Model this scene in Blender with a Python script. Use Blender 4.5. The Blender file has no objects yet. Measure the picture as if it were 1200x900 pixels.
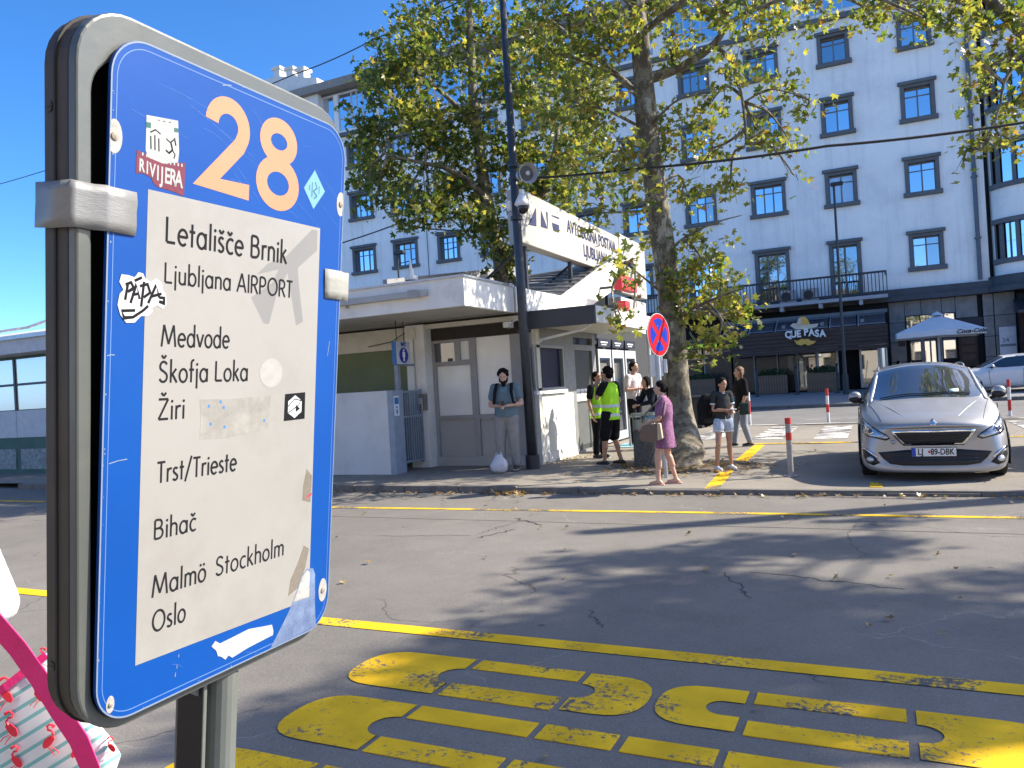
import bpy, bmesh, math, random
from mathutils import Vector, Matrix
from mathutils.bvhtree import BVHTree
from mathutils.geometry import delaunay_2d_cdt
R = math.radians
PI = math.pi
random.seed(7)
sc = bpy.context.scene
COL = sc.collection

# ------------------------------------------------------------------ camera
F, CX, CY, EYE = 901.0, 600.0, 450.0, 1.6
YAW, ROLL, PITCH = R(25.5), 0.058, math.atan(3.0 / 901.0)
Fd = Vector((-math.sin(YAW) * math.cos(PITCH), math.cos(YAW) * math.cos(PITCH), math.sin(PITCH)))
R0 = Vector((math.cos(YAW), math.sin(YAW), 0))
U0 = R0.cross(Fd)
Rd = R0 * math.cos(ROLL) - U0 * math.sin(ROLL)
Ud = Rd.cross(Fd)
CAM = Vector((0, 0, EYE))
cam = bpy.data.cameras.new('camera')
cam_o = bpy.data.objects.new('camera', cam)
COL.objects.link(cam_o)
rot = Matrix((Rd, Ud, -Fd)).transposed()
cam_o.matrix_world = Matrix.Translation(CAM) @ rot.to_4x4()
cam.sensor_width = 36.0
cam.lens = 36.0 * F / 1200.0
cam.clip_start = 0.05
cam.clip_end = 2000
sc.camera = cam_o

# ------------------------------------------------------------------ light
SUN_AZ, SUN_EL = R(30.6), R(38.0)            # azimuth measured from +X towards +Y
sun = bpy.data.lights.new('sun', 'SUN')
sun.energy = 3.75
sun.angle = R(0.5)
sun.color = (1.0, 0.91, 0.77)
sun_o = bpy.data.objects.new('sun', sun)
COL.objects.link(sun_o)
sdir = Vector((math.cos(SUN_EL) * math.cos(SUN_AZ), math.cos(SUN_EL) * math.sin(SUN_AZ), math.sin(SUN_EL)))
sun_o.rotation_euler = sdir.to_track_quat('Z', 'Y').to_euler()
sun_o.location = sdir * 60
world = bpy.data.worlds.new('World')
sc.world = world
world.use_nodes = True
wn = world.node_tree
for n in list(wn.nodes): wn.nodes.remove(n)
sky = wn.nodes.new('ShaderNodeTexSky')
sky.sky_type = 'NISHITA'
sky.sun_disc = False
sky.sun_elevation = SUN_EL
sky.sun_rotation = PI / 2 - SUN_AZ
sky.air_density = 0.5
sky.dust_density = 1.0
sky.ozone_density = 3.0
bg = wn.nodes.new('ShaderNodeBackground')
bg.inputs['Strength'].default_value = 0.15
wo = wn.nodes.new('ShaderNodeOutputWorld')
hs = wn.nodes.new('ShaderNodeHueSaturation'); hs.inputs['Saturation'].default_value = 1.27
wn.links.new(sky.outputs[0], hs.inputs['Color']); wn.links.new(hs.outputs[0], bg.inputs['Color'])
wn.links.new(bg.outputs[0], wo.inputs['Surface'])
sc.view_settings.view_transform = 'Standard'
sc.view_settings.look = 'None'
sc.view_settings.gamma = 1
sc.view_settings.exposure = 1.46
sc.render.engine = 'CYCLES'

# ------------------------------------------------------------------ surveying helpers: photograph pixel -> point on a known plane
def ray(px, py): return Rd * ((px - CX) / F) - Ud * ((py - CY) / F) + Fd
def gnd(px, py, z=0.0):
    d = ray(px, py); return CAM + d * ((z - EYE) / d.z)
def onY(px, py, y):
    d = ray(px, py); return CAM + d * (y / d.y)
def onX(px, py, x):
    d = ray(px, py); return CAM + d * (x / d.x)

# ------------------------------------------------------------------ materials
MATS = {}
def mat(name, c=(0.5, 0.5, 0.5), rough=0.7, var=0.12, scale=6.0, bump=0.0, metal=0.0, spec=None, coat=0.0, detail=6, dirt=None, bscale=None, stretch=None, streaks=0.0):
    if name in MATS: return MATS[name]
    m = bpy.data.materials.new(name); m.use_nodes = True
    t = m.node_tree; b = t.nodes['Principled BSDF']
    c = tuple(c)
    b.inputs['Roughness'].default_value = rough
    b.inputs['Metallic'].default_value = metal
    if spec is not None: b.inputs['Specular IOR Level'].default_value = spec
    if coat: b.inputs['Coat Weight'].default_value = coat; b.inputs['Coat Roughness'].default_value = 0.05
    tc = t.nodes.new('ShaderNodeTexCoord')
    src = tc.outputs['Object']
    if stretch:
        mp = t.nodes.new('ShaderNodeMapping'); mp.inputs['Scale'].default_value = stretch
        t.links.new(src, mp.inputs[0]); src = mp.outputs[0]
    n = t.nodes.new('ShaderNodeTexNoise'); n.inputs['Scale'].default_value = scale; n.inputs['Detail'].default_value = detail
    n.inputs['Roughness'].default_value = 0.65
    t.links.new(src, n.inputs['Vector'])
    r = t.nodes.new('ShaderNodeMapRange'); r.inputs[1].default_value = 0.3; r.inputs[2].default_value = 0.7
    t.links.new(n.outputs[0], r.inputs[0])
    mx = t.nodes.new('ShaderNodeMix'); mx.data_type = 'RGBA'
    lo = tuple(max(0, v * (1 - var)) for v in c) + (1,)
    hi = tuple(min(1, v * (1 + var)) for v in c) + (1,)
    mx.inputs[6].default_value = lo; mx.inputs[7].default_value = hi
    t.links.new(r.outputs[0], mx.inputs[0])
    out = mx.outputs[2]
    if dirt:
        dc, amt, dscale = dirt
        n2 = t.nodes.new('ShaderNodeTexNoise'); n2.inputs['Scale'].default_value = dscale; n2.inputs['Detail'].default_value = 8
        n2.inputs['Roughness'].default_value = 0.7
        t.links.new(src, n2.inputs['Vector'])
        r2 = t.nodes.new('ShaderNodeMapRange'); r2.inputs[1].default_value = 0.5; r2.inputs[2].default_value = 0.75
        r2.inputs[4].default_value = amt
        t.links.new(n2.outputs[0], r2.inputs[0])
        m2 = t.nodes.new('ShaderNodeMix'); m2.data_type = 'RGBA'; m2.inputs[7].default_value = tuple(dc) + (1,)
        t.links.new(r2.outputs[0], m2.inputs[0]); t.links.new(out, m2.inputs[6]); out = m2.outputs[2]
    t.links.new(out, b.inputs['Base Color'])
    if bump:
        bn = t.nodes.new('ShaderNodeBump'); bn.inputs['Strength'].default_value = bump; bn.inputs['Distance'].default_value = 0.02
        n3 = t.nodes.new('ShaderNodeTexNoise'); n3.inputs['Scale'].default_value = bscale or scale * 6; n3.inputs['Detail'].default_value = 5
        t.links.new(src, n3.inputs['Vector'])
        t.links.new(n3.outputs[0], bn.inputs['Height']); t.links.new(bn.outputs[0], b.inputs['Normal'])
    if streaks:
        mp2 = t.nodes.new('ShaderNodeMapping'); mp2.inputs['Scale'].default_value = (2.2, 2.2, 0.12); t.links.new(tc.outputs['Object'], mp2.inputs[0])
        n5 = t.nodes.new('ShaderNodeTexNoise'); n5.inputs['Scale'].default_value = 1.6; n5.inputs['Detail'].default_value = 9; n5.inputs['Roughness'].default_value = 0.6; t.links.new(mp2.outputs[0], n5.inputs[0])
        r5 = t.nodes.new('ShaderNodeMapRange'); r5.inputs[1].default_value = 0.5; r5.inputs[2].default_value = 0.75; r5.inputs[4].default_value = streaks; t.links.new(n5.outputs[0], r5.inputs[0])
        m5 = t.nodes.new('ShaderNodeMix'); m5.data_type = 'RGBA'; m5.inputs[7].default_value = (0.36, 0.35, 0.34, 1); t.links.new(r5.outputs[0], m5.inputs[0]); t.links.new(out, m5.inputs[6]); t.links.new(m5.outputs[2], b.inputs['Base Color'])
    MATS[name] = m
    return m
def glass(name, c=(0.02, 0.03, 0.04), mirror=0.5, rough=0.02, wob=0.03):
    if name in MATS: return MATS[name]
    m = bpy.data.materials.new(name); m.use_nodes = True
    t = m.node_tree; b = t.nodes['Principled BSDF']
    b.inputs['Base Color'].default_value = c + (1,); b.inputs['Roughness'].default_value = 0.3
    g = t.nodes.new('ShaderNodeBsdfGlossy'); g.inputs['Roughness'].default_value = rough; g.inputs['Color'].default_value = (0.92, 0.96, 1, 1)
    mx = t.nodes.new('ShaderNodeMixShader')
    lw = t.nodes.new('ShaderNodeLayerWeight'); lw.inputs[0].default_value = 0.25
    mr = t.nodes.new('ShaderNodeMapRange'); mr.inputs[3].default_value = mirror; mr.inputs[4].default_value = min(1, mirror + 0.5)
    t.links.new(lw.outputs[1], mr.inputs[0]); t.links.new(mr.outputs[0], mx.inputs[0])
    t.links.new(b.outputs[0], mx.inputs[1]); t.links.new(g.outputs[0], mx.inputs[2])
    tc = t.nodes.new('ShaderNodeTexCoord'); n = t.nodes.new('ShaderNodeTexNoise'); n.inputs['Scale'].default_value = 1.3
    bp = t.nodes.new('ShaderNodeBump'); bp.inputs['Strength'].default_value = wob
    t.links.new(tc.outputs['Object'], n.inputs['Vector']); t.links.new(n.outputs[0], bp.inputs['Height']); t.links.new(bp.outputs[0], g.inputs['Normal'])
    t.links.new(mx.outputs[0], t.nodes['Material Output'].inputs[0])
    MATS[name] = m
    return m
def emit(name, c, s):
    if name in MATS: return MATS[name]
    m = mat(name, c, 0.5); b = m.node_tree.nodes['Principled BSDF']
    b.inputs['Emission Color'].default_value = tuple(c) + (1,); b.inputs['Emission Strength'].default_value = s
    return m

def N(t, typ, **kw):
    n = t.nodes.new(typ)
    for k, v in kw.items(): setattr(n, k, v)
    return n
def asphalt(name, base, patch, cracks=True):
    m = bpy.data.materials.new(name); m.use_nodes = True
    t = m.node_tree; L = t.links.new; b = t.nodes['Principled BSDF']; b.inputs['Roughness'].default_value = 0.88
    b.inputs['Specular IOR Level'].default_value = 0.15
    geo = N(t, 'ShaderNodeNewGeometry'); P = geo.outputs['Position']
    def noise(s, d=5, r=0.6):
        n = N(t, 'ShaderNodeTexNoise'); n.inputs['Scale'].default_value = s; n.inputs['Detail'].default_value = d; n.inputs['Roughness'].default_value = r
        L(P, n.inputs['Vector']); return n.outputs[0]
    def rng(x, a, c, lo=0.0, hi=1.0):
        r = N(t, 'ShaderNodeMapRange'); r.inputs[1].default_value = a; r.inputs[2].default_value = c; r.inputs[3].default_value = lo; r.inputs[4].default_value = hi
        L(x, r.inputs[0]); return r.outputs[0]
    def mix(f, a, c, blend='MIX'):
        n = N(t, 'ShaderNodeMix', data_type='RGBA', blend_type=blend)
        if hasattr(f, 'links') or hasattr(f, 'node'): L(f, n.inputs[0])
        else: n.inputs[0].default_value = f
        for i, v in ((6, a), (7, c)):
            if isinstance(v, tuple): n.inputs[i].default_value = v + (1,)
            else: L(v, n.inputs[i])
        return n.outputs[2]
    col = mix(rng(noise(0.35, 6), 0.35, 0.65), base, patch)
    col = mix(rng(noise(2.2, 8, 0.7), 0.45, 0.8, 0, 0.45), col, tuple(v * 0.62 for v in base))
    # aggregate speckle
    col = mix(rng(noise(150, 3, 0.7), 0.52, 0.72, 0, 0.6), col, tuple(min(1, v * 1.75) for v in patch))
    col = mix(rng(noise(90, 3, 0.7), 0.55, 0.75, 0, 0.55), col, tuple(v * 0.45 for v in base))
    # oil spots
    v = N(t, 'ShaderNodeTexVoronoi'); v.inputs['Scale'].default_value = 1.6; v.inputs['Randomness'].default_value = 1
    L(P, v.inputs['Vector'])
    col = mix(rng(v.outputs['Distance'], 0.03, 0.055, 0.5, 0), col, (0.02, 0.02, 0.02))
    if cracks:
        wv = N(t, 'ShaderNodeTexNoise'); wv.inputs['Scale'].default_value = 1.4; wv.inputs['Detail'].default_value = 6; L(P, wv.inputs['Vector'])
        va = N(t, 'ShaderNodeVectorMath', operation='MULTIPLY_ADD'); va.inputs[1].default_value = (0.9, 0.9, 0.9)
        L(wv.outputs['Color'], va.inputs[0]); L(P, va.inputs[2])
        for s, w, a, colr, msc in ((0.33, 0.004, 0.7, tuple(v * 0.35 for v in base), 0.21), (0.55, 0.005, 0.4, tuple(min(1, v * 1.6) for v in patch), 0.3)):
            c2 = N(t, 'ShaderNodeTexVoronoi', feature='DISTANCE_TO_EDGE'); c2.inputs['Scale'].default_value = s
            L(va.outputs[0], c2.inputs['Vector'])
            msk = rng(c2.outputs['Distance'], w * 0.4, w, a, 0)
            gate = rng(noise(msc, 2), 0.5, 0.56)
            mm = N(t, 'ShaderNodeMath', operation='MULTIPLY'); L(msk, mm.inputs[0]); L(gate, mm.inputs[1])
            col = mix(mm.outputs[0], col, colr)
    L(col, b.inputs['Base Color'])
    bp = N(t, 'ShaderNodeBump'); bp.inputs['Strength'].default_value = 0.55; bp.inputs['Distance'].default_value = 0.006
    L(noise(110, 4, 0.7), bp.inputs['Height']); L(bp.outputs[0], b.inputs['Normal'])
    MATS[name] = m
    return m
def worn_paint(name, c, wear=0.5, under=(0.11, 0.108, 0.105)):
    m = bpy.data.materials.new(name); m.use_nodes = True
    t = m.node_tree; L = t.links.new; b = t.nodes['Principled BSDF']; b.inputs['Roughness'].default_value = 0.85; b.inputs['Specular IOR Level'].default_value = 0.12
    P = N(t, 'ShaderNodeNewGeometry').outputs['Position']
    n1 = N(t, 'ShaderNodeTexNoise'); n1.inputs['Scale'].default_value = 28; n1.inputs['Detail'].default_value = 8; n1.inputs['Roughness'].default_value = 0.75; L(P, n1.inputs[0])
    n2 = N(t, 'ShaderNodeTexNoise'); n2.inputs['Scale'].default_value = 1.8; n2.inputs['Detail'].default_value = 4; L(P, n2.inputs[0])
    ad = N(t, 'ShaderNodeMath', operation='ADD'); L(n1.outputs[0], ad.inputs[0]); L(n2.outputs[0], ad.inputs[1])
    r = N(t, 'ShaderNodeMapRange'); r.inputs[1].default_value = 1.0 + (0.5 - wear) * 0.5; r.inputs[2].default_value = r.inputs[1].default_value + 0.09
    L(ad.outputs[0], r.inputs[0])
    n3 = N(t, 'ShaderNodeTexNoise'); n3.inputs['Scale'].default_value = 4; n3.inputs['Detail'].default_value = 8; L(P, n3.inputs[0])
    r3 = N(t, 'ShaderNodeMapRange'); r3.inputs[1].default_value = 0.35; r3.inputs[2].default_value = 0.7; L(n3.outputs[0], r3.inputs[0])
    m0 = N(t, 'ShaderNodeMix', data_type='RGBA'); m0.inputs[6].default_value = tuple(c) + (1,); m0.inputs[7].default_value = tuple(v * 0.72 for v in c) + (1,)
    L(r3.outputs[0], m0.inputs[0])
    m1 = N(t, 'ShaderNodeMix', data_type='RGBA'); m1.inputs[7].default_value = under + (1,)
    L(r.outputs[0], m1.inputs[0]); L(m0.outputs[2], m1.inputs[6]); L(m1.outputs[2], b.inputs['Base Color'])
    bp = N(t, 'ShaderNodeBump'); bp.inputs['Strength'].default_value = 0.4; bp.inputs['Distance'].default_value = 0.004
    n4 = N(t, 'ShaderNodeTexNoise'); n4.inputs['Scale'].default_value = 110; L(P, n4.inputs[0]); L(n4.outputs[0], bp.inputs['Height']); L(bp.outputs[0], b.inputs['Normal'])
    MATS[name] = m
    return m

# ------------------------------------------------------------------ mesh builder
class MB:
    def __init__(s): s.v = []; s.f = []; s.m = []; s.uv = None
    def add(s, vs, fs, mi=0):
        o = len(s.v); s.v += [tuple(v) for v in vs]
        for f in fs: s.f.append([o + i for i in f]); s.m.append(mi)
        return s
    def box(s, a, b, mi=0, M=None):
        x0, y0, z0 = a; x1, y1, z1 = b
        vs = [(x0,y0,z0),(x1,y0,z0),(x1,y1,z0),(x0,y1,z0),(x0,y0,z1),(x1,y0,z1),(x1,y1,z1),(x0,y1,z1)]
        if M is not None: vs = [M @ Vector(v) for v in vs]
        return s.add(vs, [(0,3,2,1),(4,5,6,7),(0,1,5,4),(1,2,6,5),(2,3,7,6),(3,0,4,7)], mi)
    def prism(s, pts, d, mi=0):
        """pts: list of 3D points (planar polygon), d: extrusion vector"""
        n = len(pts); d = Vector(d); vs = [Vector(p) for p in pts] + [Vector(p) + d for p in pts]
        fs = [list(range(n))[::-1], list(range(n, 2 * n))] + [(i, (i + 1) % n, n + (i + 1) % n, n + i) for i in range(n)]
        return s.add(vs, fs, mi)
    def tube(s, pts, rad, n=8, mi=0, cap=True):
        pts = [Vector(p) for p in pts]
        if not hasattr(rad, '__len__'): rad = [rad] * len(pts)
        vs = []; up = None
        for i, p in enumerate(pts):
            d = (pts[min(i + 1, len(pts) - 1)] - pts[max(i - 1, 0)]).normalized()
            if up is None: up = d.orthogonal().normalized()
            up = (up - d * up.dot(d)).normalized(); w = d.cross(up)
            for k in range(n):
                a = 2 * PI * k / n
                vs.append(p + (up * math.cos(a) + w * math.sin(a)) * rad[i])
        fs = []
        for i in range(len(pts) - 1):
            for k in range(n):
                k2 = (k + 1) % n
                fs.append((i * n + k, i * n + k2, (i + 1) * n + k2, (i + 1) * n + k))
        if cap: fs += [list(range(n))[::-1], [(len(pts) - 1) * n + k for k in range(n)]]
        return s.add(vs, fs, mi)
    def cyl(s, a, b, r, n=16, mi=0, r2=None): return s.tube([a, b], [r, r if r2 is None else r2], n, mi)
    def ell(s, c, r, M=None, n=12, mi=0):
        vs = []; m = max(4, n // 2)
        for i in range(1, m):
            th = PI * i / m
            for k in range(n):
                a = 2 * PI * k / n
                vs.append(Vector((r[0] * math.sin(th) * math.cos(a), r[1] * math.sin(th) * math.sin(a), r[2] * math.cos(th))))
        vs += [Vector((0, 0, r[2])), Vector((0, 0, -r[2]))]
        if M is not None: vs = [M @ v for v in vs]
        vs = [v + Vector(c) for v in vs]
        fs = []
        for i in range(m - 2):
            for k in range(n): k2 = (k + 1) % n; fs.append((i * n + k, (i + 1) * n + k, (i + 1) * n + k2, i * n + k2))
        t, bt = (m - 1) * n, (m - 1) * n + 1
        for k in range(n):
            k2 = (k + 1) % n; fs.append((t, k, k2)); fs.append((bt, (m - 2) * n + k2, (m - 2) * n + k))
        return s.add(vs, fs, mi)
    def caps(s, a, b, r1, r2, n=10, mi=0):
        """tapered capsule, closed"""
        a = Vector(a); b = Vector(b); d = (b - a)
        l = d.length; d = d.normalized() if l > 1e-6 else Vector((0, 0, 1))
        pts = []; rr = []
        for t in (-1, -0.8, -0.4, 0): pts.append(a + d * t * r1); rr.append(max(0.001, r1 * math.sqrt(max(0, 1 - t * t))))
        for t in (0, 0.4, 0.8, 1): pts.append(b + d * t * r2); rr.append(max(0.001, r2 * math.sqrt(max(0, 1 - t * t))))
        return s.tube(pts, rr, n, mi)
    def rings(s, L, n=20, mi=0, cap=True):
        """L: list of (centre, rx, ry[, rot, power]) horizontal ellipse rings"""
        vs = []
        for it in L:
            c, rx, ry = it[:3]; ro = it[3] if len(it) > 3 else 0
            for k in range(n):
                a = 2 * PI * k / n; x, y = rx * math.cos(a), ry * math.sin(a)
                vs.append((c[0] + x * math.cos(ro) - y * math.sin(ro), c[1] + x * math.sin(ro) + y * math.cos(ro), c[2]))
        fs = []
        for i in range(len(L) - 1):
            for k in range(n): k2 = (k + 1) % n; fs.append((i * n + k, i * n + k2, (i + 1) * n + k2, (i + 1) * n + k))
        if cap: fs += [list(range(n))[::-1], [(len(L) - 1) * n + k for k in range(n)]]
        return s.add(vs, fs, mi)
WL = {}   # world location of every empty / thing
def thing(name, label, cat, loc=(0, 0, 0), group=None, kind=None):
    o = bpy.data.objects.new(name, None); COL.objects.link(o); o.location = loc; o.empty_display_size = 0.1
    WL[o.name] = Vector(loc)
    tag(o, label, cat, group, kind)
    return o
def tag(o, label=None, cat=None, group=None, kind=None):
    if label: o['label'] = label
    if cat: o['category'] = cat
    if group: o['group'] = group
    if kind: o['kind'] = kind
    return o
def mesh_of(mb, mats, smooth=False):
    me = bpy.data.meshes.new('m'); me.from_pydata([tuple(v) for v in mb.v], [], mb.f); 
    for m in (mats if isinstance(mats, (list, tuple)) else [mats]): me.materials.append(m)
    me.polygons.foreach_set('material_index', mb.m)
    if smooth: me.polygons.foreach_set('use_smooth', [True] * len(me.polygons))
    me.update()
    return me
def obj(name, mb, mats, parent=None, smooth=False, bevel=0, kind=None, label=None, local=False):
    """build in world coordinates unless local; the child is shifted to its parent's origin"""
    me = mb if isinstance(mb, bpy.types.Mesh) else mesh_of(mb, mats, smooth)
    me.name = name
    off = WL.get(parent.name, Vector()) if parent else Vector()
    if not local and off.length > 0 : me.transform(Matrix.Translation(-off))
    o = bpy.data.objects.new(name, me); COL.objects.link(o)
    if parent: o.parent = parent
    WL[o.name] = off
    if bevel:
        bv = o.modifiers.new('bevel', 'BEVEL'); bv.width = bevel; bv.segments = 2; bv.limit_method = 'ANGLE'
    if kind: o['kind'] = kind
    if label: o['label'] = label
    return o
def kids(o): return [c for c in o.children]
def copy_tree(o, parent=None):
    c = o.copy(); COL.objects.link(c); c.parent = parent
    for ch in kids(o): copy_tree(ch, c)
    return c
def evald(o):
    dg = bpy.context.evaluated_depsgraph_get(); dg.update()
    return bpy.data.meshes.new_from_object(o.evaluated_get(dg))
def remesh(mb, vox, smooth_it=3, m=None):
    me = mesh_of(mb, m or [])
    o = bpy.data.objects.new('tmp', me); COL.objects.link(o)
    r = o.modifiers.new('r', 'REMESH'); r.mode = 'VOXEL'; r.voxel_size = vox; r.use_smooth_shade = True
    s = o.modifiers.new('s', 'SMOOTH'); s.iterations = smooth_it; s.factor = 0.5
    res = evald(o); bpy.data.objects.remove(o)
    res.polygons.foreach_set('material_index', [0] * len(res.polygons))
    res.materials.clear()
    if m: res.materials.append(m)
    return res
def quadsheet(pts, z=0.0): return [(p[0], p[1], z) for p in pts]
def text_mesh(s, size, depth=0.002, bold=0.0, shear=0.0, sx=1.0):
    cu = bpy.data.curves.new('t', 'FONT'); cu.body = s; cu.size = size; cu.extrude = depth; cu.offset = bold; cu.shear = shear
    cu.align_x = 'CENTER'; cu.align_y = 'CENTER'; cu.resolution_u = 4
    o = bpy.data.objects.new('t', cu); COL.objects.link(o)
    me = evald(o); bpy.data.objects.remove(o)
    if sx != 1: me.transform(Matrix.Diagonal((sx, 1, 1, 1)))
    return me
def frame_mat(origin, ex, ez):
    """matrix whose local x = ex, local y = ez (text up), local z = normal"""
    ex = Vector(ex).normalized(); ez = Vector(ez).normalized(); n = ex.cross(ez)
    M = Matrix((ex, ez, n)).transposed().to_4x4(); M.translation = Vector(origin); return M
def put_text(name, s, size, origin, ex, ez, m, parent, depth=0.002, bold=0.0, sx=1.0, shear=0.0):
    me = text_mesh(s, size, depth, bold, shear, sx); me.transform(frame_mat(origin, ex, ez)); me.materials.clear(); me.materials.append(m)
    me.polygons.foreach_set('material_index', [0] * len(me.polygons))
    return obj(name, me, m, parent)
# ================================================================== palette
asph = asphalt('asphalt', (0.148, 0.138, 0.122), (0.2, 0.185, 0.163))
asph2 = asphalt('asphalt_far', (0.15, 0.146, 0.14), (0.2, 0.194, 0.185), cracks=False)
pave = asphalt('pavement_asphalt', (0.2, 0.182, 0.155), (0.27, 0.245, 0.205))
yellow = worn_paint('road_yellow', (0.84, 0.50, 0.02), 0.33)
yellow2 = worn_paint('road_yellow_worn', (0.8, 0.5, 0.03), 0.5)
white_paint = worn_paint('road_white', (0.55, 0.54, 0.51), 0.55)
kerbm = mat('kerb_concrete', (0.17, 0.155, 0.135), 0.9, 0.25, 5, 0.5, dirt=((0.06, 0.055, 0.05), 0.6, 3))
wallm = mat('hotel_render', (0.88, 0.87, 0.82), 0.9, 0.05, 0.6, 0.15, dirt=((0.56, 0.56, 0.57), 0.6, 0.35), bscale=30, streaks=0.28)
surm = mat('window_surround_paint', (0.115, 0.125, 0.13), 0.7, 0.15, 3)
sashm = mat('sash_paint', (0.16, 0.165, 0.165), 0.5, 0.1, 6)
win_glass = glass('window_glass', (0.015, 0.03, 0.06), 0.68)
dark_glass = glass('shop_glass', (0.012, 0.015, 0.018), 0.16)
pale_glass = glass('bright_glass', (0.3, 0.3, 0.28), 0.75)
stone = mat('stone_panel', (0.23, 0.225, 0.215), 0.75, 0.22, 2.5, 0.2)
darkm = mat('dark_metal', (0.022, 0.026, 0.032), 0.45, 0.2, 8)
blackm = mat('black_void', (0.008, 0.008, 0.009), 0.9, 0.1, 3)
whitem = mat('white_paint', (0.74, 0.73, 0.7), 0.6, 0.05, 4, dirt=((0.4, 0.38, 0.34), 0.35, 3))
greym = mat('grey_paint', (0.33, 0.345, 0.36), 0.55, 0.08, 3, dirt=((0.2, 0.2, 0.2), 0.3, 4))
galv = mat('galvanised', (0.42, 0.44, 0.46), 0.42, 0.15, 12, metal=0.7)

# ================================================================== ground
def terr(x, y):
    if y < 34: return -0.004
    if y > 41: return 0.40
    return -0.004 + (y - 34) / 7 * 0.404
def grid_sheet(name, xs, ys, zf, m, mask=None):
    mb = MB(); idx = {}
    for i, x in enumerate(xs):
        for j, y in enumerate(ys): idx[i, j] = len(mb.v); mb.v.append((x, y, zf(x, y)))
    for i in range(len(xs) - 1):
        for j in range(len(ys) - 1):
            if mask and not mask((xs[i] + xs[i + 1]) / 2, (ys[j] + ys[j + 1]) / 2): continue
            mb.f.append([idx[i, j], idx[i + 1, j], idx[i + 1, j + 1], idx[i, j + 1]]); mb.m.append(0)
    o = obj(name, mb, m, kind='structure', smooth=True); return o
def lin(a, b, n): return [a + (b - a) * i / n for i in range(n + 1)]
grid_sheet('ground', [-600, -60, -20, 0, 20, 60, 600], [-500, -30, 0, 10, 20, 34, 35, 36, 37, 38, 39, 40, 41, 60, 200, 600], terr, asph)
def plaza_z(x, y=0):
    if x < -5.6: return 0.10
    if x > -1.4: return 0.035
    return 0.10 - (x + 5.6) / 4.2 * 0.065
grid_sheet('pavement', [-40] + lin(-9, 0, 36) + [4, 12, 40], [10.58, 12, 14, 16, 18, 20, 22, 23.3], plaza_z, pave)
grid_sheet('street', lin(-40, 40, 4), [23.5, 26, 29, 32, 33.95], lambda x, y: 0.0, asph2)
grid_sheet('far_pavement', lin(-40, 40, 8), [34.2, 35, 36, 37, 38, 39, 40, 41, 44.2], lambda x, y: 0.13 + max(0, min(1, (y - 34) / 7)) * 0.30, mat('far_paving', (0.2, 0.2, 0.2), 0.85, 0.15, 3))
# kerbs: one stone after another
def kerb(name, x0, x1, y, w, zf, step=1.0, gap=0.012):
    base = obj(name, MB().box((x0, y + 0.02, -0.2), (x1, y + w - 0.01, zf((x0 + x1) / 2) - 0.03)), kerbm, kind='structure')
    x = x0; cache = {}
    while x < x1 - 0.01:
        z = round(zf(x + step / 2) + 0.004, 3); key = z
        if key not in cache:
            cache[key] = mesh_of(MB().box((gap / 2, 0, -0.15), (step - gap / 2, w, z)), kerbm)
        o = obj('kerb_stone', cache[key], kerbm, base, local=True, bevel=0.008); o.location = (x, y + random.uniform(-0.006, 0.006), random.uniform(-0.004, 0.003))
        x += step
    return base
kerb('kerb', -17, 7, 10.42, 0.16, plaza_z)
kerb('street_kerb', -12, 12, 23.3, 0.2, lambda x: 0.05, step=1.5)
kerb('far_kerb', -16, 14, 34.0, 0.2, lambda x: 0.13, step=1.5)
# drain joint and repair seams in front of the kerb
seam = mat('tar_seam', (0.035, 0.034, 0.033), 0.6, 0.2, 9)
def strip(name, pts, w, m, z=-0.004, zf=None, kind='structure', par=None):
    mb = MB()
    for i in range(len(pts) - 1):
        a, b = Vector(pts[i][:2]), Vector(pts[i + 1][:2]); d = (b - a).normalized(); n = Vector((-d.y, d.x)) * w / 2
        q = [a - n, b - n, b + n, a + n]
        mb.add([(p.x, p.y, (zf(p.x, p.y) if zf else 0) + z) for p in q], [(0, 1, 2, 3)])
    return obj(name, mb, m, par, kind=kind)
def wob(x0, x1, y, amp, n, seed=1):
    rr = random.Random(seed); return [(x0 + (x1 - x0) * i / n, y + rr.uniform(-amp, amp)) for i in range(n + 1)]
strip('road_seam', wob(-9, 7, 8.25, 0.015, 30, 2), 0.018, seam)
def jag(p, q, n, amp, seed):
    rr = random.Random(seed); p = Vector(p[:2]); q = Vector(q[:2]); d = (q - p); nn = Vector((-d.y, d.x)).normalized()
    return [p + d * (i / n) + nn * (rr.uniform(-amp, amp) if 0 < i < n else 0) for i in range(n + 1)]
crk = mat('crack', (0.03, 0.03, 0.03), 0.9, 0.2, 9)
for i, (a, b, w) in enumerate([((436, 628), (552, 627), 0.03), ((560, 630), (603, 620), 0.05), ((603, 607), (635, 615), 0.06), ((605, 612), (560, 625), 0.02), ((850, 670), (880, 700), 0.02), ((880, 670), (1060, 690), 0.02), ((690, 715), (705, 735), 0.014), ((940, 775), (965, 800), 0.008)]):
    strip('road_crack', jag(gnd(*a), gnd(*b), 14, 0.035, i), w * 0.45, crk, z=-0.003 + 0.0003 * i)
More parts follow.
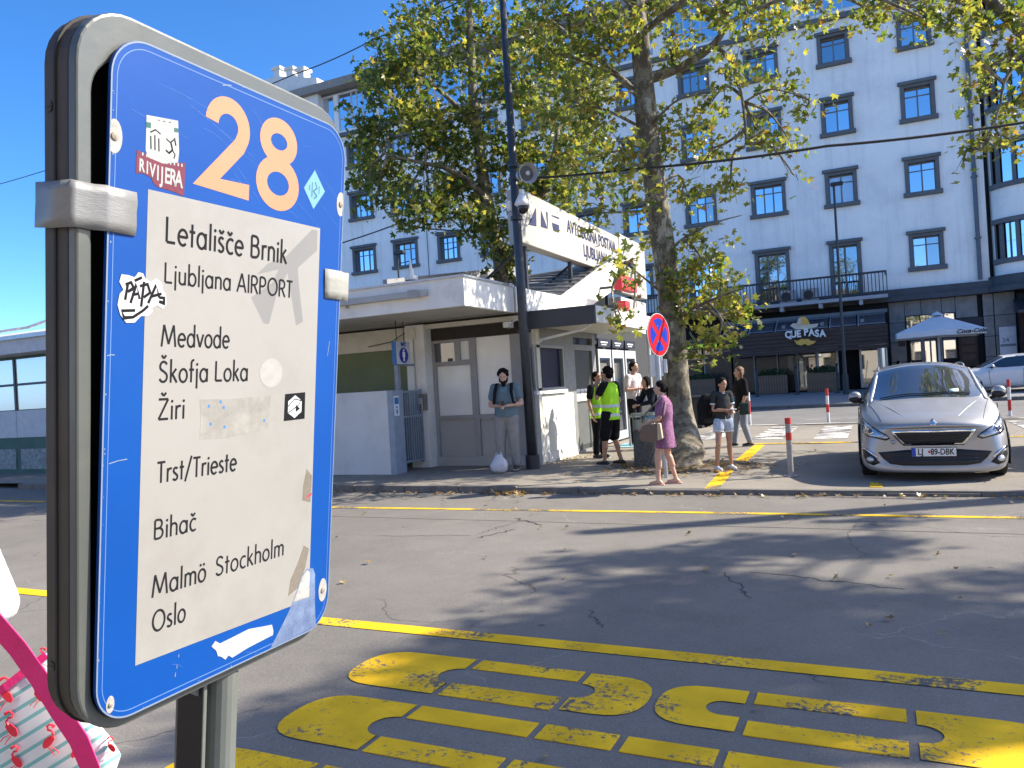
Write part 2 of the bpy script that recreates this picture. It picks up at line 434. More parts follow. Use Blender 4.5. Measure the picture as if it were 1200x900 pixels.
# painted lines
strip('yellow_line', [(-30, 8.95), (-7.2, 8.93), (-2, 9.04), (12, 9.2)], 0.11, yellow2, z=0.0005)
strip('yellow_line', [(-30, 4.37), (-8, 4.36), (12, 4.37)], 0.145, yellow, z=0.0005)
def P(px, py): return tuple(gnd(px, py, 0.06))[:2]
zf = lambda x, y: plaza_z(x)
strip('yellow_line', [P(832, 574), P(854, 549)], 0.2, yellow, z=0.006, zf=zf)
strip('yellow_line', [P(868, 540), P(890, 521)], 0.22, yellow, z=0.006, zf=zf)
strip('yellow_line', [P(884, 520), P(1000, 517), P(1200, 510)], 0.2, yellow2, z=0.009, zf=zf)
strip('yellow_line', [P(1019, 566), P(1034, 566)], 0.5, yellow2, z=0.006, zf=zf)
for x in (-5.6, -4.2, -2.75, -1.4, 0.0, 1.4, 2.8): # crosswalk bars
    grid_sheet('crosswalk_bar', [x, x + 0.7], [18.4, 20, 22.4], lambda a, b: plaza_z(a) + 0.006, white_paint)
strip('white_line', [(-12, 23.05), (12, 23.05)], 0.22, white_paint, z=0.006, zf=zf)
strip('white_line', [(-2.2, 26.2), (2.2, 26.2)], 0.1, white_paint, z=0.004, zf=None)
# light blue tactile patch by the station doors
strip('blue_paint_patch', [(-5.5, 17.1), (-3.9, 17.1)], 1.0, mat('pale_blue_paint', (0.2, 0.42, 0.48), 0.8, 0.15, 3), z=0.006, zf=zf)
# tree pit
tp = MB(); rr = random.Random(5); pts = []
for k in range(28):
    a = 2 * PI * k / 28; r_ = 1.0 * rr.uniform(0.85, 1.12); pts.append((-3.1 + r_ * 1.25 * math.cos(a), 13.15 + r_ * 0.95 * math.sin(a)))
tp.add([(p[0], p[1], plaza_z(p[0]) + 0.006) for p in pts] + [(-3.1, 13.15, plaza_z(-3.1) + 0.03)], [(i, (i + 1) % 28, 28) for i in range(28)])
obj('soil', tp, mat('dry_soil', (0.15, 0.12, 0.09), 1.0, 0.35, 9, 0.9), kind='structure')

# BUS lettering, painted on the road, read by a driver coming from the left
def bar(mb, pts, z): mb.add([(p[0], p[1], z) for p in pts], [list(range(len(pts)))])
def arcp(cx, cy, rx, ry, a0, a1, n=10): return [(cx + rx * math.cos(R(a0 + (a1 - a0) * i / n)), cy + ry * math.sin(R(a0 + (a1 - a0) * i / n))) for i in range(n + 1)]
def stroke_cap(mb, x0, x1, y0, y1, t, left=True, z=0.001, sd=0.10):
    """C shaped end cap: outer round, inner slot end; split in quads"""
    yc = (y0 + y1) / 2; H = (y1 - y0) / 2; h = H - t
    s = -1 if left else 1
    xo = x0 if left else x1; xe = x1 if left else x0
    w = abs(x1 - x0)
    out = [(xo - s * (H * 0.95) + s * H * 0.95 * abs(math.cos(R(a))) ** .8, yc + H * (1 if a > 0 else -1) * abs(math.sin(R(a))) ** .8) for a in range(90, -91, -15)]
    inn = [(xe + s * (sd - h) + s * h * 1.0 * math.cos(R(a)), yc + h * math.sin(R(a))) for a in range(90, -91, -15)]
    out = [(xe, y1)] + out + [(xe, y0)]; inn = [(xe, yc + h)] + inn + [(xe, yc - h)]
    for i in range(len(out) - 1): mb.add([(*out[i], z), (*out[i + 1], z), (*inn[i + 1], z), (*inn[i], z)], [(0, 1, 2, 3)])
T = 0.155
mbB = MB()
stroke_cap(mbB, -2.88, -2.23, 3.46, 3.98, T, True)
for a, b in ((-2.19, -1.55),): mbB.box((a, 3.84, -0.003), (b, 3.98, 0.001)); mbB.box((a, 3.46, -0.003), (b, 3.62, 0.001))
stroke_cap(mbB, -1.51, -1.12, 3.48, 3.97, T, False)
stroke_cap(mbB, -1.08, -0.67, 3.5, 3.97, T, True, sd=.17)
mbB.box((-0.63, 3.83, -0.003), (0.03, 3.97, 0.001)); mbB.box((-0.63, 3.48, -0.003), (0.03, 3.63, 0.001))
stroke_cap(mbB, 0.07, 0.62, 3.48, 3.97, T, False)
rl = thing('road_lettering', 'large worn yellow stencilled word BUS painted on the road', 'road marking', (-1.2, 3.0, 0.0))
obj('letter', mbB, yellow, rl, label='yellow stencilled letter B nearest the long line')
mbU = MB()
stroke_cap(mbU, -2.8, -2.22, 2.80, 3.31, 0.15, True)
for a, b in ((-2.19, -1.54), (-1.5, -1.14), (-1.1, -0.7), (-0.66, 0.1), (0.14, 0.9)):
    mbU.box((a, 3.16, -0.003), (b, 3.31, 0.001)); mbU.box((a, 2.80, -0.003), (b, 2.95, 0.001))
obj('letter', mbU, yellow, rl, label='yellow stencilled letter U in the middle')
mbS = MB()
stroke_cap(mbS, -2.95, -2.3, 2.15, 2.64, 0.135, True)
mbS.box((-2.26, 2.505, -0.003), (-1.5, 2.64, 0.001)); mbS.box((-2.26, 2.15, -0.003), (-1.9, 2.285, 0.001))
obj('letter', mbS, yellow, rl, label='yellow stencilled letter S nearest the camera')

# ================================================================== hotel
HY = 44.0
cols = [(2.5, 1.55, 2), (-1.25, 1.55, 2), (-4.9, 1.8, 3), (-8.55, 1.75, 3), (-12.3, 1.6, 2), (-15.4, 1.6, 2), (-18.5, 1.6, 2), (-21.75, 1.6, 2), (-25.0, 1.65, 3), (-28.35, 1.95, 3), (-31.75, 1.95, 3), (-35.2, 1.9, 3), (-38.6, 1.9, 3)]
rows = [(6.34, 8.14), (10.1, 11.88), (13.84, 15.68), (17.5, 19.12)]
hotel = thing('hotel_building', 'long white rendered block of six storeys with rows of dark framed windows', 'building', (-16, HY, 0.4))
XL, XR = -40.4, 5.15
op = []
for ci, (cx, w, n) in enumerate(cols):
    for ri, (z0, z1) in enumerate(rows):
        zz0 = 5.25 if (ri == 0 and ci in (1, 2, 3)) else z0
        op.append((cx - w / 2 + 0.1, cx + w / 2 - 0.1, zz0 + 0.12, z1 - 0.14))
    op.append((cx - 1.55, cx + 1.55, 20.25, 22.85))
def holed_wall(mb, x0, x1, z0, z1, ops, y, t, mi=0):
    xs = sorted(set([x0, x1] + [v for o in ops for v in o[:2] if x0 < v < x1])); zs = sorted(set([z0, z1] + [v for o in ops for v in o[2:] if z0 < v < z1]))
    for i in range(len(xs) - 1):
        j = 0
        for j in range(len(zs) - 1):
            cx, cz = (xs[i] + xs[i + 1]) / 2, (zs[j] + zs[j + 1]) / 2
            if any(o[0] < cx < o[1] and o[2] < cz < o[3] for o in ops): continue
            mb.add([(xs[i], y, zs[j]), (xs[i + 1], y, zs[j]), (xs[i + 1], y, zs[j + 1]), (xs[i], y, zs[j + 1])], [(0, 1, 2, 3)], mi)
    for a, b, c, d in ops:   # reveals
        mb.add([(a, y, c), (b, y, c), (b, y, d), (a, y, d), (a, y + t, c), (b, y + t, c), (b, y + t, d), (a, y + t, d)],
               [(0, 1, 5, 4), (2, 3, 7, 6), (1, 2, 6, 5), (3, 0, 4, 7)], mi)
mb = MB(); holed_wall(mb, XL, XR, 5.0, 23.0, op, HY, 0.45)
obj('wall', mb, wallm, hotel)
mb = MB().box((XL, HY + 0.46, 0.3), (XR + 9, HY + 14, 23.0)); obj('inner_mass', mb, mat('dark_interior', (0.03, 0.032, 0.035), 0.9), hotel)
roofm = mat('roof_edge', (0.26, 0.24, 0.21), 0.8, 0.15, 2)
obj('roof', MB().box((XL - 0.3, HY - 0.9, 23.0), (XR + 9, HY + 14, 23.55)), roofm, hotel)
obj('roof_fascia', MB().box((XL, HY - 0.12, 22.88), (XR, HY + 0.0, 22.998)), surm, hotel)
obj('string_course', MB().box((XL, HY - 0.25, 19.75), (XR, HY - 0.002, 20.0)), surm, hotel)
# window prototype builder
def window_proto(w, h, n, door=False):
    """local origin: bottom centre of the surround, on the wall plane, y towards the room"""
    mb = MB(); s = 0.19
    mb.box((-w/2, -0.09, 0), (-w/2 + s, 0.2, h)); mb.box((w/2 - s, -0.09, 0), (w/2, 0.2, h)); mb.box((-w/2 + s, -0.088, h - s), (w/2 - s, 0.2, h))
    root = obj('window', mb, surm, hotel, local=True, bevel=0.012)
    obj('lintel', MB().box((-w/2 - 0.1, -0.2, h - 0.04), (w/2 + 0.1, -0.001, h + 0.13)), surm, root, local=True, bevel=0.02)
    if not door: obj('sill', MB().box((-w/2 - 0.1, -0.2, -0.12), (w/2 + 0.1, 0.2, 0.1)), surm, root, local=True, bevel=0.02)
    iw = w - 2 * s; pw = iw / n
    sash = MB()
    for k in range(n):
        x0 = -iw/2 + k * pw; x1 = x0 + pw; t = 0.035
        sash.box((x0, 0.2, 0.1), (x0 + t, 0.27, h - s)); sash.box((x1 - t, 0.2, 0.1), (x1, 0.27, h - s))
        sash.box((x0 + t, 0.202, 0.1), (x1 - t, 0.268, 0.17)); sash.box((x0 + t, 0.202, h - s - 0.06), (x1 - t, 0.268, h - s))
        if not door or k == 0: sash.box((x0 + t, 0.21, h * 0.66), (x1 - t, 0.262, h * 0.66 + 0.05))
    obj('sash', sash, sashm, root, local=True)
    pane_me = mesh_of(MB().box((-pw/2 + 0.02, 0.235, 0.1), (pw/2 - 0.02, 0.245, h - s)), win_glass)
    for k in range(n):
        p = obj('pane', pane_me, win_glass, root, local=True); p.location = (-iw/2 + (k + 0.5) * pw, 0, 0)
        p.rotation_euler = (R(random.uniform(-0.4, 0.4)), 0, 0)
    return root
protos = {}
for ci, (cx, w, n) in enumerate(cols):
    for ri, (z0, z1) in enumerate(rows):
        door = ri == 0 and ci in (1, 2, 3)
        if door: z0 = 5.25
        key = (w, round(z1 - z0, 2), n, door)
        if key not in protos: o = window_proto(w, z1 - z0, n, door); protos[key] = o
        else:
            o = copy_tree(protos[key], hotel)
            for p in kids(o):
                if p.name.startswith('pane'): p.rotation_euler = (R(random.uniform(-0.7, 0.7)), 0, R(random.uniform(-0.8, 0.8)))
        o.location = Vector((cx, HY, z0)) - Vector((-16, HY, 0.4))
# some panes show blinds or curtains behind the glass
blind = glass('glass_pale_blind', (0.42, 0.42, 0.40), 0.30); dim = glass('glass_dark_room', (0.01, 0.012, 0.015), 0.42)
for w_ in [o for o in hotel.children if o.name.startswith('window')]:
    k_ = random.random()
    if k_ < 0.45:
        for p in kids(w_):
            if p.name.startswith('pane') and random.random() < 0.7: p.material_slots[0].link = 'OBJECT'; p.material_slots[0].material = dim if k_ < 0.28 else blind
# attic glass band
def attic_proto():
    mb = MB()
    for x in (-1.55, -0.45, 0.0, 0.5, 1.47):
        mb.box((x, 0.05, 20.25), (x + 0.08, 0.14, 22.85))
    mb.box((-1.47, 0.06, 20.25), (1.47, 0.13, 20.33)); mb.box((-1.47, 0.06, 21.05), (1.47, 0.13, 21.12)); mb.box((-1.47, 0.06, 22.78), (1.47, 0.13, 22.85))
    r = obj('attic_window', mb, mat('pale_frame', (0.5, 0.52, 0.53), 0.5), hotel, local=True)
    pm = mesh_of(MB().box((-0.5, 0.09, 20.3), (0.5, 0.1, 22.8)), win_glass)
    for x in (-1.02, 0.0, 1.02):
        p = obj('pane', pm, win_glass, r, local=True); p.location = (x, 0, 0)
    return r
ap = attic_proto()
for ci, (cx, w, n) in enumerate(cols):
    o = ap if ci == 0 else copy_tree(ap, hotel); o.location = (cx + 16, 0, -0.4)
# chimney stack on the roof
obj('chimney_base', MB().prism([(-39.2, 43.5, 22.0), (-39.2, 43.5, 25.1), (-38.3, 43.5, 25.1), (-34.6, 43.5, 24.15), (-34.6, 43.5, 22.0)], (0, 3, 0)), mat('chimney_render', (0.7, 0.68, 0.63), 0.9, 0.08, 2), hotel)
for x in (-38.3, -37.1, -36.1):
    z = 25.1 - (x + 38.3) * 0.257
    obj('chimney', MB().box((x - 0.3, 43.6, z - 0.2), (x + 0.3, 44.3, z + 0.55)).box((x - 0.42, 43.5, z + 0.5), (x + 0.42, 44.4, z + 0.72)), mat('chimney_render', (0.7, 0.68, 0.63)), hotel, bevel=0.02)
# downpipe and hairline pipe
pipem = mat('zinc_pipe', (0.10, 0.12, 0.15), 0.5, 0.2, 4)
obj('downpipe', MB().tube([(4.72, HY - 0.16, 5.5), (4.72, HY - 0.16, 23.0)], 0.1, 10), pipem, hotel)
mbp = MB()
for z in (7.5, 10.5, 13.5, 16.5, 19.5): mbp.box((4.58, HY - 0.28, z), (4.86, HY - 0.001, z + 0.07))
obj('pipe_bracket', mbp, pipem, hotel, kind='stuff')
obj('cable_riser', MB().tube([(-26.6, HY - 0.03, 5.5), (-26.6, HY - 0.03, 19.7)], 0.025, 5), pipem, hotel)
# rounded bay on the right
NB = 14; bx0, bx1 = 5.35, 14.0
def bay_pt(t, r=0.0):
    a = PI * (1 - t); cx = (bx0 + bx1) / 2; rx = (bx1 - bx0) / 2
    return Vector((cx + (rx + r) * math.cos(a), HY + 0.3 - (1.9 + r) * math.sin(a) ** 0.8, 0))
bayw = MB(); bands = [(5.55, 6.25), (8.2, 9.85), (11.9, 13.55), (15.7, 17.25), (19.2, 23.0)]
def bay_band(mb, z0, z1, r0=0.0, r1=None, t0=0, t1=1, n=28):
    r1 = r0 if r1 is None else r1
    pts = [t0 + (t1 - t0) * i / n for i in range(n + 1)]
    for i in range(n):
        a, b = bay_pt(pts[i], r0), bay_pt(pts[i + 1], r0); ai, bi = bay_pt(pts[i], -0.4), bay_pt(pts[i + 1], -0.4)
        mb.add([(a.x, a.y, z0), (b.x, b.y, z0), (b.x, b.y, z1), (a.x, a.y, z1), (ai.x, ai.y, z0), (bi.x, bi.y, z0), (bi.x, bi.y, z1), (ai.x, ai.y, z1)],
               [(0, 1, 2, 3), (3, 2, 6, 7), (0, 4, 5, 1)])
for z0, z1 in bands:
    bayw = MB(); bay_band(bayw, z0, z1); obj('bay_wall', bayw, wallm, hotel)
pier = MB()
for z0, z1 in ((6.25, 8.2), (9.85, 11.9), (13.55, 15.7), (17.25, 19.2)):
    pier = MB(); bay_band(pier, z0, z1, 0.0, t0=0.0, t1=0.06, n=3); obj('bay_pier', pier, wallm, hotel)
for z0, z1 in ((6.25, 8.2), (9.85, 11.9), (13.55, 15.7), (17.25, 19.2)):
    fr = MB(); bay_band(fr, z0 - 0.14, z0 + 0.1, 0.12, t0=0.05, t1=0.95); bay_band(fr, z1 - 0.16, z1 + 0.06, 0.12, t0=0.05, t1=0.95)
    ts = [0.06, 0.12, 0.2, 0.26, 0.36, 0.46, 0.54, 0.64, 0.74, 0.8, 0.9, 0.94]
    for k, t in enumerate(ts):
        wd = 0.012 if k % 2 else 0.02; bay_band(fr, z0 + 0.1, z1 - 0.16, 0.02, t0=t, t1=t + wd, n=1)
    root = obj('bay_window', fr, surm, hotel)
    for k in range(len(ts) - 1):
        a, b = bay_pt(ts[k] + 0.015, -0.12), bay_pt(ts[k + 1], -0.12)
        obj('pane', MB().add([(a.x, a.y, z0), (b.x, b.y, z0), (b.x, b.y, z1), (a.x, a.y, z1)], [(0, 1, 2, 3)]), win_glass if k % 3 else sashm, root)
# cornice over the ground floor
corm = mat('dark_cornice', (0.06, 0.068, 0.08), 0.7, 0.2, 2)
mb = MB().box((XL, HY - 0.55, 4.78), (XR + 0.2, HY + 0.4, 5.02)).box((XL, HY - 0.35, 5.02), (XR + 0.2, HY - 0.002, 5.4))
bay_band(mb, 4.78, 5.02, 0.55); bay_band(mb, 5.02, 5.55, 0.3)
obj('cornice', mb, corm, hotel)
# ground floor: stone cladding panels (right) and dark shopfront (left)
back = MB().box((0.62, HY + 0.05, 0.3), (5.2, HY + 0.4, 4.78)).box((5.2, HY - 0.05, 0.3), (6.4, HY + 0.4, 4.78)); obj('ground_floor_wall', back, blackm, hotel)
def panel(x0, x1, z0, z1, y=HY, m=stone):
    g = 0.012
    return obj('stone_panel', MB().box((x0 + g, y, z0 + g), (x1 - g, y + 0.06, z1 - g)), m, hotel, bevel=0.01)
for x0, x1 in ((0.62, 1.35), (1.35, 2.1), (2.1, 3.0), (3.0, 3.6), (3.6, 4.55)):
    panel(x0, x1, 4.0 if 1.3 < x0 < 3.5 else 3.7, 4.78)
for z0, z1 in ((2.7, 3.7), (1.7, 2.7), (0.6, 1.7)): panel(0.62, 1.35, z0, z1)
for z0, z1 in ((3.7, 4.78), (2.7, 3.7), (1.7, 2.7), (0.6, 1.7)): panel(4.75, 5.2, z0, z1, HY - 0.12); panel(5.22, 6.1, z0, z1, HY - 0.1)
obj('dark_signband', MB().box((3.6, HY - 0.04, 3.25), (4.72, HY + 0.05, 3.68)), mat('navy_board', (0.01, 0.014, 0.03), 0.5), hotel)
cafe_glass = emit('lit_shop_window', (0.75, 0.72, 0.62), 0.45)
for x0, x1, z0, z1 in ((1.42, 2.0, 3.05, 3.98), (2.05, 2.65, 3.05, 3.98), (2.7, 3.05, 3.05, 3.98), (3.08, 3.52, 3.05, 3.98), (1.55, 2.0, 1.75, 2.75), (2.15, 2.65, 1.2, 2.75), (3.0, 3.52, 1.75, 2.75)):
    w = obj('shop_window', MB().box((x0 - 0.05, HY - 0.02, z0 - 0.05), (x0, HY + 0.05, z1 + 0.05)).box((x1, HY - 0.02, z0 - 0.05), (x1 + 0.05, HY + 0.05, z1 + 0.05)).box((x0, HY - 0.018, z1), (x1, HY + 0.05, z1 + 0.05)), darkm, hotel)
    obj('pane', MB().box((x0, HY + 0.02, z0), (x1, HY + 0.03, z1)), pale_glass, w)
for x in (2.08, 2.85): obj('column', MB().box((x - 0.09, HY - 0.1, 0.5), (x + 0.09, HY - 0.03, 2.9)), stone, hotel)
obj('notice_board', MB().box((3.65, HY - 0.06, 1.3), (4.45, HY - 0.01, 2.9)), mat('dark_wood_board', (0.05, 0.03, 0.02), 0.7, 0.4, 9), hotel)
for z in (1.6, 2.0, 2.4): obj('menu_card', MB().box((3.75, HY - 0.08, z), (4.35, HY - 0.065, z + 0.3)), mat('menu_brown', (0.09, 0.05, 0.035), 0.7, 0.5, 12), hotel)
obj('wall_plaque', MB().box((1.0, HY - 0.05, 2.5), (1.3, HY - 0.01, 2.85)), mat('plaque', (0.06, 0.02, 0.02), 0.5), hotel)
# shop on the right with awning and a lit sign
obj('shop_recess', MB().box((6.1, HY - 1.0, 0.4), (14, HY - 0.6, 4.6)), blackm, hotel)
obj('shop_awning', MB().prism([(5.9, HY - 1.0, 4.35), (5.9, HY - 2.3, 3.75), (5.9, HY - 2.3, 3.62), (5.9, HY - 1.0, 3.75)], (6, 0, 0)), darkm, hotel)
sgn = obj('lit_sign', MB().box((6.3, HY - 1.35, 3.0), (8.4, HY - 1.25, 3.5)), emit('orange_lightbox', (0.9, 0.45, 0.3), 0.55), hotel)
put_text('lettering', 'Gusto', 0.42, (7.0, HY - 1.37, 3.25), (1, 0, 0), (0, 0, 1), mat('white_letter', (0.8, 0.8, 0.78)), sgn, 0.004)
pb = obj('poster_panel', MB().box((5.35, HY - 0.24, 1.1), (6.05, HY - 0.18, 3.1)), mat('poster_white', (0.62, 0.66, 0.7), 0.6), hotel)
put_text('lettering', '24', 0.3, (5.6, HY - 0.245, 2.45), (1, 0, 0), (0, 0, 1), mat('poster_blue', (0.03, 0.1, 0.3)), pb, 0.003)
for z in (2.15, 1.65): obj('poster_strip', MB().box((5.38, HY - 0.25, z), (6.02, HY - 0.241, z + 0.12)), mat('poster_grey', (0.2, 0.23, 0.27), 0.6), pb)
# Que Pasa frontage
SY = 43.4
obj('shopfront_wall', MB().box((-16, SY + 0.35, 0.3), (0.6, SY + 0.6, 4.78)), blackm, hotel)
wood = mat('dark_plank', (0.065, 0.042, 0.032), 0.8, 0.4, 3, 0.3, stretch=(0.4, 3, 12))
for k in range(6):
    z = 2.42 + k * 0.195
    obj('plank', MB().box((-7.3, 41.0 - 0.01 * (k % 2), z), (0.5, 41.07, z + 0.18)), wood, hotel, bevel=0.006)
obj('canopy_roof', MB().box((-7.3, 41.08, 3.3), (0.5, 43.7, 3.45)), darkm, hotel)
gl = glass('canopy_glass', (0.03, 0.05, 0.08), 0.35)
for k in range(6):
    x0 = -7.25 + k * 1.29
    obj('canopy_glass_panel', MB().prism([(x0 + 0.06, 41.1, 3.62), (x0 + 1.23, 41.1, 3.62), (x0 + 1.23, 42.5, 4.25), (x0 + 0.06, 42.5, 4.25)], (0, 0.03, -0.05)), gl, hotel)
    obj('canopy_rib', MB().prism([(x0, 41.08, 3.6), (x0, 42.52, 4.28), (x0, 42.52, 4.18), (x0, 41.08, 3.5)], (0.055, 0, 0)), galv, hotel)
obj('canopy_top_rail', MB().box((-7.3, 42.5, 4.22), (0.55, 42.6, 4.4)), surm, hotel)
fr = mat('white_door_frame', (0.6, 0.62, 0.63), 0.5)
for x0, x1, m in ((-7.2, -6.1, dark_glass), (-6.0, -4.9, dark_glass), (-4.8, -3.9, dark_glass), (-3.85, -2.95, dark_glass)):
    w = obj('shopfront_bay', MB().box((x1 - 0.02, SY + 0.1, 0.45), (x1 + 0.05, SY + 0.2, 2.75)).box((x0, SY + 0.1, 2.62), (x1, SY + 0.19, 2.75)), greym, hotel)
    obj('pane', MB().box((x0, SY + 0.14, 0.5), (x1 - 0.03, SY + 0.16, 2.6)), m, w)
def framed_door(x0, x1, z0, z1, m, ang=0):
    M = Matrix.Translation((x0, SY, 0)) @ Matrix.Rotation(ang, 4, 'Z'); w = x1 - x0
    d = obj('glazed_door', MB().box((0, 0, z0), (0.1, 0.09, z1), 0, M).box((w - 0.1, 0, z0), (w, 0.09, z1), 0, M).box((0.1, 0.002, z1 - 0.12), (w - 0.1, 0.088, z1), 0, M).box((0.1, 0.002, z0), (w - 0.1, 0.088, z0 + 0.14), 0, M), fr, hotel)
    obj('pane', MB().box((0.1, 0.04, z0 + 0.14), (w - 0.1, 0.05, z1 - 0.12), 0, M), m, d)
    return d
framed_door(-2.9, -1.85, 0.5, 2.75, glass('half_glass', (0.08, 0.07, 0.05), 0.35))
framed_door(-0.85, 0.1, 0.5, 2.75, glass('green_glass', (0.05, 0.09, 0.08), 0.3))
framed_door(0.12, 0.5, 0.5, 2.75, glass('half_glass'), 0.5)
# darker frontage further left, with a lime strip sign
for x0 in (-15.2, -13.6, -12.0, -10.4, -8.8):
    w = obj('shopfront_bay', MB().box((x0, SY + 0.1, 0.45), (x0 + 0.07, SY + 0.2, 3.2)), greym, hotel)
    obj('pane', MB().box((x0 + 0.08, SY + 0.14, 0.5), (x0 + 1.5, SY + 0.16, 3.1)), dark_glass, w)
obj('strip_sign', MB().box((-9.4, 42.2, 3.1), (-7.8, 42.3, 3.3)), emit('lime_sign', (0.3, 0.5, 0.05), 0.25), hotel)
obj('canopy_roof', MB().box((-15.5, 42.3, 3.3), (-7.4, 43.7, 3.6)), darkm, hotel)
# Que Pasa sign: hat, words, moustache
qs = thing('restaurant_sign', 'QUE PASA sign with straw sombrero above and yellow moustache below', 'sign', (-3.6, 40.95, 2.6))
hatm = mat('hat_cream', (0.62, 0.55, 0.42), 0.7); hatY = mat('hat_yellow', (0.72, 0.42, 0.08), 0.6)
def flat(name, pts, y, t, m, par): return obj(name, MB().prism([(p[0], y, p[1]) for p in pts], (0, t, 0)), m, par)
c = onY(942, 388, 40.9)
def q(px, py, y=40.9): p = onY(px, py, y); return (p.x, p.z)
flat('hat_brim', [q(926, 382), q(933, 386), q(945, 386), q(957, 383), q(959, 379), q(950, 380), q(938, 379), q(929, 379)], 40.88, 0.06, hatm, qs)
flat('hat_crown', [q(933, 380), q(937, 372.5), q(940, 371), q(944, 371.5), q(947, 375), q(949, 380)], 40.84, 0.1, hatY, qs)
flat('hat_crown', [q(933.5, 380), q(936, 373), q(939, 373), q(939.5, 380)], 40.82, 0.02, hatm, qs)
flat('moustache', [q(930.5, 399), q(935, 399.5), q(939, 397), q(943, 397.5), q(947, 397), q(951, 399.5), q(956.5, 399.5), q(953, 403), q(947, 405), q(943, 403), q(939, 405), q(934, 403.5)], 40.88, 0.06, hatY, qs)
wl = mat('sign_white', (0.8, 0.8, 0.78), 0.5)
for ch, px, py in zip('QUE PASA', [924, 930, 936, 0, 944.5, 951, 957.5, 964], [392.5, 392, 391.5, 0, 389.5, 390, 391, 391]):
    if ch == ' ': continue
    p = onY(px, py, 40.85)
    put_text('letter', ch, 0.47, tuple(p), (1, 0, 0), (0, 0, 1), wl, qs, 0.03, bold=0.018, sx=0.85)
# building added behind the camera to throw warm light back, also seen in reflections
ob = thing('bounce_building', 'unseen cream building added behind the camera for warm bounce light', 'building', (0, -22, 0))
cm = mat('cream_render', (0.78, 0.66, 0.5), 0.9, 0.05, 1)
bops = [(x, x + 1.4, z, z + 1.9) for x in [-38 + 3.6 * k for k in range(22)] for z in (1.2, 4.8, 8.4)]
mb = MB(); holed_wall(mb, -40, 42, -0.2, 12, bops, 24.0, 0.25)
obj('wall', MB().add([(-v[0], -v[1], v[2]) for v in mb.v], mb.f), cm, ob)
obj('inner_mass', MB().box((-41.9, -34, -0.2), (39.9, -24.2, 11.9)), mat('dark_interior'), ob)
obj('roof', MB().box((-42.2, -34.5, 12.0), (40.2, -23.6, 12.4)), roofm, ob)
# balcony
bal = thing('balcony', 'long dark iron railed balcony above the restaurant', 'balcony', (-5, 43.2, 5.1))
BX0, BX1, BY = -14.5, 0.62, 42.45
obj('slab', MB().box((BX0, BY, 4.95), (BX1, HY - 0.56, 5.12)), mat('balcony_slab', (0.33, 0.34, 0.36), 0.8), bal)
obj('handrail', MB().box((BX0, BY + 0.03, 6.2), (BX1, BY + 0.13, 6.3)).box((BX1 - 0.09, BY + 0.13, 6.2), (BX1 - 0.01, HY - 0.1, 6.29)), darkm, bal)
obj('bottom_rail', MB().box((BX0, BY + 0.05, 5.22), (BX1, BY + 0.11, 5.28)), darkm, bal)
bm_ = mesh_of(MB().box((-0.02, BY + 0.06, 5.28), (0.02, BY + 0.1, 6.2)), darkm)
bm_.transform(Matrix.Translation(-WL[bal.name] + Vector((0, 0, 0))))
for k in range(90):
    o = obj('baluster', bm_, darkm, bal, local=True); o.location = (BX0 + 0.15 + k * 0.168 , 0, 0)
for k in range(8): obj('bracket', MB().box((BX0 + 0.5 + k * 1.9, BY + 0.1, 4.7), (BX0 + 0.68 + k * 1.9, HY - 0.56, 4.945)), mat('balcony_slab', (0.33, 0.34, 0.36)), bal)
for i, x in enumerate((-4.1, -3.0, -7.4)):
    a = thing('air_conditioner', ['white air conditioner on the balcony beside the open door', 'white air conditioner on the balcony nearer the right door', 'white air conditioner at the left of the balcony behind leaves'][i], 'air conditioner', (x, 43.0, 5.12), group='air conditioners on the balcony')
    obj('casing', MB().box((x - 0.42, 42.85, 5.14), (x + 0.42, 43.2, 5.8)), mat('ac_white', (0.45, 0.46, 0.47), 0.5), a, bevel=0.02)
    obj('fan_grille', MB().cyl((x - 0.08, 42.85, 5.47), (x - 0.08, 42.83, 5.47), 0.25, 20), darkm, a)
# planters
slatm = mat('planter_slat', (0.22, 0.13, 0.08), 0.8, 0.35, 5, 0.2, stretch=(3, 3, 0.6))
def leaf_clump(mb, c, rx, ry, rz, n, s, rr):
    for _ in range(n):
        while True:
            p = Vector((rr.uniform(-1, 1), rr.uniform(-1, 1), rr.uniform(-1, 1)))
            if p.length < 1: break
        p = Vector((c[0] + p.x * rx, c[1] + p.y * ry, c[2] + p.z * rz))
        a = Vector((rr.gauss(0, 1), rr.gauss(0, 1), rr.gauss(0, 1))).normalized() * s; b = a.orthogonal().normalized() * s * 0.45
        b = Matrix.Rotation(rr.uniform(0, 6.28), 3, a.normalized()) @ b
        mb.add([p, p + a * 0.5 + b, p + a, p + a * 0.5 - b], [(0, 1, 2, 3)])
plantm = mat('box_hedge', (0.035, 0.07, 0.02), 0.8, 0.3, 5)
lab = ['brown slatted wooden planter with green hedge nearest the restaurant doors', 'brown slatted wooden planter with green hedge left of the moustache sign', 'brown slatted wooden planter behind the standing women']
for i, (x, w) in enumerate(((-2.55, 1.5), (-5.0, 1.55), (-8.6, 1.5))):
    p = thing('planter', lab[i], 'planter', (x, 41.7, 0.42), group='wooden planters along the restaurant terrace')
    obj('soil_box', MB().box((x - w/2, 41.5, 0.44), (x + w/2, 42.0, 1.35)), blackm, p)
    sm = mesh_of(MB().box((-0.055, 0, 0.45 - 0.42), (0.055, 0.04, 1.4 - 0.42)), slatm)
    for k in range(12):
        o = obj('slat', sm, slatm, p, local=True); o.location = (-w/2 + 0.06 + k * (w - 0.12) / 11, -0.25, 0)
    hb = MB(); leaf_clump(hb, (x, 41.75, 1.5), w / 2, 0.25, 0.22, 420, 0.11, random.Random(i)); obj('hedge', hb, plantm, p, kind='stuff')
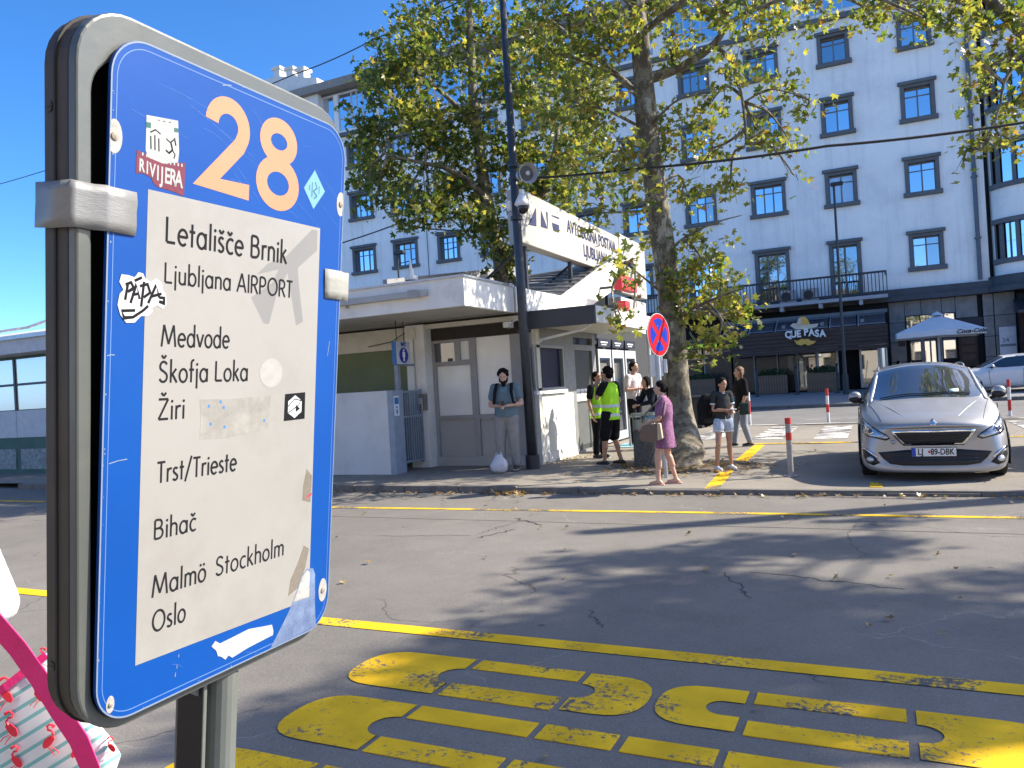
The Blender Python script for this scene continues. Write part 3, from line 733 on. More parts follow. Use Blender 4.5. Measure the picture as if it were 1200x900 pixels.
# bollard posts along the terrace
pl = ['thin dark post on the far pavement below the QUE PASA sign', 'thin dark post on the far pavement in front of the restaurant doors', 'thin dark post on the far pavement behind the woman in black']
for i, (px, h) in enumerate(((934.5, 1), (982.5, 1), (888, 1))):
    g_ = gnd(px, 466, 0.32); g_ = Vector((g_.x * 40 / g_.y, 40, 0.37)); 
    b = thing('dark_post', pl[i], 'post', tuple(g_), group='dark posts along the far pavement')
    obj('shaft', MB().tube([g_, g_ + Vector((0, 0, 1.35))], 0.05, 8), darkm, b); obj('foot', MB().cyl(g_, g_ + Vector((0, 0, 0.06)), 0.14, 12), darkm, b); obj('knob', MB().ell(g_ + Vector((0, 0, 1.38)), (0.08, 0.08, 0.08)), darkm, b)
# street lamp
def lamp(label, x, y, z0, h, r):
    l = thing('street_lamp', label, 'street lamp', (x, y, z0))
    obj('pole', MB().tube([(x, y, z0), (x, y, z0 + h * 0.4), (x, y, z0 + h)], [r * 1.5, r, r * 0.8], 10), darkm, l)
    obj('lamp_head', MB().box((x - 0.14, y - 0.14, z0 + h), (x + 0.4, y + 0.14, z0 + h + 0.16)), darkm, l, bevel=0.03)
    obj('base', MB().cyl((x, y, z0), (x, y, z0 + 0.9), r * 2.2, 12), darkm, l)
lamp('tall slim black street lamp in front of the hotel balcony', -1.42, 39.0, 0.36, 9.7, 0.065)
lamp('street lamp far behind the station roof on the left', -19.8, 30.0, 0.0, 8.0, 0.05)
# cafe parasol
ps = thing('cafe_parasol', 'grey white cafe parasol with brand name on its edge', 'parasol', (2.59, 41.0, 0.36))
cl = mat('parasol_cloth', (0.55, 0.58, 0.62), 0.85, 0.06, 2)
ap_ = Vector((2.59, 41.0, 3.8)); mb = MB(); hw = 1.75
cor = [(-hw, -hw), (0, -hw * 1.02), (hw, -hw), (hw * 1.02, 0), (hw, hw), (0, hw * 1.02), (-hw, hw), (-hw * 1.02, 0)]
v = [ap_] + [Vector((2.59 + a, 41.0 + b, 3.03 if k % 2 else 2.97)) for k, (a, b) in enumerate(cor)] + [Vector((2.59 + a, 41.0 + b, 2.78 if k % 2 else 2.74)) for k, (a, b) in enumerate(cor)]
mb.add(v, [(0, 1 + k, 1 + (k + 1) % 8) for k in range(8)] + [(1 + k, 9 + k, 9 + (k + 1) % 8, 1 + (k + 1) % 8) for k in range(8)])
can = obj('canopy', mb, cl, ps)
obj('vent_cap', MB().add([(2.59, 41.0, 3.96)] + [(2.59 + 0.35 * math.cos(k * PI / 4), 41.0 + 0.35 * math.sin(k * PI / 4), 3.76) for k in range(8)], [(0, 1 + k, 1 + (k + 1) % 8) for k in range(8)]), cl, ps)
obj('mast', MB().cyl((2.59, 41.0, 0.4), (2.59, 41.0, 3.75), 0.045), mat('pale_frame'), ps)
for k, (a, b) in enumerate(cor): obj('rib', MB().tube([(2.59, 41.0, 3.68), (2.59 + a * 0.97, 41.0 + b * 0.97, 2.97)], 0.018, 5), mat('pale_frame'), ps)
put_text('lettering', 'Coca-Cola', 0.26, (3.75, 41.0 - hw * 1.02 - 0.03, 2.88), (1, 0, 0.0), (0, 0, 1), blackm, ps, 0.003, bold=0.006, shear=0.4)
# ================================================================== bus station kiosk
kio = thing('station_building', 'low white bus station building with flat and folded roof canopies', 'building', (-8, 13.2, 0.1))
kw = mat('kiosk_white', (0.76, 0.745, 0.69), 0.8, 0.06, 2, dirt=((0.42, 0.39, 0.33), 0.55, 1.5), streaks=0.2)
kgrey = mat('kiosk_grey', (0.38, 0.385, 0.375), 0.6, 0.06, 2)
kframe = mat('kiosk_frame', (0.30, 0.30, 0.30), 0.5, 0.08, 4)
kgreen = mat('kiosk_green', (0.16, 0.20, 0.11), 0.8, 0.1, 2)
cream = mat('kiosk_cream', (0.66, 0.63, 0.53), 0.8, 0.1, 3)
brown = mat('kiosk_brown', (0.035, 0.028, 0.022), 0.8, 0.2, 4)
frost = mat('frosted_panel', (0.78, 0.8, 0.78), 0.25, 0.08, 1.2, spec=0.6)
soff = mat('soffit', (0.55, 0.52, 0.45), 0.85, 0.1, 2)
lowm = mat('screen_wall_grey', (0.62, 0.62, 0.60), 0.7, 0.06, 1.5, dirt=((0.25, 0.25, 0.25), 0.3, 2))
obj('screen_wall', MB().box((-15, 11.87, 0.05), (-8.24, 12.0, 1.66)), lowm, kio, bevel=0.01)
obj('screen_wall_return', MB().box((-8.24, 11.865, 0.05), (-8.12, 12.22, 1.66)), mat('return_blue_grey', (0.27, 0.32, 0.38), 0.6), kio, bevel=0.006)
stk = obj('toilet_sticker', MB().box((-8.12, 11.9, 1.18), (-8.112, 12.06, 1.55)), mat('sticker_white', (0.7, 0.74, 0.78)), kio)
sb = mat('sticker_blue', (0.02, 0.16, 0.42), 0.5)
obj('symbol', MB().box((-8.112, 11.915, 1.4), (-8.108, 12.045, 1.52)).box((-8.112, 11.96, 1.22), (-8.108, 12.0, 1.3)).cyl((-8.112, 11.98, 1.34), (-8.108, 11.98, 1.34), 0.022), sb, stk)
obj('green_wall', MB().box((-15, 13.35, 0.05), (-8.5, 13.5, 2.5)), kgreen, kio)
obj('cream_band', MB().box((-15, 13.3, 2.5), (-8.5, 13.49, 2.93)), cream, kio)
obj('cable', MB().tube([(-9.6, 13.25, 2.6), (-9.0, 13.22, 2.66), (-8.5, 13.1, 2.84)], 0.008, 5), darkm, kio)
obj('pier', MB().box((-8.5, 12.98, 0.05), (-8.06, 13.5, 2.93)), kw, kio, bevel=0.01)
obj('junction_box', MB().box((-8.42, 12.94, 2.66), (-8.25, 12.979, 2.86)), cream, kio)
obj('conduit', MB().tube([(-8.3, 12.96, 2.68), (-8.3, 12.96, 1.55)], 0.013, 6), kgrey, kio)
ib = obj('intercom_box', MB().box((-8.27, 12.86, 1.24), (-8.05, 12.979, 1.56)), mat('steel_box', (0.22, 0.2, 0.18), 0.45, 0.2, 10, metal=0.4), kio, bevel=0.01)
obj('keypad', MB().box((-8.21, 12.85, 1.36), (-8.1, 12.862, 1.48)), mat('keypad_pale', (0.5, 0.48, 0.44), 0.5), ib)
# gate with upright bars
gate = obj('gate', MB().box((-8.2, 12.24, 0.22), (-8.16, 12.28, 1.66)).box((-8.2, 12.9, 0.22), (-8.16, 12.94, 1.66)).box((-8.195, 12.28, 0.26), (-8.165, 12.9, 0.3)).box((-8.195, 12.28, 1.12), (-8.165, 12.9, 1.16)).box((-8.195, 12.28, 1.6), (-8.165, 12.9, 1.64)), mat('gate_steel', (0.24, 0.28, 0.33), 0.5, 0.15, 8), kio)
gb = mesh_of(MB().box((-8.192, -0.012, 0.3), (-8.168, 0.012, 1.6)), mat('gate_steel'))
gb.transform(Matrix.Translation(-WL[kio.name] * 1.0)); 
for k in range(7):
    o = obj('gate_bar', gb, mat('gate_steel'), gate, local=True); o.location = (0, 12.36 + k * 0.076, 0)
obj('handle', MB().tube([(-8.14, 12.84, 1.2), (-8.1, 12.84, 1.25), (-8.1, 12.84, 1.42), (-8.14, 12.84, 1.47)], 0.012, 6), galv, gate)
obj('gate_post', MB().box((-8.3, 12.24, 0.1), (-8.22, 12.32, 2.28)), mat('gate_steel'), kio)
obj('gate_arm', MB().box((-8.3, 12.32, 2.12), (-8.26, 12.9, 2.16)), mat('gate_steel'), kio)
# WC box sign hanging from the soffit
wc = thing('toilet_sign', 'hanging WC box sign with a blue oval and white figure', 'sign', (-8.0, 12.0, 2.25))
obj('box', MB().box((-8.1, 11.9, 2.13), (-8.0, 12.35, 2.56)), mat('box_blue', (0.02, 0.13, 0.35), 0.5), wc, bevel=0.008)
obj('face', MB().box((-8.0, 11.905, 2.135), (-7.992, 12.345, 2.555)), mat('sign_face', (0.5, 0.54, 0.6), 0.4), wc)
cyv = MB(); n_ = 24
cyv.add([(-7.988, 12.125 + 0.15 * math.cos(2 * PI * k / n_), 2.3 + 0.145 * math.sin(2 * PI * k / n_)) for k in range(n_)], [list(range(n_))]); obj('oval', cyv, mat('oval_blue', (0.015, 0.03, 0.3), 0.5), wc)
fg = MB().cyl((-7.987, 12.125, 2.395), (-7.983, 12.125, 2.395), 0.022, 12); fg.prism([(-7.987, y, z) for y, z in ((12.085, 2.365), (12.165, 2.365), (12.165, 2.27), (12.148, 2.27), (12.148, 2.19), (12.128, 2.19), (12.125, 2.25), (12.122, 2.19), (12.102, 2.19), (12.102, 2.27), (12.085, 2.27))], (0.003, 0, 0)); obj('figure', fg, wl, wc)
put_text('lettering', 'WC', 0.1, (-7.985, 12.125, 2.5), (0, 1, 0), (0, 0, 1), mat('oval_blue'), wc, 0.001, bold=0.004)
for y in (12.0, 12.25): obj('hanger_rod', MB().cyl((-8.05, y, 2.56), (-8.05, y, 2.95), 0.008, 6), darkm, wc)
# glazed front, y = 13.25
FY = 13.25
obj('brown_fascia', MB().box((-8.06, FY, 2.6), (-5.86, FY + 0.2, 2.93)), brown, kio)
def rectY(p0, p1, y): a = onY(*p0, y); b = onY(*p1, y); return min(a.x, b.x), max(a.x, b.x), min(a.z, b.z), max(a.z, b.z)
pans = [('glass_pane', (508, 403), (533, 423), dark_glass, 0), ('frosted_pane', (538, 400), (550, 421), frost, 0), ('frosted_pane', (511, 430), (554, 486), frost, 0), ('frosted_pane', (556, 395), (602, 484), frost, 0),
        ('panel', (514, 492), (558, 536), kgrey, 0), ('panel', (562, 491), (600, 536), kgrey, 0)]
L = []
for nm, a, b, m, _ in pans: L.append((nm, rectY(a, b, FY), m))
mb = MB(); holed_wall(mb, -8.06, -5.86, 0.05, 2.6, [r for _, r, _ in L], FY, 0.08)
gf = obj('glazed_front', mb, kframe, kio)
for nm, r, m in L: obj(nm, MB().box((r[0] - 0.01, FY + 0.05, r[2] - 0.01), (r[1] + 0.01, FY + 0.075, r[3] + 0.01)), m, gf)
obj('front_plinth', MB().box((-8.06, FY - 0.04, 0.05), (-5.86, FY - 0.001, 0.28)), kgrey, kio)
obj('inner_mass', MB().box((-14.9, 13.6, 0.0), (-5.95, 20.2, 2.9)), mat('dark_interior'), kio)
# side wall facing the sun, x = -5.8
SX = -5.8
def rectX(p0, p1, x):
    a = onX(*p0, x); b = onX(*p1, x); return min(a.y, b.y), max(a.y, b.y), min(a.z, b.z), max(a.z, b.z)
obj('white_low_wall', MB().box((SX - 0.12, 13.42, 0.05), (SX + 0.0, 15.12, 1.4)), kw, kio, bevel=0.008)
obj('wall_skirting', MB().prism([(SX, 13.6, 0.05), (SX + 0.05, 13.6, 0.05), (SX + 0.02, 13.6, 0.3), (SX, 13.6, 0.3)], (0, 1.5, 0)), kw, kio)
obj('corner_column', MB().box((SX - 0.1, FY + 0.002, 0.05), (SX + 0.03, 13.41, 2.93)), cream, kio)
pw = rectX((625, 407), (660, 453), SX)
dr = (15.35, 16.45, 0.15, 2.3)
tr = (15.3, 16.5, 2.42, 2.58)
mb = MB()
def holed_wall_x(mb, y0, y1, z0, z1, ops, x, t):
    tmp = MB(); holed_wall(tmp, y0, y1, z0, z1, ops, 0, t)
    mb.add([(x - v[1], v[0], v[2]) for v in tmp.v], tmp.f)
holed_wall_x(mb, 13.41, 16.7, 1.4, 2.93, [pw, (dr[0], dr[1], 1.39, dr[3]), tr], SX - 0.01, 0.1)
holed_wall_x(mb, 15.12, 16.7, 0.05, 1.4, [(dr[0], dr[1], dr[2], 1.41)], SX - 0.01, 0.1)
obj('side_wall', mb, mat('side_wall_grey', (0.2, 0.205, 0.205), 0.6), kio)
pwn = obj('poster_window', MB().box((SX - 0.005, pw[0] - 0.05, pw[2] - 0.05), (SX + 0.03, pw[1] + 0.05, pw[2])).box((SX - 0.005, pw[0] - 0.05, pw[3]), (SX + 0.03, pw[1] + 0.05, pw[3] + 0.05)).box((SX - 0.005, pw[0] - 0.05, pw[2]), (SX + 0.029, pw[0], pw[3])).box((SX - 0.005, pw[1], pw[2]), (SX + 0.029, pw[1] + 0.05, pw[3])), kframe, kio)
obj('pane', MB().box((SX - 0.06, pw[0], pw[2]), (SX - 0.05, pw[1], pw[3])), mat('navy_poster', (0.008, 0.011, 0.045), 0.25, 0.9, 4, spec=0.4), pwn)
obj('window_ledge', MB().box((SX, pw[0] - 0.1, pw[2] - 0.12), (SX + 0.06, pw[1] + 0.1, pw[2] - 0.052)), whitem, kio)
drp = obj('door', MB().box((SX - 0.1, dr[0], dr[2]), (SX - 0.06, dr[1], dr[3])), mat('door_olive', (0.04, 0.044, 0.036), 0.5, 0.15, 3), kio)
obj('lower_panel', MB().box((SX - 0.06, dr[0] + 0.08, 0.25), (SX - 0.05, dr[1] - 0.08, 1.15)), mat('door_grey', (0.1, 0.105, 0.1), 0.5), drp)
for k in range(4): obj('notice', MB().box((SX - 0.052, dr[0] + 0.1 + k * 0.24, 1.2), (SX - 0.047, dr[0] + 0.31 + k * 0.24, 1.46)), whitem, drp)
obj('transom', MB().box((SX - 0.1, tr[0], tr[2]), (SX - 0.08, tr[1], tr[3])), dark_glass, kio)
for k in range(3):
    y0 = 16.85 + k * 1.05
    d = obj('glass_door', MB().box((SX - 0.04, y0, 0.15), (SX, y0 + 0.09, 2.35)).box((SX - 0.04, y0 + 0.85, 0.15), (SX, y0 + 0.94, 2.35)).box((SX - 0.04, y0 + 0.09, 2.15), (SX - 0.002, y0 + 0.85, 2.35)).box((SX - 0.04, y0 + 0.09, 0.15), (SX - 0.002, y0 + 0.85, 0.35)), mat('door_pale_frame', (0.4, 0.42, 0.43), 0.5), kio)
    obj('pane', MB().box((SX - 0.03, y0 + 0.09, 0.35), (SX - 0.02, y0 + 0.85, 2.15)), dark_glass, d)
    sgnp = obj('door_sign', MB().box((SX - 0.03, y0 + 0.02, 2.4), (SX + 0.01, y0 + 0.9, 2.6)), mat('navy_board'), kio)
    obj('sign_bars', MB().box((SX + 0.01, y0 + 0.2, 2.5), (SX + 0.013, y0 + 0.7, 2.53)).box((SX + 0.01, y0 + 0.25, 2.45), (SX + 0.013, y0 + 0.6, 2.47)), whitem, sgnp)
# upper roof: fascia front y = 10.88, side x = -5.95
RX = -5.95
roofz0, roofz1 = 2.95, 3.42
mb = MB()
mb.box((-15, 10.88, roofz0), (RX, 10.98, roofz1)); mb.box((RX - 0.1, 10.98, roofz0), (RX, 12.75, roofz1))
obj('roof_fascia', mb, kw, kio)
obj('soffit', MB().box((-15, 10.98, roofz0 + 0.03), (RX - 0.1, 13.6, roofz0 + 0.08)), soff, kio)
obj('roof_top', MB().box((-15, 10.98, roofz1 - 0.12), (RX - 0.1, 20.4, roofz1 - 0.05)), mat('bitumen', (0.08, 0.08, 0.085), 0.9), kio)
obj('roof_flashing', MB().box((-15.02, 10.85, roofz1), (RX + 0.03, 11.0, roofz1 + 0.035)).box((RX - 0.12, 11.0, roofz1), (RX + 0.03, 12.75, roofz1 + 0.034)), galv, kio)
tray = obj('cable_tray', MB().box((-11.5, 10.78, 3.17), (-6.62, 10.879, 3.27)), kgrey, kio, bevel=0.006)
obj('clamp', MB().box((-6.95, 10.76, 3.155), (-6.75, 10.779, 3.285)), kframe, tray)
obj('wall_bracket', MB().box((-8.3, 10.865, 3.12), (-8.24, 10.879, 3.3)), kframe, kio)
obj('beam', MB().box((-8.1, 13.1, 2.84), (RX, 13.24, 2.93)), cream, kio)
# folded canopy roof behind the pole
fp = [(12.85, 2.97), (14.7, 3.13), (17.0, 3.37), (19.0, 3.96), (19.6, 4.2), (19.6, 4.87), (18.1, 4.43), (15.25, 3.45), (12.85, 3.44)]
obj('folded_fascia', MB().prism([(RX, a, b) for a, b in fp], (-0.1, 0, 0)), kw, kio)
corr = mat('roof_sheet', (0.14, 0.145, 0.155), 0.55, 0.25, 2, 0.2, stretch=(8, 0.6, 1))
obj('folded_roof', MB().add([(RX - 0.1, 12.85, 3.45), (RX - 0.1, 15.25, 3.46), (RX - 0.1, 18.1, 4.44), (-9.0, 20.5, 4.78), (-9.0, 13.2, 3.6), (RX - 0.1, 19.6, 4.88)], [(0, 1, 4), (1, 3, 4), (1, 2, 3), (2, 5, 3)]), corr, kio)
sm = MB()
for k in range(9):
    t = k / 8; a = Vector((RX - 0.1, 15.25 + 2.85 * t, 3.47 + 0.98 * t)); b = Vector((-9.0, 13.2 + 7.3 * t, 3.62 + 1.18 * t)); sm.tube([a, b], 0.02, 5)
obj('standing_seam', sm, corr, kio, kind='stuff')
obj('folded_soffit', MB().add([(RX, 12.85, 2.97), (RX, 17.0, 3.37), (RX, 19.6, 4.2), (-9, 19.6, 4.0), (-9, 12.85, 2.97)], [(0, 1, 4), (1, 2, 3), (1, 3, 4)]), soff, kio)
obj('rear_upstand', MB().prism([(-9.0, 13.2, 3.3), (-9.0, 20.5, 4.4), (-9.0, 20.5, 5.1), (-9.0, 13.2, 3.95)], (-0.1, 0, 0)), mat('kiosk_frame'), kio)
# lower canopy
obj('lower_canopy_fascia', MB().box((SX + 0.035, 12.86, 2.63), (-4.45, 12.94, 2.96)), mat('canopy_dark', (0.05, 0.053, 0.058), 0.6, 0.15, 3, dirt=((0.1, 0.1, 0.1), 0.3, 2)), kio)
obj('lower_canopy_side', MB().box((-4.53, 12.94, 2.66), (-4.45, 17.0, 2.955)), kw, kio)
obj('lower_canopy_deck', MB().box((SX, 12.95, 2.70), (-4.53, 17.0, 2.9)), soff, kio)
obj('canopy_post', MB().cyl((-4.62, 16.9, 0.1), (-4.62, 16.9, 2.7), 0.04), mat('pale_frame'), kio)
obj('drain_pipe', MB().tube([(-5.7, 13.3, 2.42), (-5.65, 13.1, 2.43), (-4.75, 13.05, 2.55), (-4.65, 13.1, 2.62), (-4.65, 13.3, 2.69)], 0.025, 8), kw, kio)
# red lit boxes at the far wing
for i, (a, b) in enumerate((((728, 321), (747, 343)), ((733, 352), (739, 364)))):
    r = rectX(a, b, -5.2)
    rb = thing('red_light_box', ['larger red square box sign behind the station roof', 'small red box sign below the larger red one'][i], 'sign', (-5.2, r[0], r[2]))
    obj('box', MB().box((-5.4, r[0], r[2]), (-5.2, r[1], r[3])), mat('sign_red', (0.65, 0.03, 0.05), 0.5), rb, bevel=0.01)
    obj('bracket', MB().box((-6.2, (r[0] + r[1]) / 2, r[2] + 0.1), (-5.4, (r[0] + r[1]) / 2 + 0.05, r[2] + 0.16)), darkm, rb)
obj('far_wing', MB().box((-9, 20.5, 2.96), (-6.3, 23, 3.9)), mat('wing_pale', (0.5, 0.5, 0.48), 0.8), kio)
obj('far_wing_wall', MB().box((-15, 20.21, 0.1), (-6.3, 24, 2.95)), mat('dark_interior'), kio)
# camera housing under the canopy
cc = thing('security_camera', 'small white box camera under the white roof above the glazed front', 'camera', (-6.05, 13.0, 2.72))
obj('housing', MB().box((-6.25, 12.85, 2.7), (-6.14, 13.1, 2.81)), whitem, cc, bevel=0.012); obj('arm', MB().tube([(-6.14, 12.98, 2.78), (-6.02, 12.98, 2.84), (-5.95, 12.98, 2.8)], 0.014, 6), whitem, cc)
# rooftop vent cowl
vc = thing('roof_vent', 'small white cowl vent standing on the station roof', 'vent', (-7.0, 11.6, 3.4))
o_ = onY(482, 326, 11.6); 
obj('stack', MB().cyl(o_, o_ + Vector((0, 0, 0.16)), 0.05), kw, vc); obj('base', MB().cyl(o_ - Vector((0, 0, 0.04)), o_ + Vector((0, 0, 0.03)), 0.12), kw, vc); obj('spike', MB().cyl(o_ + Vector((0, 0, 0.16)), o_ + Vector((0, 0, 0.34)), 0.03, r2=0.012), kw, vc)

# sign board on the roof
bd = thing('station_name_board', 'long white board with navy emblem and AVTOBUSNA POSTAJA LJUBLJANA lettering', 'sign', (-6.3, 14, 3.4))
bx = -6.2
bw = mat('board_white', (0.38, 0.37, 0.34), 0.55, 0.05, 1.5, dirt=((0.45, 0.43, 0.38), 0.35, 1.2))
obj('board', MB().box((bx - 0.28, 13.83, 4.43), (bx, 20.25, 5.5)), bw, bd, bevel=0.015)
obj('end_panel', MB().box((bx - 0.28, 20.3, 4.0), (bx, 22.85, 5.62)), bw, bd, bevel=0.015)
for i, y in enumerate((14.25, 16.8, 19.4, 21.6)):
    obj('post', MB().box((bx - 0.2, y, 3.3 if i < 1 else 3.6), (bx - 0.12, y + 0.08, 4.43 if i < 3 else 4.0)), darkm, bd)
for y in (14.3, 17.2, 19.8): obj('brace', MB().tube([(bx - 0.2, y + 0.3, 4.6), (-8.2, y + 0.3, 3.4)], 0.028, 6), darkm, bd)
navy = mat('navy_ink', (0.012, 0.016, 0.07), 0.5)
def onb(px, py): p = onX(px, py, bx + 0.004); return (bx + 0.004, p.y, p.z)
for quad in ([(628, 243.5), (628.5, 265), (619, 263)], [(634, 247), (641.5, 268), (634, 265.5)], [(647, 261), (655, 264), (655, 272.5), (648.5, 270)]):
    obj('emblem', MB().prism([onb(*p) for p in quad], (0.005, 0, 0)), navy, bd)
obj('emblem_outline', MB().prism([onb(640, 248), onb(641.6, 249), onb(642, 268), onb(641, 260)], (0.005, 0, 0)), navy, bd)
obj('emblem_outline', MB().prism([onb(646.5, 252), onb(655, 255), onb(655, 256.5), onb(646.5, 253)], (0.005, 0, 0)), navy, bd)
put_text('lettering', 'AVTOBUSNA POSTAJA', 0.40, (bx + 0.006, 18.15, 5.16), (0, 1, 0), (0, 0, 1), navy, bd, 0.003, bold=0.006, sx=0.88)
put_text('lettering', 'LJUBLJANA', 0.40, (bx + 0.006, 18.3, 4.74), (0, 1, 0), (0, 0, 1), navy, bd, 0.003, bold=0.006, sx=0.95)
# pole with loudspeaker, floodlight and dome camera
pole = thing('tall_black_pole', 'tall dark pole in front of the station corner carrying a horn loudspeaker', 'pole', (-5.71, 12.65, 0.12))
obj('shaft', MB().tube([(-5.71, 12.65, 0.1), (-5.74, 12.65, 3), (-5.78, 12.65, 9.6)], [0.095, 0.085, 0.055], 14), mat('pole_paint', (0.03, 0.036, 0.045), 0.4, 0.3, 10, dirt=((0.06, 0.06, 0.055), 0.6, 6)), pole, smooth=True)
for z in (2.55, 4.6, 5.55): obj('clamp_ring', MB().cyl((-5.75, 12.65, z), (-5.75, 12.65, z + 0.07), 0.11, 14), darkm, pole)
obj('base_skirt', MB().cyl((-5.71, 12.65, 0.1), (-5.71, 12.65, 0.35), 0.13, 14), darkm, pole)
h = onY(618, 203, 12.4); hd = Vector((0.75, -0.62, -0.12)).normalized()
horn = thing('horn_loudspeaker', 'grey horn loudspeaker high on the dark pole', 'loudspeaker', tuple(h))
obj('bell', MB().tube([h - hd * 0.28, h - hd * 0.2, h - hd * 0.05, h + hd * 0.05], [0.06, 0.07, 0.12, 0.185], 20, cap=False), mat('horn_grey', (0.35, 0.36, 0.37), 0.5), horn, smooth=True)
obj('throat', MB().tube([h - hd * 0.2, h - hd * 0.03], [0.09, 0.13], 16), mat('horn_dark', (0.09, 0.09, 0.09), 0.7), horn); obj('driver', MB().cyl(h - hd * 0.3, h - hd * 0.18, 0.085), mat('horn_grey'), horn)
obj('core', MB().cyl(h - hd * 0.1, h + hd * 0.03, 0.04), mat('horn_grey'), horn); obj('bracket', MB().tube([h - hd * 0.25, Vector((-5.77, 12.6, h.z + 0.02))], 0.018, 6), darkm, horn)
h2 = onY(597, 232, 12.9)
h3 = onY(613, 243, 12.35)
dc = thing('dome_camera', 'white dome camera with dark globe hanging from a bracket on the pole', 'camera', tuple(h3))
obj('hood', MB().tube([h3 + Vector((0, 0, 0.02)), h3 + Vector((0, 0, 0.1)), h3 + Vector((0, 0, 0.16)), h3 + Vector((0, 0, 0.24))], [0.115, 0.11, 0.07, 0.04], 18), whitem, dc, smooth=True)
obj('globe', MB().ell(h3, (0.098, 0.098, 0.12), n=18), mat('dark_globe', (0.01, 0.01, 0.012), 0.1), dc, smooth=True)
obj('arm', MB().tube([h3 + Vector((0, 0, 0.22)), h3 + Vector((0, 0.02, 0.3)), h3 + Vector((-0.1, 0.15, 0.28)), Vector((-5.76, 12.62, h3.z + 0.1))], 0.03, 8), whitem, dc)
obj('rear_plate', MB().box((-5.86, 12.5, h3.z + 0.02), (-5.8, 12.6, h3.z + 0.2)), whitem, dc)
# cables
cabm = mat('cable_black', (0.015, 0.015, 0.016), 0.6)
def cable(label, pts, r=0.014):
    p0 = pts[0]; t = thing('overhead_cable', label, 'cable', tuple(p0)); 
    out = []
    for a, b in zip(pts, pts[1:]):
        for k in range(12):
            u = k / 12; p = Vector(a).lerp(Vector(b), u); p.z -= 0.10 * (Vector(a) - Vector(b)).length / 8 * 4 * u * (1 - u); out.append(p)
    out.append(Vector(pts[-1])); obj('wire', MB().tube(out, r, 6), cabm, t)
cable('black cable from the pole across the plane tree to the right edge', [(-5.76, 12.65, 5.35), tuple(onY(740, 198, 13.3)), tuple(onY(970, 171, 13.5)), tuple(onY(1215, 141, 13.9)), (9, 14, 6.2)], 0.022)
cable('dark wire crossing the blue sky above the numbered sign', [tuple(onY(-40, 226, 24)), tuple(onY(345, 87, 20)), tuple(onY(440, 45, 18)), tuple(onY(600, -30, 16))], 0.018)
cable('thin wire drooping across the hotel facade behind the leaves', [tuple(onY(360, 296, 40)), tuple(onY(464, 263, 40)), tuple(onY(545, 271, 40)), tuple(onY(700, 250, 40))], 0.04)

# no stopping sign
ns = gnd(781, 560, 0.06); nsx = thing('no_stopping_sign', 'round red and blue no stopping sign on a post by the plane tree', 'traffic sign', tuple(ns))
cN = Vector((ns.x, ns.y, onY(776, 392, ns.y).z)); nn = Vector((0.965, -0.262, 0)); ex = Vector((0.262, 0.965, 0)); M_ = frame_mat(cN, ex, (0, 0, 1))
def disc(mb, r, z, t, mi=0, n=40): mb.cyl(M_ @ Vector((0, 0, z)), M_ @ Vector((0, 0, z + t)), r, n, mi)
rad = 0.335
mb = MB(); disc(mb, rad, 0, 0.012); obj('plate', mb, mat('sign_back_grey', (0.4, 0.41, 0.42), 0.5, metal=0.3), nsx)
redm = mat('sign_red_film', (0.42, 0.006, 0.012), 0.7, spec=0.1); blum = mat('sign_blue_film', (0.004, 0.03, 0.32), 0.7, spec=0.1)
mb = MB(); disc(mb, rad - 0.012, 0.0121, 0.002); obj('red_face', mb, redm, nsx)
bl = MB()
for q0 in range(4):
    a0 = q0 * 90 - 45 + 11; a1 = q0 * 90 + 45 - 11; r_ = rad * 0.76
    off = Vector((math.cos(R(q0 * 90)), math.sin(R(q0 * 90)))) * 0.062
    pts = [off] + [Vector((r_ * math.cos(R(a0 + (a1 - a0) * i / 10)), r_ * math.sin(R(a0 + (a1 - a0) * i / 10)))) for i in range(11)]
    bl.prism([M_ @ Vector((p.x, p.y, 0.0142)) for p in pts], nn * 0.0015)
obj('blue_field', bl, blum, nsx)
obj('post', MB().cyl(ns - Vector((0, 0, 0.02)), Vector((ns.x, ns.y, cN.z + 0.3)) - nn * 0.035, 0.03), galv, nsx)
for z in (-0.12, 0.12): obj('clamp', MB().box((ns.x - 0.05, ns.y - 0.04, cN.z + z), (ns.x + 0.01, ns.y + 0.04, cN.z + z + 0.03)), galv, nsx)
# back-turned panels just behind
bp = gnd(777, 548, 0.06); bs = thing('sign_panel', 'white metal panels seen from behind under the no stopping sign', 'traffic sign', tuple(bp))
def zat(px, py): return onY(px, py, bp.y)
for (a, b) in (((761, 416), (777, 441)), ((777, 421), (782, 437))):
    p, q2 = zat(*a), zat(*b); obj('panel', MB().box((p.x, bp.y, q2.z), (q2.x, bp.y + 0.03, p.z)), mat('panel_white', (0.68, 0.7, 0.72), 0.4), bs, bevel=0.01)
obj('post', MB().cyl(bp, (bp.x, bp.y, zat(770, 412).z), 0.03), galv, bs)
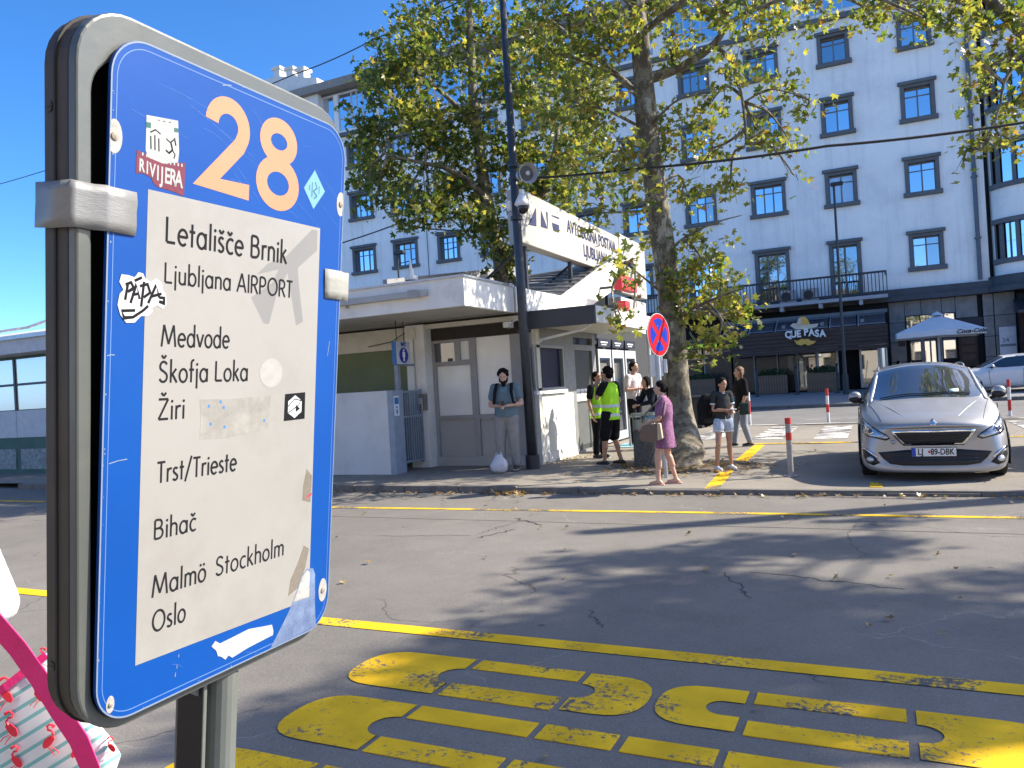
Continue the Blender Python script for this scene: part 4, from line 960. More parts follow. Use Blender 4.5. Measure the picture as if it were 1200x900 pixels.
# second small post with bracket frame
# litter bin of washed concrete with metal top
lb = gnd(757, 547, 0.07); bin_ = thing('litter_bin', 'tall concrete litter bin with metal frame top beside the tree', 'litter bin', tuple(lb))
pebble = mat('washed_concrete', (0.115, 0.105, 0.09), 0.95, 0.5, 22, 0.8)
obj('body', MB().rings([((lb.x, lb.y, lb.z), 0.2, 0.2), ((lb.x, lb.y, lb.z + 0.66), 0.19, 0.19)], 28), pebble, bin_, smooth=False, bevel=0.01)
obj('liner', MB().cyl((lb.x, lb.y, lb.z + 0.6), (lb.x, lb.y, lb.z + 0.82), 0.17, 24), mat('bin_olive', (0.3, 0.31, 0.22), 0.5, metal=0.3), bin_)
obj('rim', MB().cyl((lb.x, lb.y, lb.z + 0.9), (lb.x, lb.y, lb.z + 0.94), 0.21, 24), mat('bin_olive'), bin_)
for k in range(4): obj('rim_stay', MB().cyl((lb.x + 0.18 * math.cos(k * PI / 2 + 0.5), lb.y + 0.18 * math.sin(k * PI / 2 + 0.5), lb.z + 0.62), (lb.x + 0.18 * math.cos(k * PI / 2 + 0.5), lb.y + 0.18 * math.sin(k * PI / 2 + 0.5), lb.z + 0.91), 0.012, 6), mat('bin_olive'), bin_)
# dark wheeled bin behind the tree
wb = gnd(817, 503, 0.05); w_ = thing('wheeled_bin', 'black wheeled bin standing behind the plane tree trunk', 'bin', tuple(wb))
obj('body', MB().prism([(wb.x - 0.2, wb.y - 0.2, 0.1), (wb.x + 0.2, wb.y - 0.2, 0.1), (wb.x + 0.26, wb.y - 0.2, 0.95), (wb.x - 0.26, wb.y - 0.2, 0.95)], (0, 0.45, 0)), darkm, w_, bevel=0.02)
obj('lid', MB().box((wb.x - 0.3, wb.y - 0.26, 0.95), (wb.x + 0.3, wb.y + 0.3, 1.02)), darkm, w_, bevel=0.02)
for s in (-1, 1): obj('wheel', MB().cyl((wb.x + s * 0.2, wb.y + 0.2, 0.13), (wb.x + s * 0.25, wb.y + 0.2, 0.13), 0.09), blackm, w_)
# bollards
red = mat('bollard_red', (0.5, 0.03, 0.02), 0.5, 0.2, 12); wht = mat('bollard_white', (0.68, 0.67, 0.65), 0.5, 0.08, 12, dirt=((0.4, 0.38, 0.35), 0.4, 14))
bolmetal = mat('bollard_steel', (0.3, 0.29, 0.28), 0.55, 0.2, 10)
def bollard(px, py, h, bands, label, grp):
    p = gnd(px, py, 0.04); b = thing('bollard', label, 'bollard', tuple(p), group=grp); z = 0
    obj('shaft', MB().cyl(p, p + Vector((0, 0, h)), 0.041, 16), bolmetal if bands[0][2] is None else wht, b)
    for a, c_, m in bands:
        if m: obj('band', MB().cyl(p + Vector((0, 0, a * h)), p + Vector((0, 0, c_ * h + (0.004 if c_ == 1 else 0))), 0.0435, 16), m, b)
    obj('base_plate', MB().cyl(p, p + Vector((0, 0, 0.012)), 0.1, 16), bolmetal, b)
G_ = 'red and white bollards'
bollard(971, 496, 0.98, [(0.8, 1, red), (0.32, 0.55, red)], 'red and white bollard on the kerb left of the silver car, behind the crosswalk', G_)
bollard(1184, 487.5, 0.98, [(0.8, 1, red), (0.15, 0.45, red)], 'red and white bollard standing right of the silver car mirror', G_)
bollard(879, 499, 0.98, [(0.75, 1, wht), (0.35, 0.75, red)], 'red and white bollard half hidden behind the woman in black', G_)
bollard(927, 558, 0.86, [(0, 0.01, None), (0.62, 0.75, red), (0.9, 1.0, red)], 'short steel bollard with red bands in the shade near the girl', G_)
# far left building
lbd = thing('left_station_building', 'long low station wing with mirrored windows and green panels at far left', 'building', (-21, 12.6, 0.1))
LX0, LX1, LY = -30.0, -17.6, 12.5
obj('wall', MB().box((LX0, LY, 0.05), (LX1, LY + 6, 3.2)), mat('teal_wall', (0.05, 0.12, 0.1), 0.7, 0.15, 2), lbd)
for k in range(9):
    x = LX0 + 0.1 + k * 1.38
    obj('grey_panel', MB().box((x, LY - 0.03, 1.02), (x + 1.36, LY - 0.001, 1.72)), mat('panel_blue_grey', (0.42, 0.47, 0.52), 0.5), lbd)
    obj('speckled_panel', MB().box((x + 0.1, LY - 0.03, 0.2), (x + 1.26, LY - 0.001, 0.72)), mat('speckled', (0.2, 0.24, 0.25), 0.6, 0.5, 12), lbd)
    w = obj('window', MB().box((x, LY - 0.06, 1.72), (x + 0.08, LY - 0.001, 3.05)).box((x + 0.08, LY - 0.05, 2.36), (x + 1.36, LY - 0.002, 2.42)), darkm, lbd)
    obj('pane', MB().box((x + 0.08, LY - 0.03, 1.74), (x + 1.36, LY - 0.02, 2.36)), glass('cream_interior_glass', (0.5, 0.46, 0.36), 0.22), w); obj('pane', MB().box((x + 0.08, LY - 0.03, 2.42), (x + 1.36, LY - 0.02, 3.05)), glass('cream_interior_glass'), w)
obj('roof_fascia', MB().box((LX0, LY - 0.7, 3.12), (LX1, LY + 6, 3.5)), mat('fascia_blue_grey', (0.45, 0.48, 0.52), 0.6), lbd)
obj('gutter', MB().box((LX0, LY - 0.78, 3.46), (LX1, LY - 0.69, 3.56)), galv, lbd)
for k in range(24):
    x = LX0 + k * 0.52; obj('roof_sheet', MB().prism([(x, LY - 0.7, 3.52), (x + 0.47, LY - 0.7, 3.52), (x + 0.47, LY + 1.6, 3.98), (x, LY + 1.6, 3.98)], (0, 0, 0.03)), mat('roof_pale', (0.55, 0.53, 0.5), 0.6, 0.35, 5), lbd)
obj('rooftop_pipe', MB().tube([(LX0, LY + 1.2, 4.0), (-21.5, LY + 1.2, 4.05), (-20.4, LY + 1.2, 4.2), (-19.8, LY + 1.2, 4.0), (LX1, LY + 1.2, 4.1)], 0.04, 6), mat('roof_pale'), lbd)
# ================================================================== bus bay sign in the foreground
e1 = Vector((-0.00479, 0.99999, 0.0002)).normalized(); e2 = Vector((0.11892, -0.00564, 0.99289)); e2 = (e2 - e1 * e2.dot(e1)).normalized()
SM = frame_mat((-1.04825, 0.73186, 1.13568), e1, e2)
SMi = SM.inverted()
SB = Vector((0.265, -1.147, -0.047))          # foot of the post in sign coordinates
bay = bpy.data.objects.new('bus_bay_sign', None); COL.objects.link(bay); bay.matrix_world = SM @ Matrix.Translation(SB)
bay.empty_display_size = 0.1
tag(bay, 'blue number 28 bus bay sign in a grey casing on a post', 'sign'); WL[bay.name] = SB
PLW, PLH = 0.523, 1.0
def rrect(x0, x1, y0, y1, r, n=8):
    pts = []
    for cx, cy, a in ((x1 - r, y1 - r, 0), (x0 + r, y1 - r, 90), (x0 + r, y0 + r, 180), (x1 - r, y0 + r, 270)):
        pts += [(cx + r * math.cos(R(a + 90 * i / n)), cy + r * math.sin(R(a + 90 * i / n))) for i in range(n + 1)]
    return pts
def ringmesh(mb, outer, inner, z0, z1):
    n = len(outer)
    vs = [(x, y, z1) for x, y in outer] + [(x, y, z1) for x, y in inner] + [(x, y, z0) for x, y in outer] + [(x, y, z0) for x, y in inner]
    fs = []
    for i in range(n):
        j = (i + 1) % n
        fs += [(i, j, n + j, n + i), (2*n + i, 2*n + j, j, i), (n + i, n + j, 3*n + j, 3*n + i), (2*n + j, 2*n + i, 3*n + i, 3*n + j)]
    mb.add(vs, fs)
casm = mat('casing_grey', (0.09, 0.098, 0.088), 0.38, 0.1, 5, 0.04, metal=0.1, dirt=((0.14, 0.14, 0.12), 0.5, 9), coat=0.15)
casd = mat('casing_side', (0.05, 0.04, 0.028), 0.6, 0.2, 6, 0.03, dirt=((0.085, 0.07, 0.055), 0.4, 14))
cx0, cx1, cy0, cy1 = -0.044, 0.531, -0.018, 1.031
shr = lambda L_: [(x + .026 * (1 - y) * (1 - (x - cx0) / (cx1 - cx0)), y) for x, y in L_]
def casing(mb, z0, z1, inset_o=0, inner=0.03):
    ringmesh(mb, shr(rrect(cx0 + inset_o, cx1 - inset_o, cy0 + inset_o, cy1 - inset_o, 0.085)), shr(rrect(cx0 + inner, cx1 - inner, cy0 + inner, cy1 - inner, 0.075)), z0, z1)
mb = MB(); ringmesh(mb, shr(rrect(cx0, cx1, cy0, cy1, 0.085)), shr(rrect(cx0 + 0.023, cx1 - 0.023, cy0 + 0.02, cy1 - 0.066, 0.06)), -0.03, -0.012); obj('casing_front_rim', mb, casm, bay, bevel=0.004)
mb = MB(); casing(mb, -0.082, -0.0305, 0.001, 0.01); obj('casing_side', mb, casd, bay, bevel=0.003)
mb = MB(); casing(mb, -0.058, -0.054, -0.0015, 0.01); obj('casing_groove', mb, mat('groove_dark', (0.02, 0.018, 0.016), 0.7), bay)
mb = MB(); mb.prism([(x, y, -0.075) for x, y in shr(rrect(cx0 + 0.011, cx1 - 0.011, cy0 + 0.011, cy1 - 0.011, 0.07))], (0, 0, 0.006)); obj('casing_back', mb, blackm, bay)
for y in (0.09, 0.885):
    q_ = cx0 + .026 * (1 - y); obj('casing_screw', MB().cyl((q_ - 0.001, y, -0.069), (q_ + 0.003, y, -0.069), 0.0075, 14).box((q_ - 0.0022, y - 0.001, -0.074), (q_ - 0.001, y + 0.001, -0.064)), casd, bay)
blue = mat('sign_enamel_blue', (0.0005, 0.056, 0.27), 0.45, 0.1, 1.6, 0.015, spec=0.25, dirt=((0.004, 0.076, 0.26), 0.5, 2.2))
PZ = 0.0
plate_o = rrect(0.0, PLW, 0.0, PLH, 0.062, 10)
mb = MB(); mb.prism([(x, y, -0.006) for x, y in plate_o], (0, 0, 0.006)); plate = obj('plate', mb, blue, bay, bevel=0.0012)
# pale chipped edge line
edge = mat('edge_white', (0.17, 0.22, 0.3), 0.5, 0.1, 20)
mb = MB(); ringmesh(mb, rrect(0.0005, PLW - 0.0005, 0.0005, PLH - 0.0005, 0.0615, 10), rrect(0.0028, PLW - 0.0025, 0.003, PLH - 0.003, 0.059, 10), 0.0001, 0.0004); obj('plate_edge', mb, edge, plate)
mb = MB(); ringmesh(mb, rrect(0.0095, PLW - 0.009, 0.01, PLH - 0.011, 0.052, 10), rrect(0.0108, PLW - 0.0102, 0.0115, PLH - 0.0125, 0.0505, 10), 0.0001, 0.0003); obj('border_line', mb, mat('border_pale', (0.10, 0.19, 0.42), 0.4), plate)
# stroke lettering
def stroke(mb, pts, w, z, closed=False):
    pts = [Vector(p) for p in pts]; n = len(pts); L_, R_ = [], []
    for i in range(n):
        if closed: a, b = pts[(i - 1) % n], pts[(i + 1) % n]
        else: a, b = pts[max(i - 1, 0)], pts[min(i + 1, n - 1)]
        if (b - a).length < 1e-9: d = Vector((1, 0))
        else: d = (b - a).normalized()
        nn_ = Vector((-d.y, d.x)); k = 1.0
        if 0 < i < n - 1 or closed:
            d1 = (pts[i] - a).normalized(); k = 1 / max(0.45, abs(d.dot(d1)))
        L_.append(pts[i] + nn_ * w / 2 * k); R_.append(pts[i] - nn_ * w / 2 * k)
    m = n if closed else n - 1
    vs = [(p.x, p.y, z) for p in L_] + [(p.x, p.y, z) for p in R_]
    mb.add(vs, [(i, n + i, n + (i + 1) % n, (i + 1) % n) for i in range(m)])
def ea(cx, cy, rx, ry, a0, a1, n=14): return [(cx + rx * math.cos(R(a0 + (a1 - a0) * i / n)), cy + ry * math.sin(R(a0 + (a1 - a0) * i / n))) for i in range(n + 1)]
RX_, RY_, XH = 0.185, 0.30, 0.64
def G(w, *st): return (w, st)
bowl = lambda cx: ('c', ea(cx, XH / 2, RX_, RY_, 0, 360, 22)[:-1])
GL = {
 'L': G(.46, [(.07,1),(.07,.05),(.42,.05)]), 'M': G(.84, [(.06,0),(.17,1),(.42,.12),(.67,1),(.78,0)]), 'B': G(.54, [(.07,.05),(.07,.95),(.25,.95)] + ea(.25,.745,.16,.205,90,-90,8) + [(.07,.54),(.27,.54)] + ea(.27,.295,.19,.245,90,-90,8) + [(.07,.05)]),
 'A': G(.62, [(.04,0),(.31,1),(.58,0)], [(.14,.32),(.48,.32)]), 'I': G(.18, [(.09,0),(.09,1)]), 'R': G(.52, [(.07,0),(.07,.95),(.24,.95)] + ea(.24,.71,.19,.24,90,-90,8) + [(.07,.47)], [(.24,.47),(.47,0)]),
 'P': G(.5, [(.07,0),(.07,.95),(.24,.95)] + ea(.24,.7,.19,.25,90,-90,8) + [(.07,.45)]), 'O': G(.76, ('c', ea(.38,.5,.31,.47,0,360,28)[:-1])), 'T': G(.46, [(.02,.95),(.44,.95)], [(.23,0),(.23,.95)]),
 'S': G(.48, ea(.24,.735,.165,.22,25,200,10) + [(.12,.6),(.24,.52),(.36,.42)] + ea(.23,.265,.18,.22,25,-160,10)), 'Z': G(.54, [(.05,.95),(.48,.95),(.06,.05),(.5,.05)]),
 'a': G(.50, bowl(.235), [(.42,0),(.42,XH)]), 'b': G(.50, bowl(.265), [(.08,0),(.08,1.08)]), 'd': G(.50, bowl(.235), [(.42,0),(.42,1.08)]),
 'c': G(.40, ea(.25,XH/2,RX_,RY_,50,310,14)), 'e': G(.47, [(.06,XH/2 + .02),(.42,XH/2 + .02)], ea(.24,XH/2,RX_,RY_,0,315,18)), 'f': G(.30, [(.13,0),(.13,.88)] + ea(.25,.9,.12,.14,180,80,5), [(.02,XH-.05),(.27,XH-.05)]),
 'h': G(.46, [(.08,0),(.08,1.08)], [(.08,.42)] + ea(.23,.44,.15,.18,160,0,8) + [(.38,0)]), 'i': G(.18, [(.09,0),(.09,XH)], ('d', (.09,.84))), 'j': G(.18, [(.09,-.3),(.09,XH)], ('d', (.09,.84))),
 'k': G(.42, [(.08,0),(.08,1.08)], [(.34,XH),(.09,.3)], [(.16,.38),(.38,0)]), 'l': G(.18, [(.09,0),(.09,1.08)]), 'm': G(.70, [(.08,0),(.08,XH)], [(.08,.42)] + ea(.215,.45,.135,.17,160,0,8) + [(.35,0)], [(.35,.42)] + ea(.485,.45,.135,.17,160,0,8) + [(.62,0)]),
 'n': G(.46, [(.08,0),(.08,XH)], [(.08,.42)] + ea(.23,.44,.15,.18,160,0,8) + [(.38,0)]), 'o': G(.48, ('c', ea(.24,XH/2,.19,RY_,0,360,22)[:-1])), 'r': G(.30, [(.08,0),(.08,XH)], [(.08,.42)] + ea(.22,.45,.13,.16,165,55,5)),
 's': G(.34, ea(.17,.475,.105,.135,30,200,8) + [(.1,.39),(.17,.33),(.24,.26)] + ea(.16,.17,.12,.14,25,-155,8)), 't': G(.28, [(.13,0),(.13,.9)], [(.01,XH-.04),(.26,XH-.04)]), 'u': G(.46, [(.08,XH),(.08,.22)] + ea(.23,.2,.15,.17,180,360,8) + [(.38,XH)], [(.38,0),(.38,.3)]),
 'v': G(.42, [(.03,XH),(.21,.02),(.39,XH)]), '/': G(.40, [(.02,-.12),(.36,1.08)]), ' ': G(.26),
}
CAR = lambda w, h: [(w / 2 - .11, h + .22), (w / 2, h + .07), (w / 2 + .11, h + .22)]
def word(s, x0, x1, y, cap, par, m, w=0.112):
    mb = MB(); adv = 0; items = []
    for ch in s:
        acc = None
        if ch in 'šč': acc = 'v'; ch = {'š': 's', 'č': 'c'}[ch]
        elif ch in 'ŠŽ': acc = 'V'; ch = {'Š': 'S', 'Ž': 'Z'}[ch]
        elif ch == 'ö': acc = ':'; ch = 'o'
        g_ = GL[ch]; items.append((g_, adv, acc)); adv += g_[0] + 0.035
    k = (x1 - x0) / adv; zz = 0.0006
    for gi, (g_, ad, acc) in enumerate(items):
        f = lambda p: (x0 + (ad + p[0]) * k, y + p[1] * cap)
        strokes = list(g_[1])
        if acc == 'v': strokes.append(CAR(g_[0], XH + .05))
        if acc == 'V': strokes.append(CAR(g_[0], 1.03))
        if acc == ':': strokes += [('d', (g_[0] / 2 - .09, .84)), ('d', (g_[0] / 2 + .09, .84))]
        for st in strokes:
            zz += 0.000012
            if isinstance(st, tuple) and st[0] == 'c': stroke(mb, [f(p) for p in st[1]], w * cap, zz, True)
            elif isinstance(st, tuple) and st[0] == 'd':
                c_ = f(st[1]); r_ = w * cap * 0.62; mb.add([(c_[0] + r_ * math.cos(k2 * PI / 5), c_[1] + r_ * math.sin(k2 * PI / 5), zz) for k2 in range(10)], [list(range(10))])
            else:
                P_ = [Vector(f(p)) for p in st]; run = [P_[0]]
                for q_ in range(1, len(P_)):
                    run.append(P_[q_])
                    if q_ == len(P_) - 1 or (P_[q_] - P_[q_ - 1]).normalized().dot((P_[q_ + 1] - P_[q_]).normalized()) < 0.55:
                        zz += 0.000006; stroke(mb, run, w * cap, zz); run = [P_[q_]]
    return obj('lettering', mb, m, par)
papm = mat('sign_paper', (0.28, 0.272, 0.25), 0.42, 0.05, 3, 0.02, dirt=((0.225, 0.21, 0.185), 0.7, 5))
paper = obj('paper_panel', MB().prism([(0.065, 0.0755, 0.00005), (0.4615, 0.067, 0.00005), (0.4535, 0.796, 0.00005), (0.065, 0.791, 0.00005)], (0, 0, 0.0004)), papm, plate)
ink = mat('ink_dark', (0.016, 0.016, 0.018), 0.8, 0.2, 30, spec=0.1)
for s, a, b, y, c_ in (('Letališče Brnik', .097, .366, .717, .040), ('Ljubljana AIRPORT', .097, .383, .6565, .0315), ('Medvode', .094, .234, .560, .0335), ('Škofja Loka', .092, .279, .5045, .034), ('Žiri', .092, .146, .447, .034),
                       ('Trst/Trieste', .094, .259, .350, .0335), ('Bihač', .091, .175, .262, .0325), ('Malmö', .090, .199, .1725, .0345), ('Stockholm', .217, .386, .1735, .034), ('Oslo', .092, .159, .1165, .034)):
    word(s, a, b, y, c_, paper, ink)
peach = mat('digit_peach', (0.45, 0.205, 0.105), 0.6, 0.05, 6, dirt=((0.47, 0.245, 0.14), 0.6, 10))
mb = MB()
stroke(mb, ea(.2155, .9235, .0345, .0335, 178, -20, 18) + [(.2405, .897), (.1735, .826), (.2655, .826)], .0265, .0003); obj('digit_two', mb, peach, plate)
mb = MB(); stroke(mb, ea(.334, .9295, .034, .0275, 0, 360, 28)[:-1], .026, .0003, True); stroke(mb, ea(.335, .856, .041, .034, 0, 360, 32)[:-1], .0265, .00034, True); obj('digit_eight', mb, peach, plate)
# airplane silhouette printed on the paper
mb = MB()
plg = mat('plane_grey', (0.19, 0.187, 0.18), 0.5, 0.05, 6)
for pl_ in ([(.446, .752), (.446, .79), (.43, .79), (.352, .722), (.366, .70), (.39, .71)], [(.372, .735), (.316, .712), (.29, .69), (.345, .705)], [(.352, .722), (.330, .68), (.278, .649), (.31, .606), (.324, .605), (.341, .66), (.366, .70)], [(.366, .705), (.395, .606), (.414, .614), (.398, .687), (.394, .716), (.38, .725)]):
    mb.add([(x, y, .00047 + .00001 * len(mb.f)) for x, y in pl_], [list(range(len(pl_)))])
obj('plane_print', mb, plg, paper)
# stickers
stw = mat('sticker_paper', (0.33, 0.345, 0.33), 0.6, 0.06, 30); stg = mat('sticker_green', (0.01, 0.09, 0.07), 0.5); stk_ = mat('sticker_black', (0.01, 0.01, 0.012), 0.7, spec=0.12); mar = mat('sticker_maroon', (0.12, 0.006, 0.022), 0.5, 0.3, 60)
def poly(name, pts, z, t, m, par, z1=None): return obj(name, MB().prism([(p[0], p[1], z) for p in pts], (0, 0, t)), m, par)
s1 = poly('crest_sticker', [(.059, .846), (.059, .897), (.115, .9045), (.1185, .858), (.117, .842), (.09, .834), (.064, .837)], .0001, .0004, stw, plate)
poly('green_tab', [(.059, .879), (.067, .880), (.067, .888), (.059, .887)], .00055, .0001, stg, s1); poly('green_tab', [(.108, .886), (.116, .887), (.116, .893), (.108, .892)], .00055, .0001, stg, s1)
mb = MB()
for k in range(3): stroke(mb, [(.068 + k * .007, .85), (.067 + k * .007, .872 - .003 * (k != 1))], .0022, .0006)
stroke(mb, [(.066, .874), (.075, .880), (.084, .876)], .002, .00062)
stroke(mb, [(.094, .872), (.102, .868), (.108, .874)], .002, .0006); stroke(mb, [(.103, .868), (.106, .858), (.100, .852), (.094, .855)], .003, .00062); stroke(mb, [(.106, .858), (.111, .852), (.109, .846)], .002, .00064); stroke(mb, [(.109, .877), (.112, .866)], .0024, .00066)
for k in range(3): stroke(mb, [(.078 + k * .01, .895 + k * .0012), (.082 + k * .01, .8957 + k * .0012)], .0012, .0006)
obj('crest_drawing', mb, stk_, s1)
s2 = poly('maroon_sticker', [(.044, .809), (.044, .843), (.09, .8375), (.131, .8445), (.130, .7935), (.104, .797), (.084, .797), (.074, .801), (.07, .809), (.055, .812)], .0001, .00035, mar, plate)
for ch, x, y, hgt in zip('RIVIJERA', (.053, .0625, .0715, .081, .0885, .098, .1085, .119), (.822, .821, .819, .817, .816, .8165, .8165, .816), (.02, .02, .022, .024, .026, .026, .027, .028)):
    me = text_mesh(ch, hgt * 1.25, 0.0001, 0.0008, 0, 0.62); me.transform(Matrix.Translation((x, y, .0007))); me.materials.clear(); me.materials.append(stw); me.polygons.foreach_set('material_index', [0] * len(me.polygons)); obj('lettering', me, stw, s2)
mb = MB()
for k in range(11): stroke(mb, [(.053 + k * .007, .8365 - abs(k - 5) * -.0006), (.0555 + k * .007, .8365 - abs(k - 5) * -.0006)], .0045, .0007)
obj('small_print', mb, stw, s2)
s3 = poly('diamond_sticker', [(.432, .902), (.4635, .868), (.432, .829), (.403, .863)], .0001, .0003, mat('sticker_lightblue', (0.14, 0.32, 0.36), 0.4), plate)
mb = MB(); stroke(mb, [(.426, .85), (.426, .878)], .0025, .0006); stroke(mb, [(.432, .848), (.440, .855), (.430, .862), (.440, .87), (.434, .88)], .003, .0006); stroke(mb, [(.419, .862), (.419, .872)], .002, .0006); stroke(mb, [(.446, .86), (.446, .875)], .002, .0006); obj('diamond_drawing', mb, mat('teal_ink', (0.02, 0.12, 0.2), 0.5), s3)
# PAPA tag sticker
out = [(.024, .604), (.019, .618), (.022, .634), (.028, .640), (.021, .651), (.024, .662), (.035, .662), (.046, .660), (.052, .668), (.060, .667), (.064, .660), (.074, .656), (.083, .662), (.093, .657), (.096, .645), (.101, .640), (.103, .624), (.096, .617), (.086, .622), (.077, .618), (.078, .611), (.070, .605), (.058, .604), (.048, .594), (.034, .593)]
s4 = poly('graffiti_sticker', out, .0006, .0004, mat('sticker_bright', (0.44, 0.44, 0.44), 0.4), plate)
mb = MB(); z0 = .00115
for i, st in enumerate(([(.031, .626), (.035, .650)], [(.031, .648), (.040, .652), (.045, .644), (.035, .638)], [(.040, .622), (.049, .650), (.055, .629)], [(.042, .634), (.054, .637)], [(.058, .618), (.062, .655)], [(.055, .648), (.068, .652), (.073, .640), (.062, .632)], [(.070, .624), (.083, .652), (.089, .634)], [(.074, .634), (.093, .640)], [(.048, .612), (.026, .610), (.030, .600), (.045, .602), (.062, .613), (.070, .620)], [(.089, .634), (.098, .634), (.098, .626), (.089, .628)], [(.046, .655), (.058, .661)])):
    stroke(mb, st, .0042, z0 + .00002 * i)
obj('graffiti_ink', mb, stk_, s4)
poly('round_sticker', ea(.334, .5178, .0285, .0265, 0, 360, 24)[:-1], .0005, .0002, mat('pale_disc', (0.33, 0.32, 0.30), 0.4, 0.08, 60), paper)
poly('peeled_sticker', [(.173, .476), (.240, .4745), (.335, .477), (.333, .445), (.332, .416), (.262, .412), (.236, .408), (.175, .411), (.176, .44)], .0005, .00015, mat('peeled_grey', (0.24, 0.23, 0.205), 0.6, 0.16, 50, dirt=((0.33, 0.32, 0.28), 0.8, 30)), paper)
rr = random.Random(3); mb = MB()
for x, y in ((.19, .462), (.215, .468), (.222, .458), (.225, .425), (.195, .432), (.318, .430)): mb.box((x, y, .0007), (x + .004, y + .005, .0008))
obj('blue_fleck', mb, sb, paper, kind='stuff')
s5 = poly('black_square_sticker', [(.372, .478), (.4275, .480), (.4285, .429), (.371, .428)], .0005, .0003, stk_, paper)
hx = [(.3995 + .0215 * math.cos(R(a)), .4535 + .0215 * math.sin(R(a))) for a in range(90, 450, 60)]
poly('hexagon', hx, .0009, .0001, mat('hex_grey', (0.5, 0.51, 0.5), 0.5, 0.25, 80), s5)
mb = MB(); stroke(mb, [(.381, .455), (.398, .468), (.418, .464)], .0018, .0011); stroke(mb, [(.382, .443), (.41, .456), (.418, .47)], .0018, .00112); mb.add([(.402, .443, .00115), (.402, .457, .00115), (.414, .449, .00115)], [(0, 1, 2)]); obj('hexagon_lines', mb, stk_, s5)
# torn and translucent tape remains
poly('torn_white_tape', [(.214, .055), (.222, .062), (.233, .054), (.30, .058), (.359, .0475), (.363, .034), (.362, .027), (.30, .024), (.262, .019), (.253, .026), (.246, .021), (.236, .03), (.229, .033), (.225, .044)], .0003, .0005, mat('tape_white', (0.38, 0.385, 0.39), 0.6, 0.1, 50), plate)
def clear(name, c, a, sc_=30):
    m = mat(name, c, 0.35, 0.15, sc_); b = m.node_tree.nodes['Principled BSDF']; t = m.node_tree
    n = t.nodes.new('ShaderNodeTexNoise'); n.inputs['Scale'].default_value = sc_; n.inputs['Detail'].default_value = 8; tc = t.nodes.new('ShaderNodeTexCoord'); t.links.new(tc.outputs['Object'], n.inputs[0])
    r = t.nodes.new('ShaderNodeMapRange'); r.inputs[1].default_value = 0.3; r.inputs[2].default_value = 0.75; r.inputs[3].default_value = a * 0.7; r.inputs[4].default_value = min(1, a * 1.5); t.links.new(n.outputs[0], r.inputs[0]); t.links.new(r.outputs[0], b.inputs['Alpha']); return m
poly('clear_tape_remains', [(.357, .004), (.375, .025), (.40, .055), (.42, .085), (.437, .12), (.452, .131), (.470, .128), (.477, .114), (.479, .08), (.480, .05), (.486, .004)], .0006, .0002, clear('film_pale', (0.2, 0.27, 0.42), 0.5), plate)
poly('tape_on_paper', [(.415, .075), (.428, .095), (.438, .118), (.452, .128), (.461, .122), (.461, .072)], .0009, .0001, clear('film_white', (0.42, 0.41, 0.38), 0.7), paper)
poly('brown_stain', [(.40, .09), (.43, .10), (.447, .135), (.456, .17), (.44, .18), (.425, .15), (.405, .12)], .00052, .00008, clear('film_brown', (0.25, 0.21, 0.16), 0.3), paper)
poly('brown_stain', [(.43, .27), (.455, .262), (.457, .315), (.44, .33), (.432, .30)], .00052, .00008, clear('film_brown', (0.25, 0.21, 0.16), 0.3), paper)
poly('red_mark', [(.438, .272), (.458, .277), (.458, .281), (.446, .277)], .0007, .0001, mat('red_ink', (0.6, 0.02, 0.05), 0.5), paper)
# chips and scratches on the enamel
rr = random.Random(11); mb = MB()
for x, y, l, a in ((.012, .39, .03, .12), (.005, .545, .012, .1), (.14, .03, .007, 1.4), (.143, .043, .006, 1.5), (.146, .06, .005, 1.5), (.49, .55, .03, 1.4), (.20, .985, .02, .3)):
    stroke(mb, [(x, y), (x + l * .5 * math.cos(a), y + l * .5 * math.sin(a) + .001), (x + l * math.cos(a), y + l * math.sin(a))], .0015, .0004)
for _ in range(46):
    x, y = (rr.choice([0.0035, PLW - 0.0035]) + rr.uniform(-.002, .002), rr.uniform(.07, .93)) if rr.random() < .6 else (rr.uniform(.07, .45), rr.choice([.004, .996]) + rr.uniform(-.002, .002))
    s_ = rr.uniform(.0008, .0028); mb.add([(x, y, .0005), (x + s_, y + s_ * .3, .0005), (x + s_ * .7, y + s_ * 1.6, .0005), (x - s_ * .2, y + s_, .0005)], [(0, 1, 2, 3)])
obj('enamel_chips', mb, edge, plate, kind='stuff')
scr = clear('scratch_film', (0.2, 0.3, 0.5), 0.22, 60)
mb = MB()
for i in range(26):
    x, y = rr.uniform(.03, .5), rr.uniform(.81, .97) if i < 20 else rr.uniform(.01, .06); a = rr.uniform(-.9, .1); l = rr.uniform(.02, .11)
    stroke(mb, [(x, y), (min(.51, x + l * .5 * math.cos(a)), y + l * .5 * math.sin(a) + .002), (min(.512, x + l * math.cos(a)), y + l * math.sin(a))], .0007, .0009 + .00001 * i)
obj('fine_scratches', mb, scr, plate, kind='stuff')
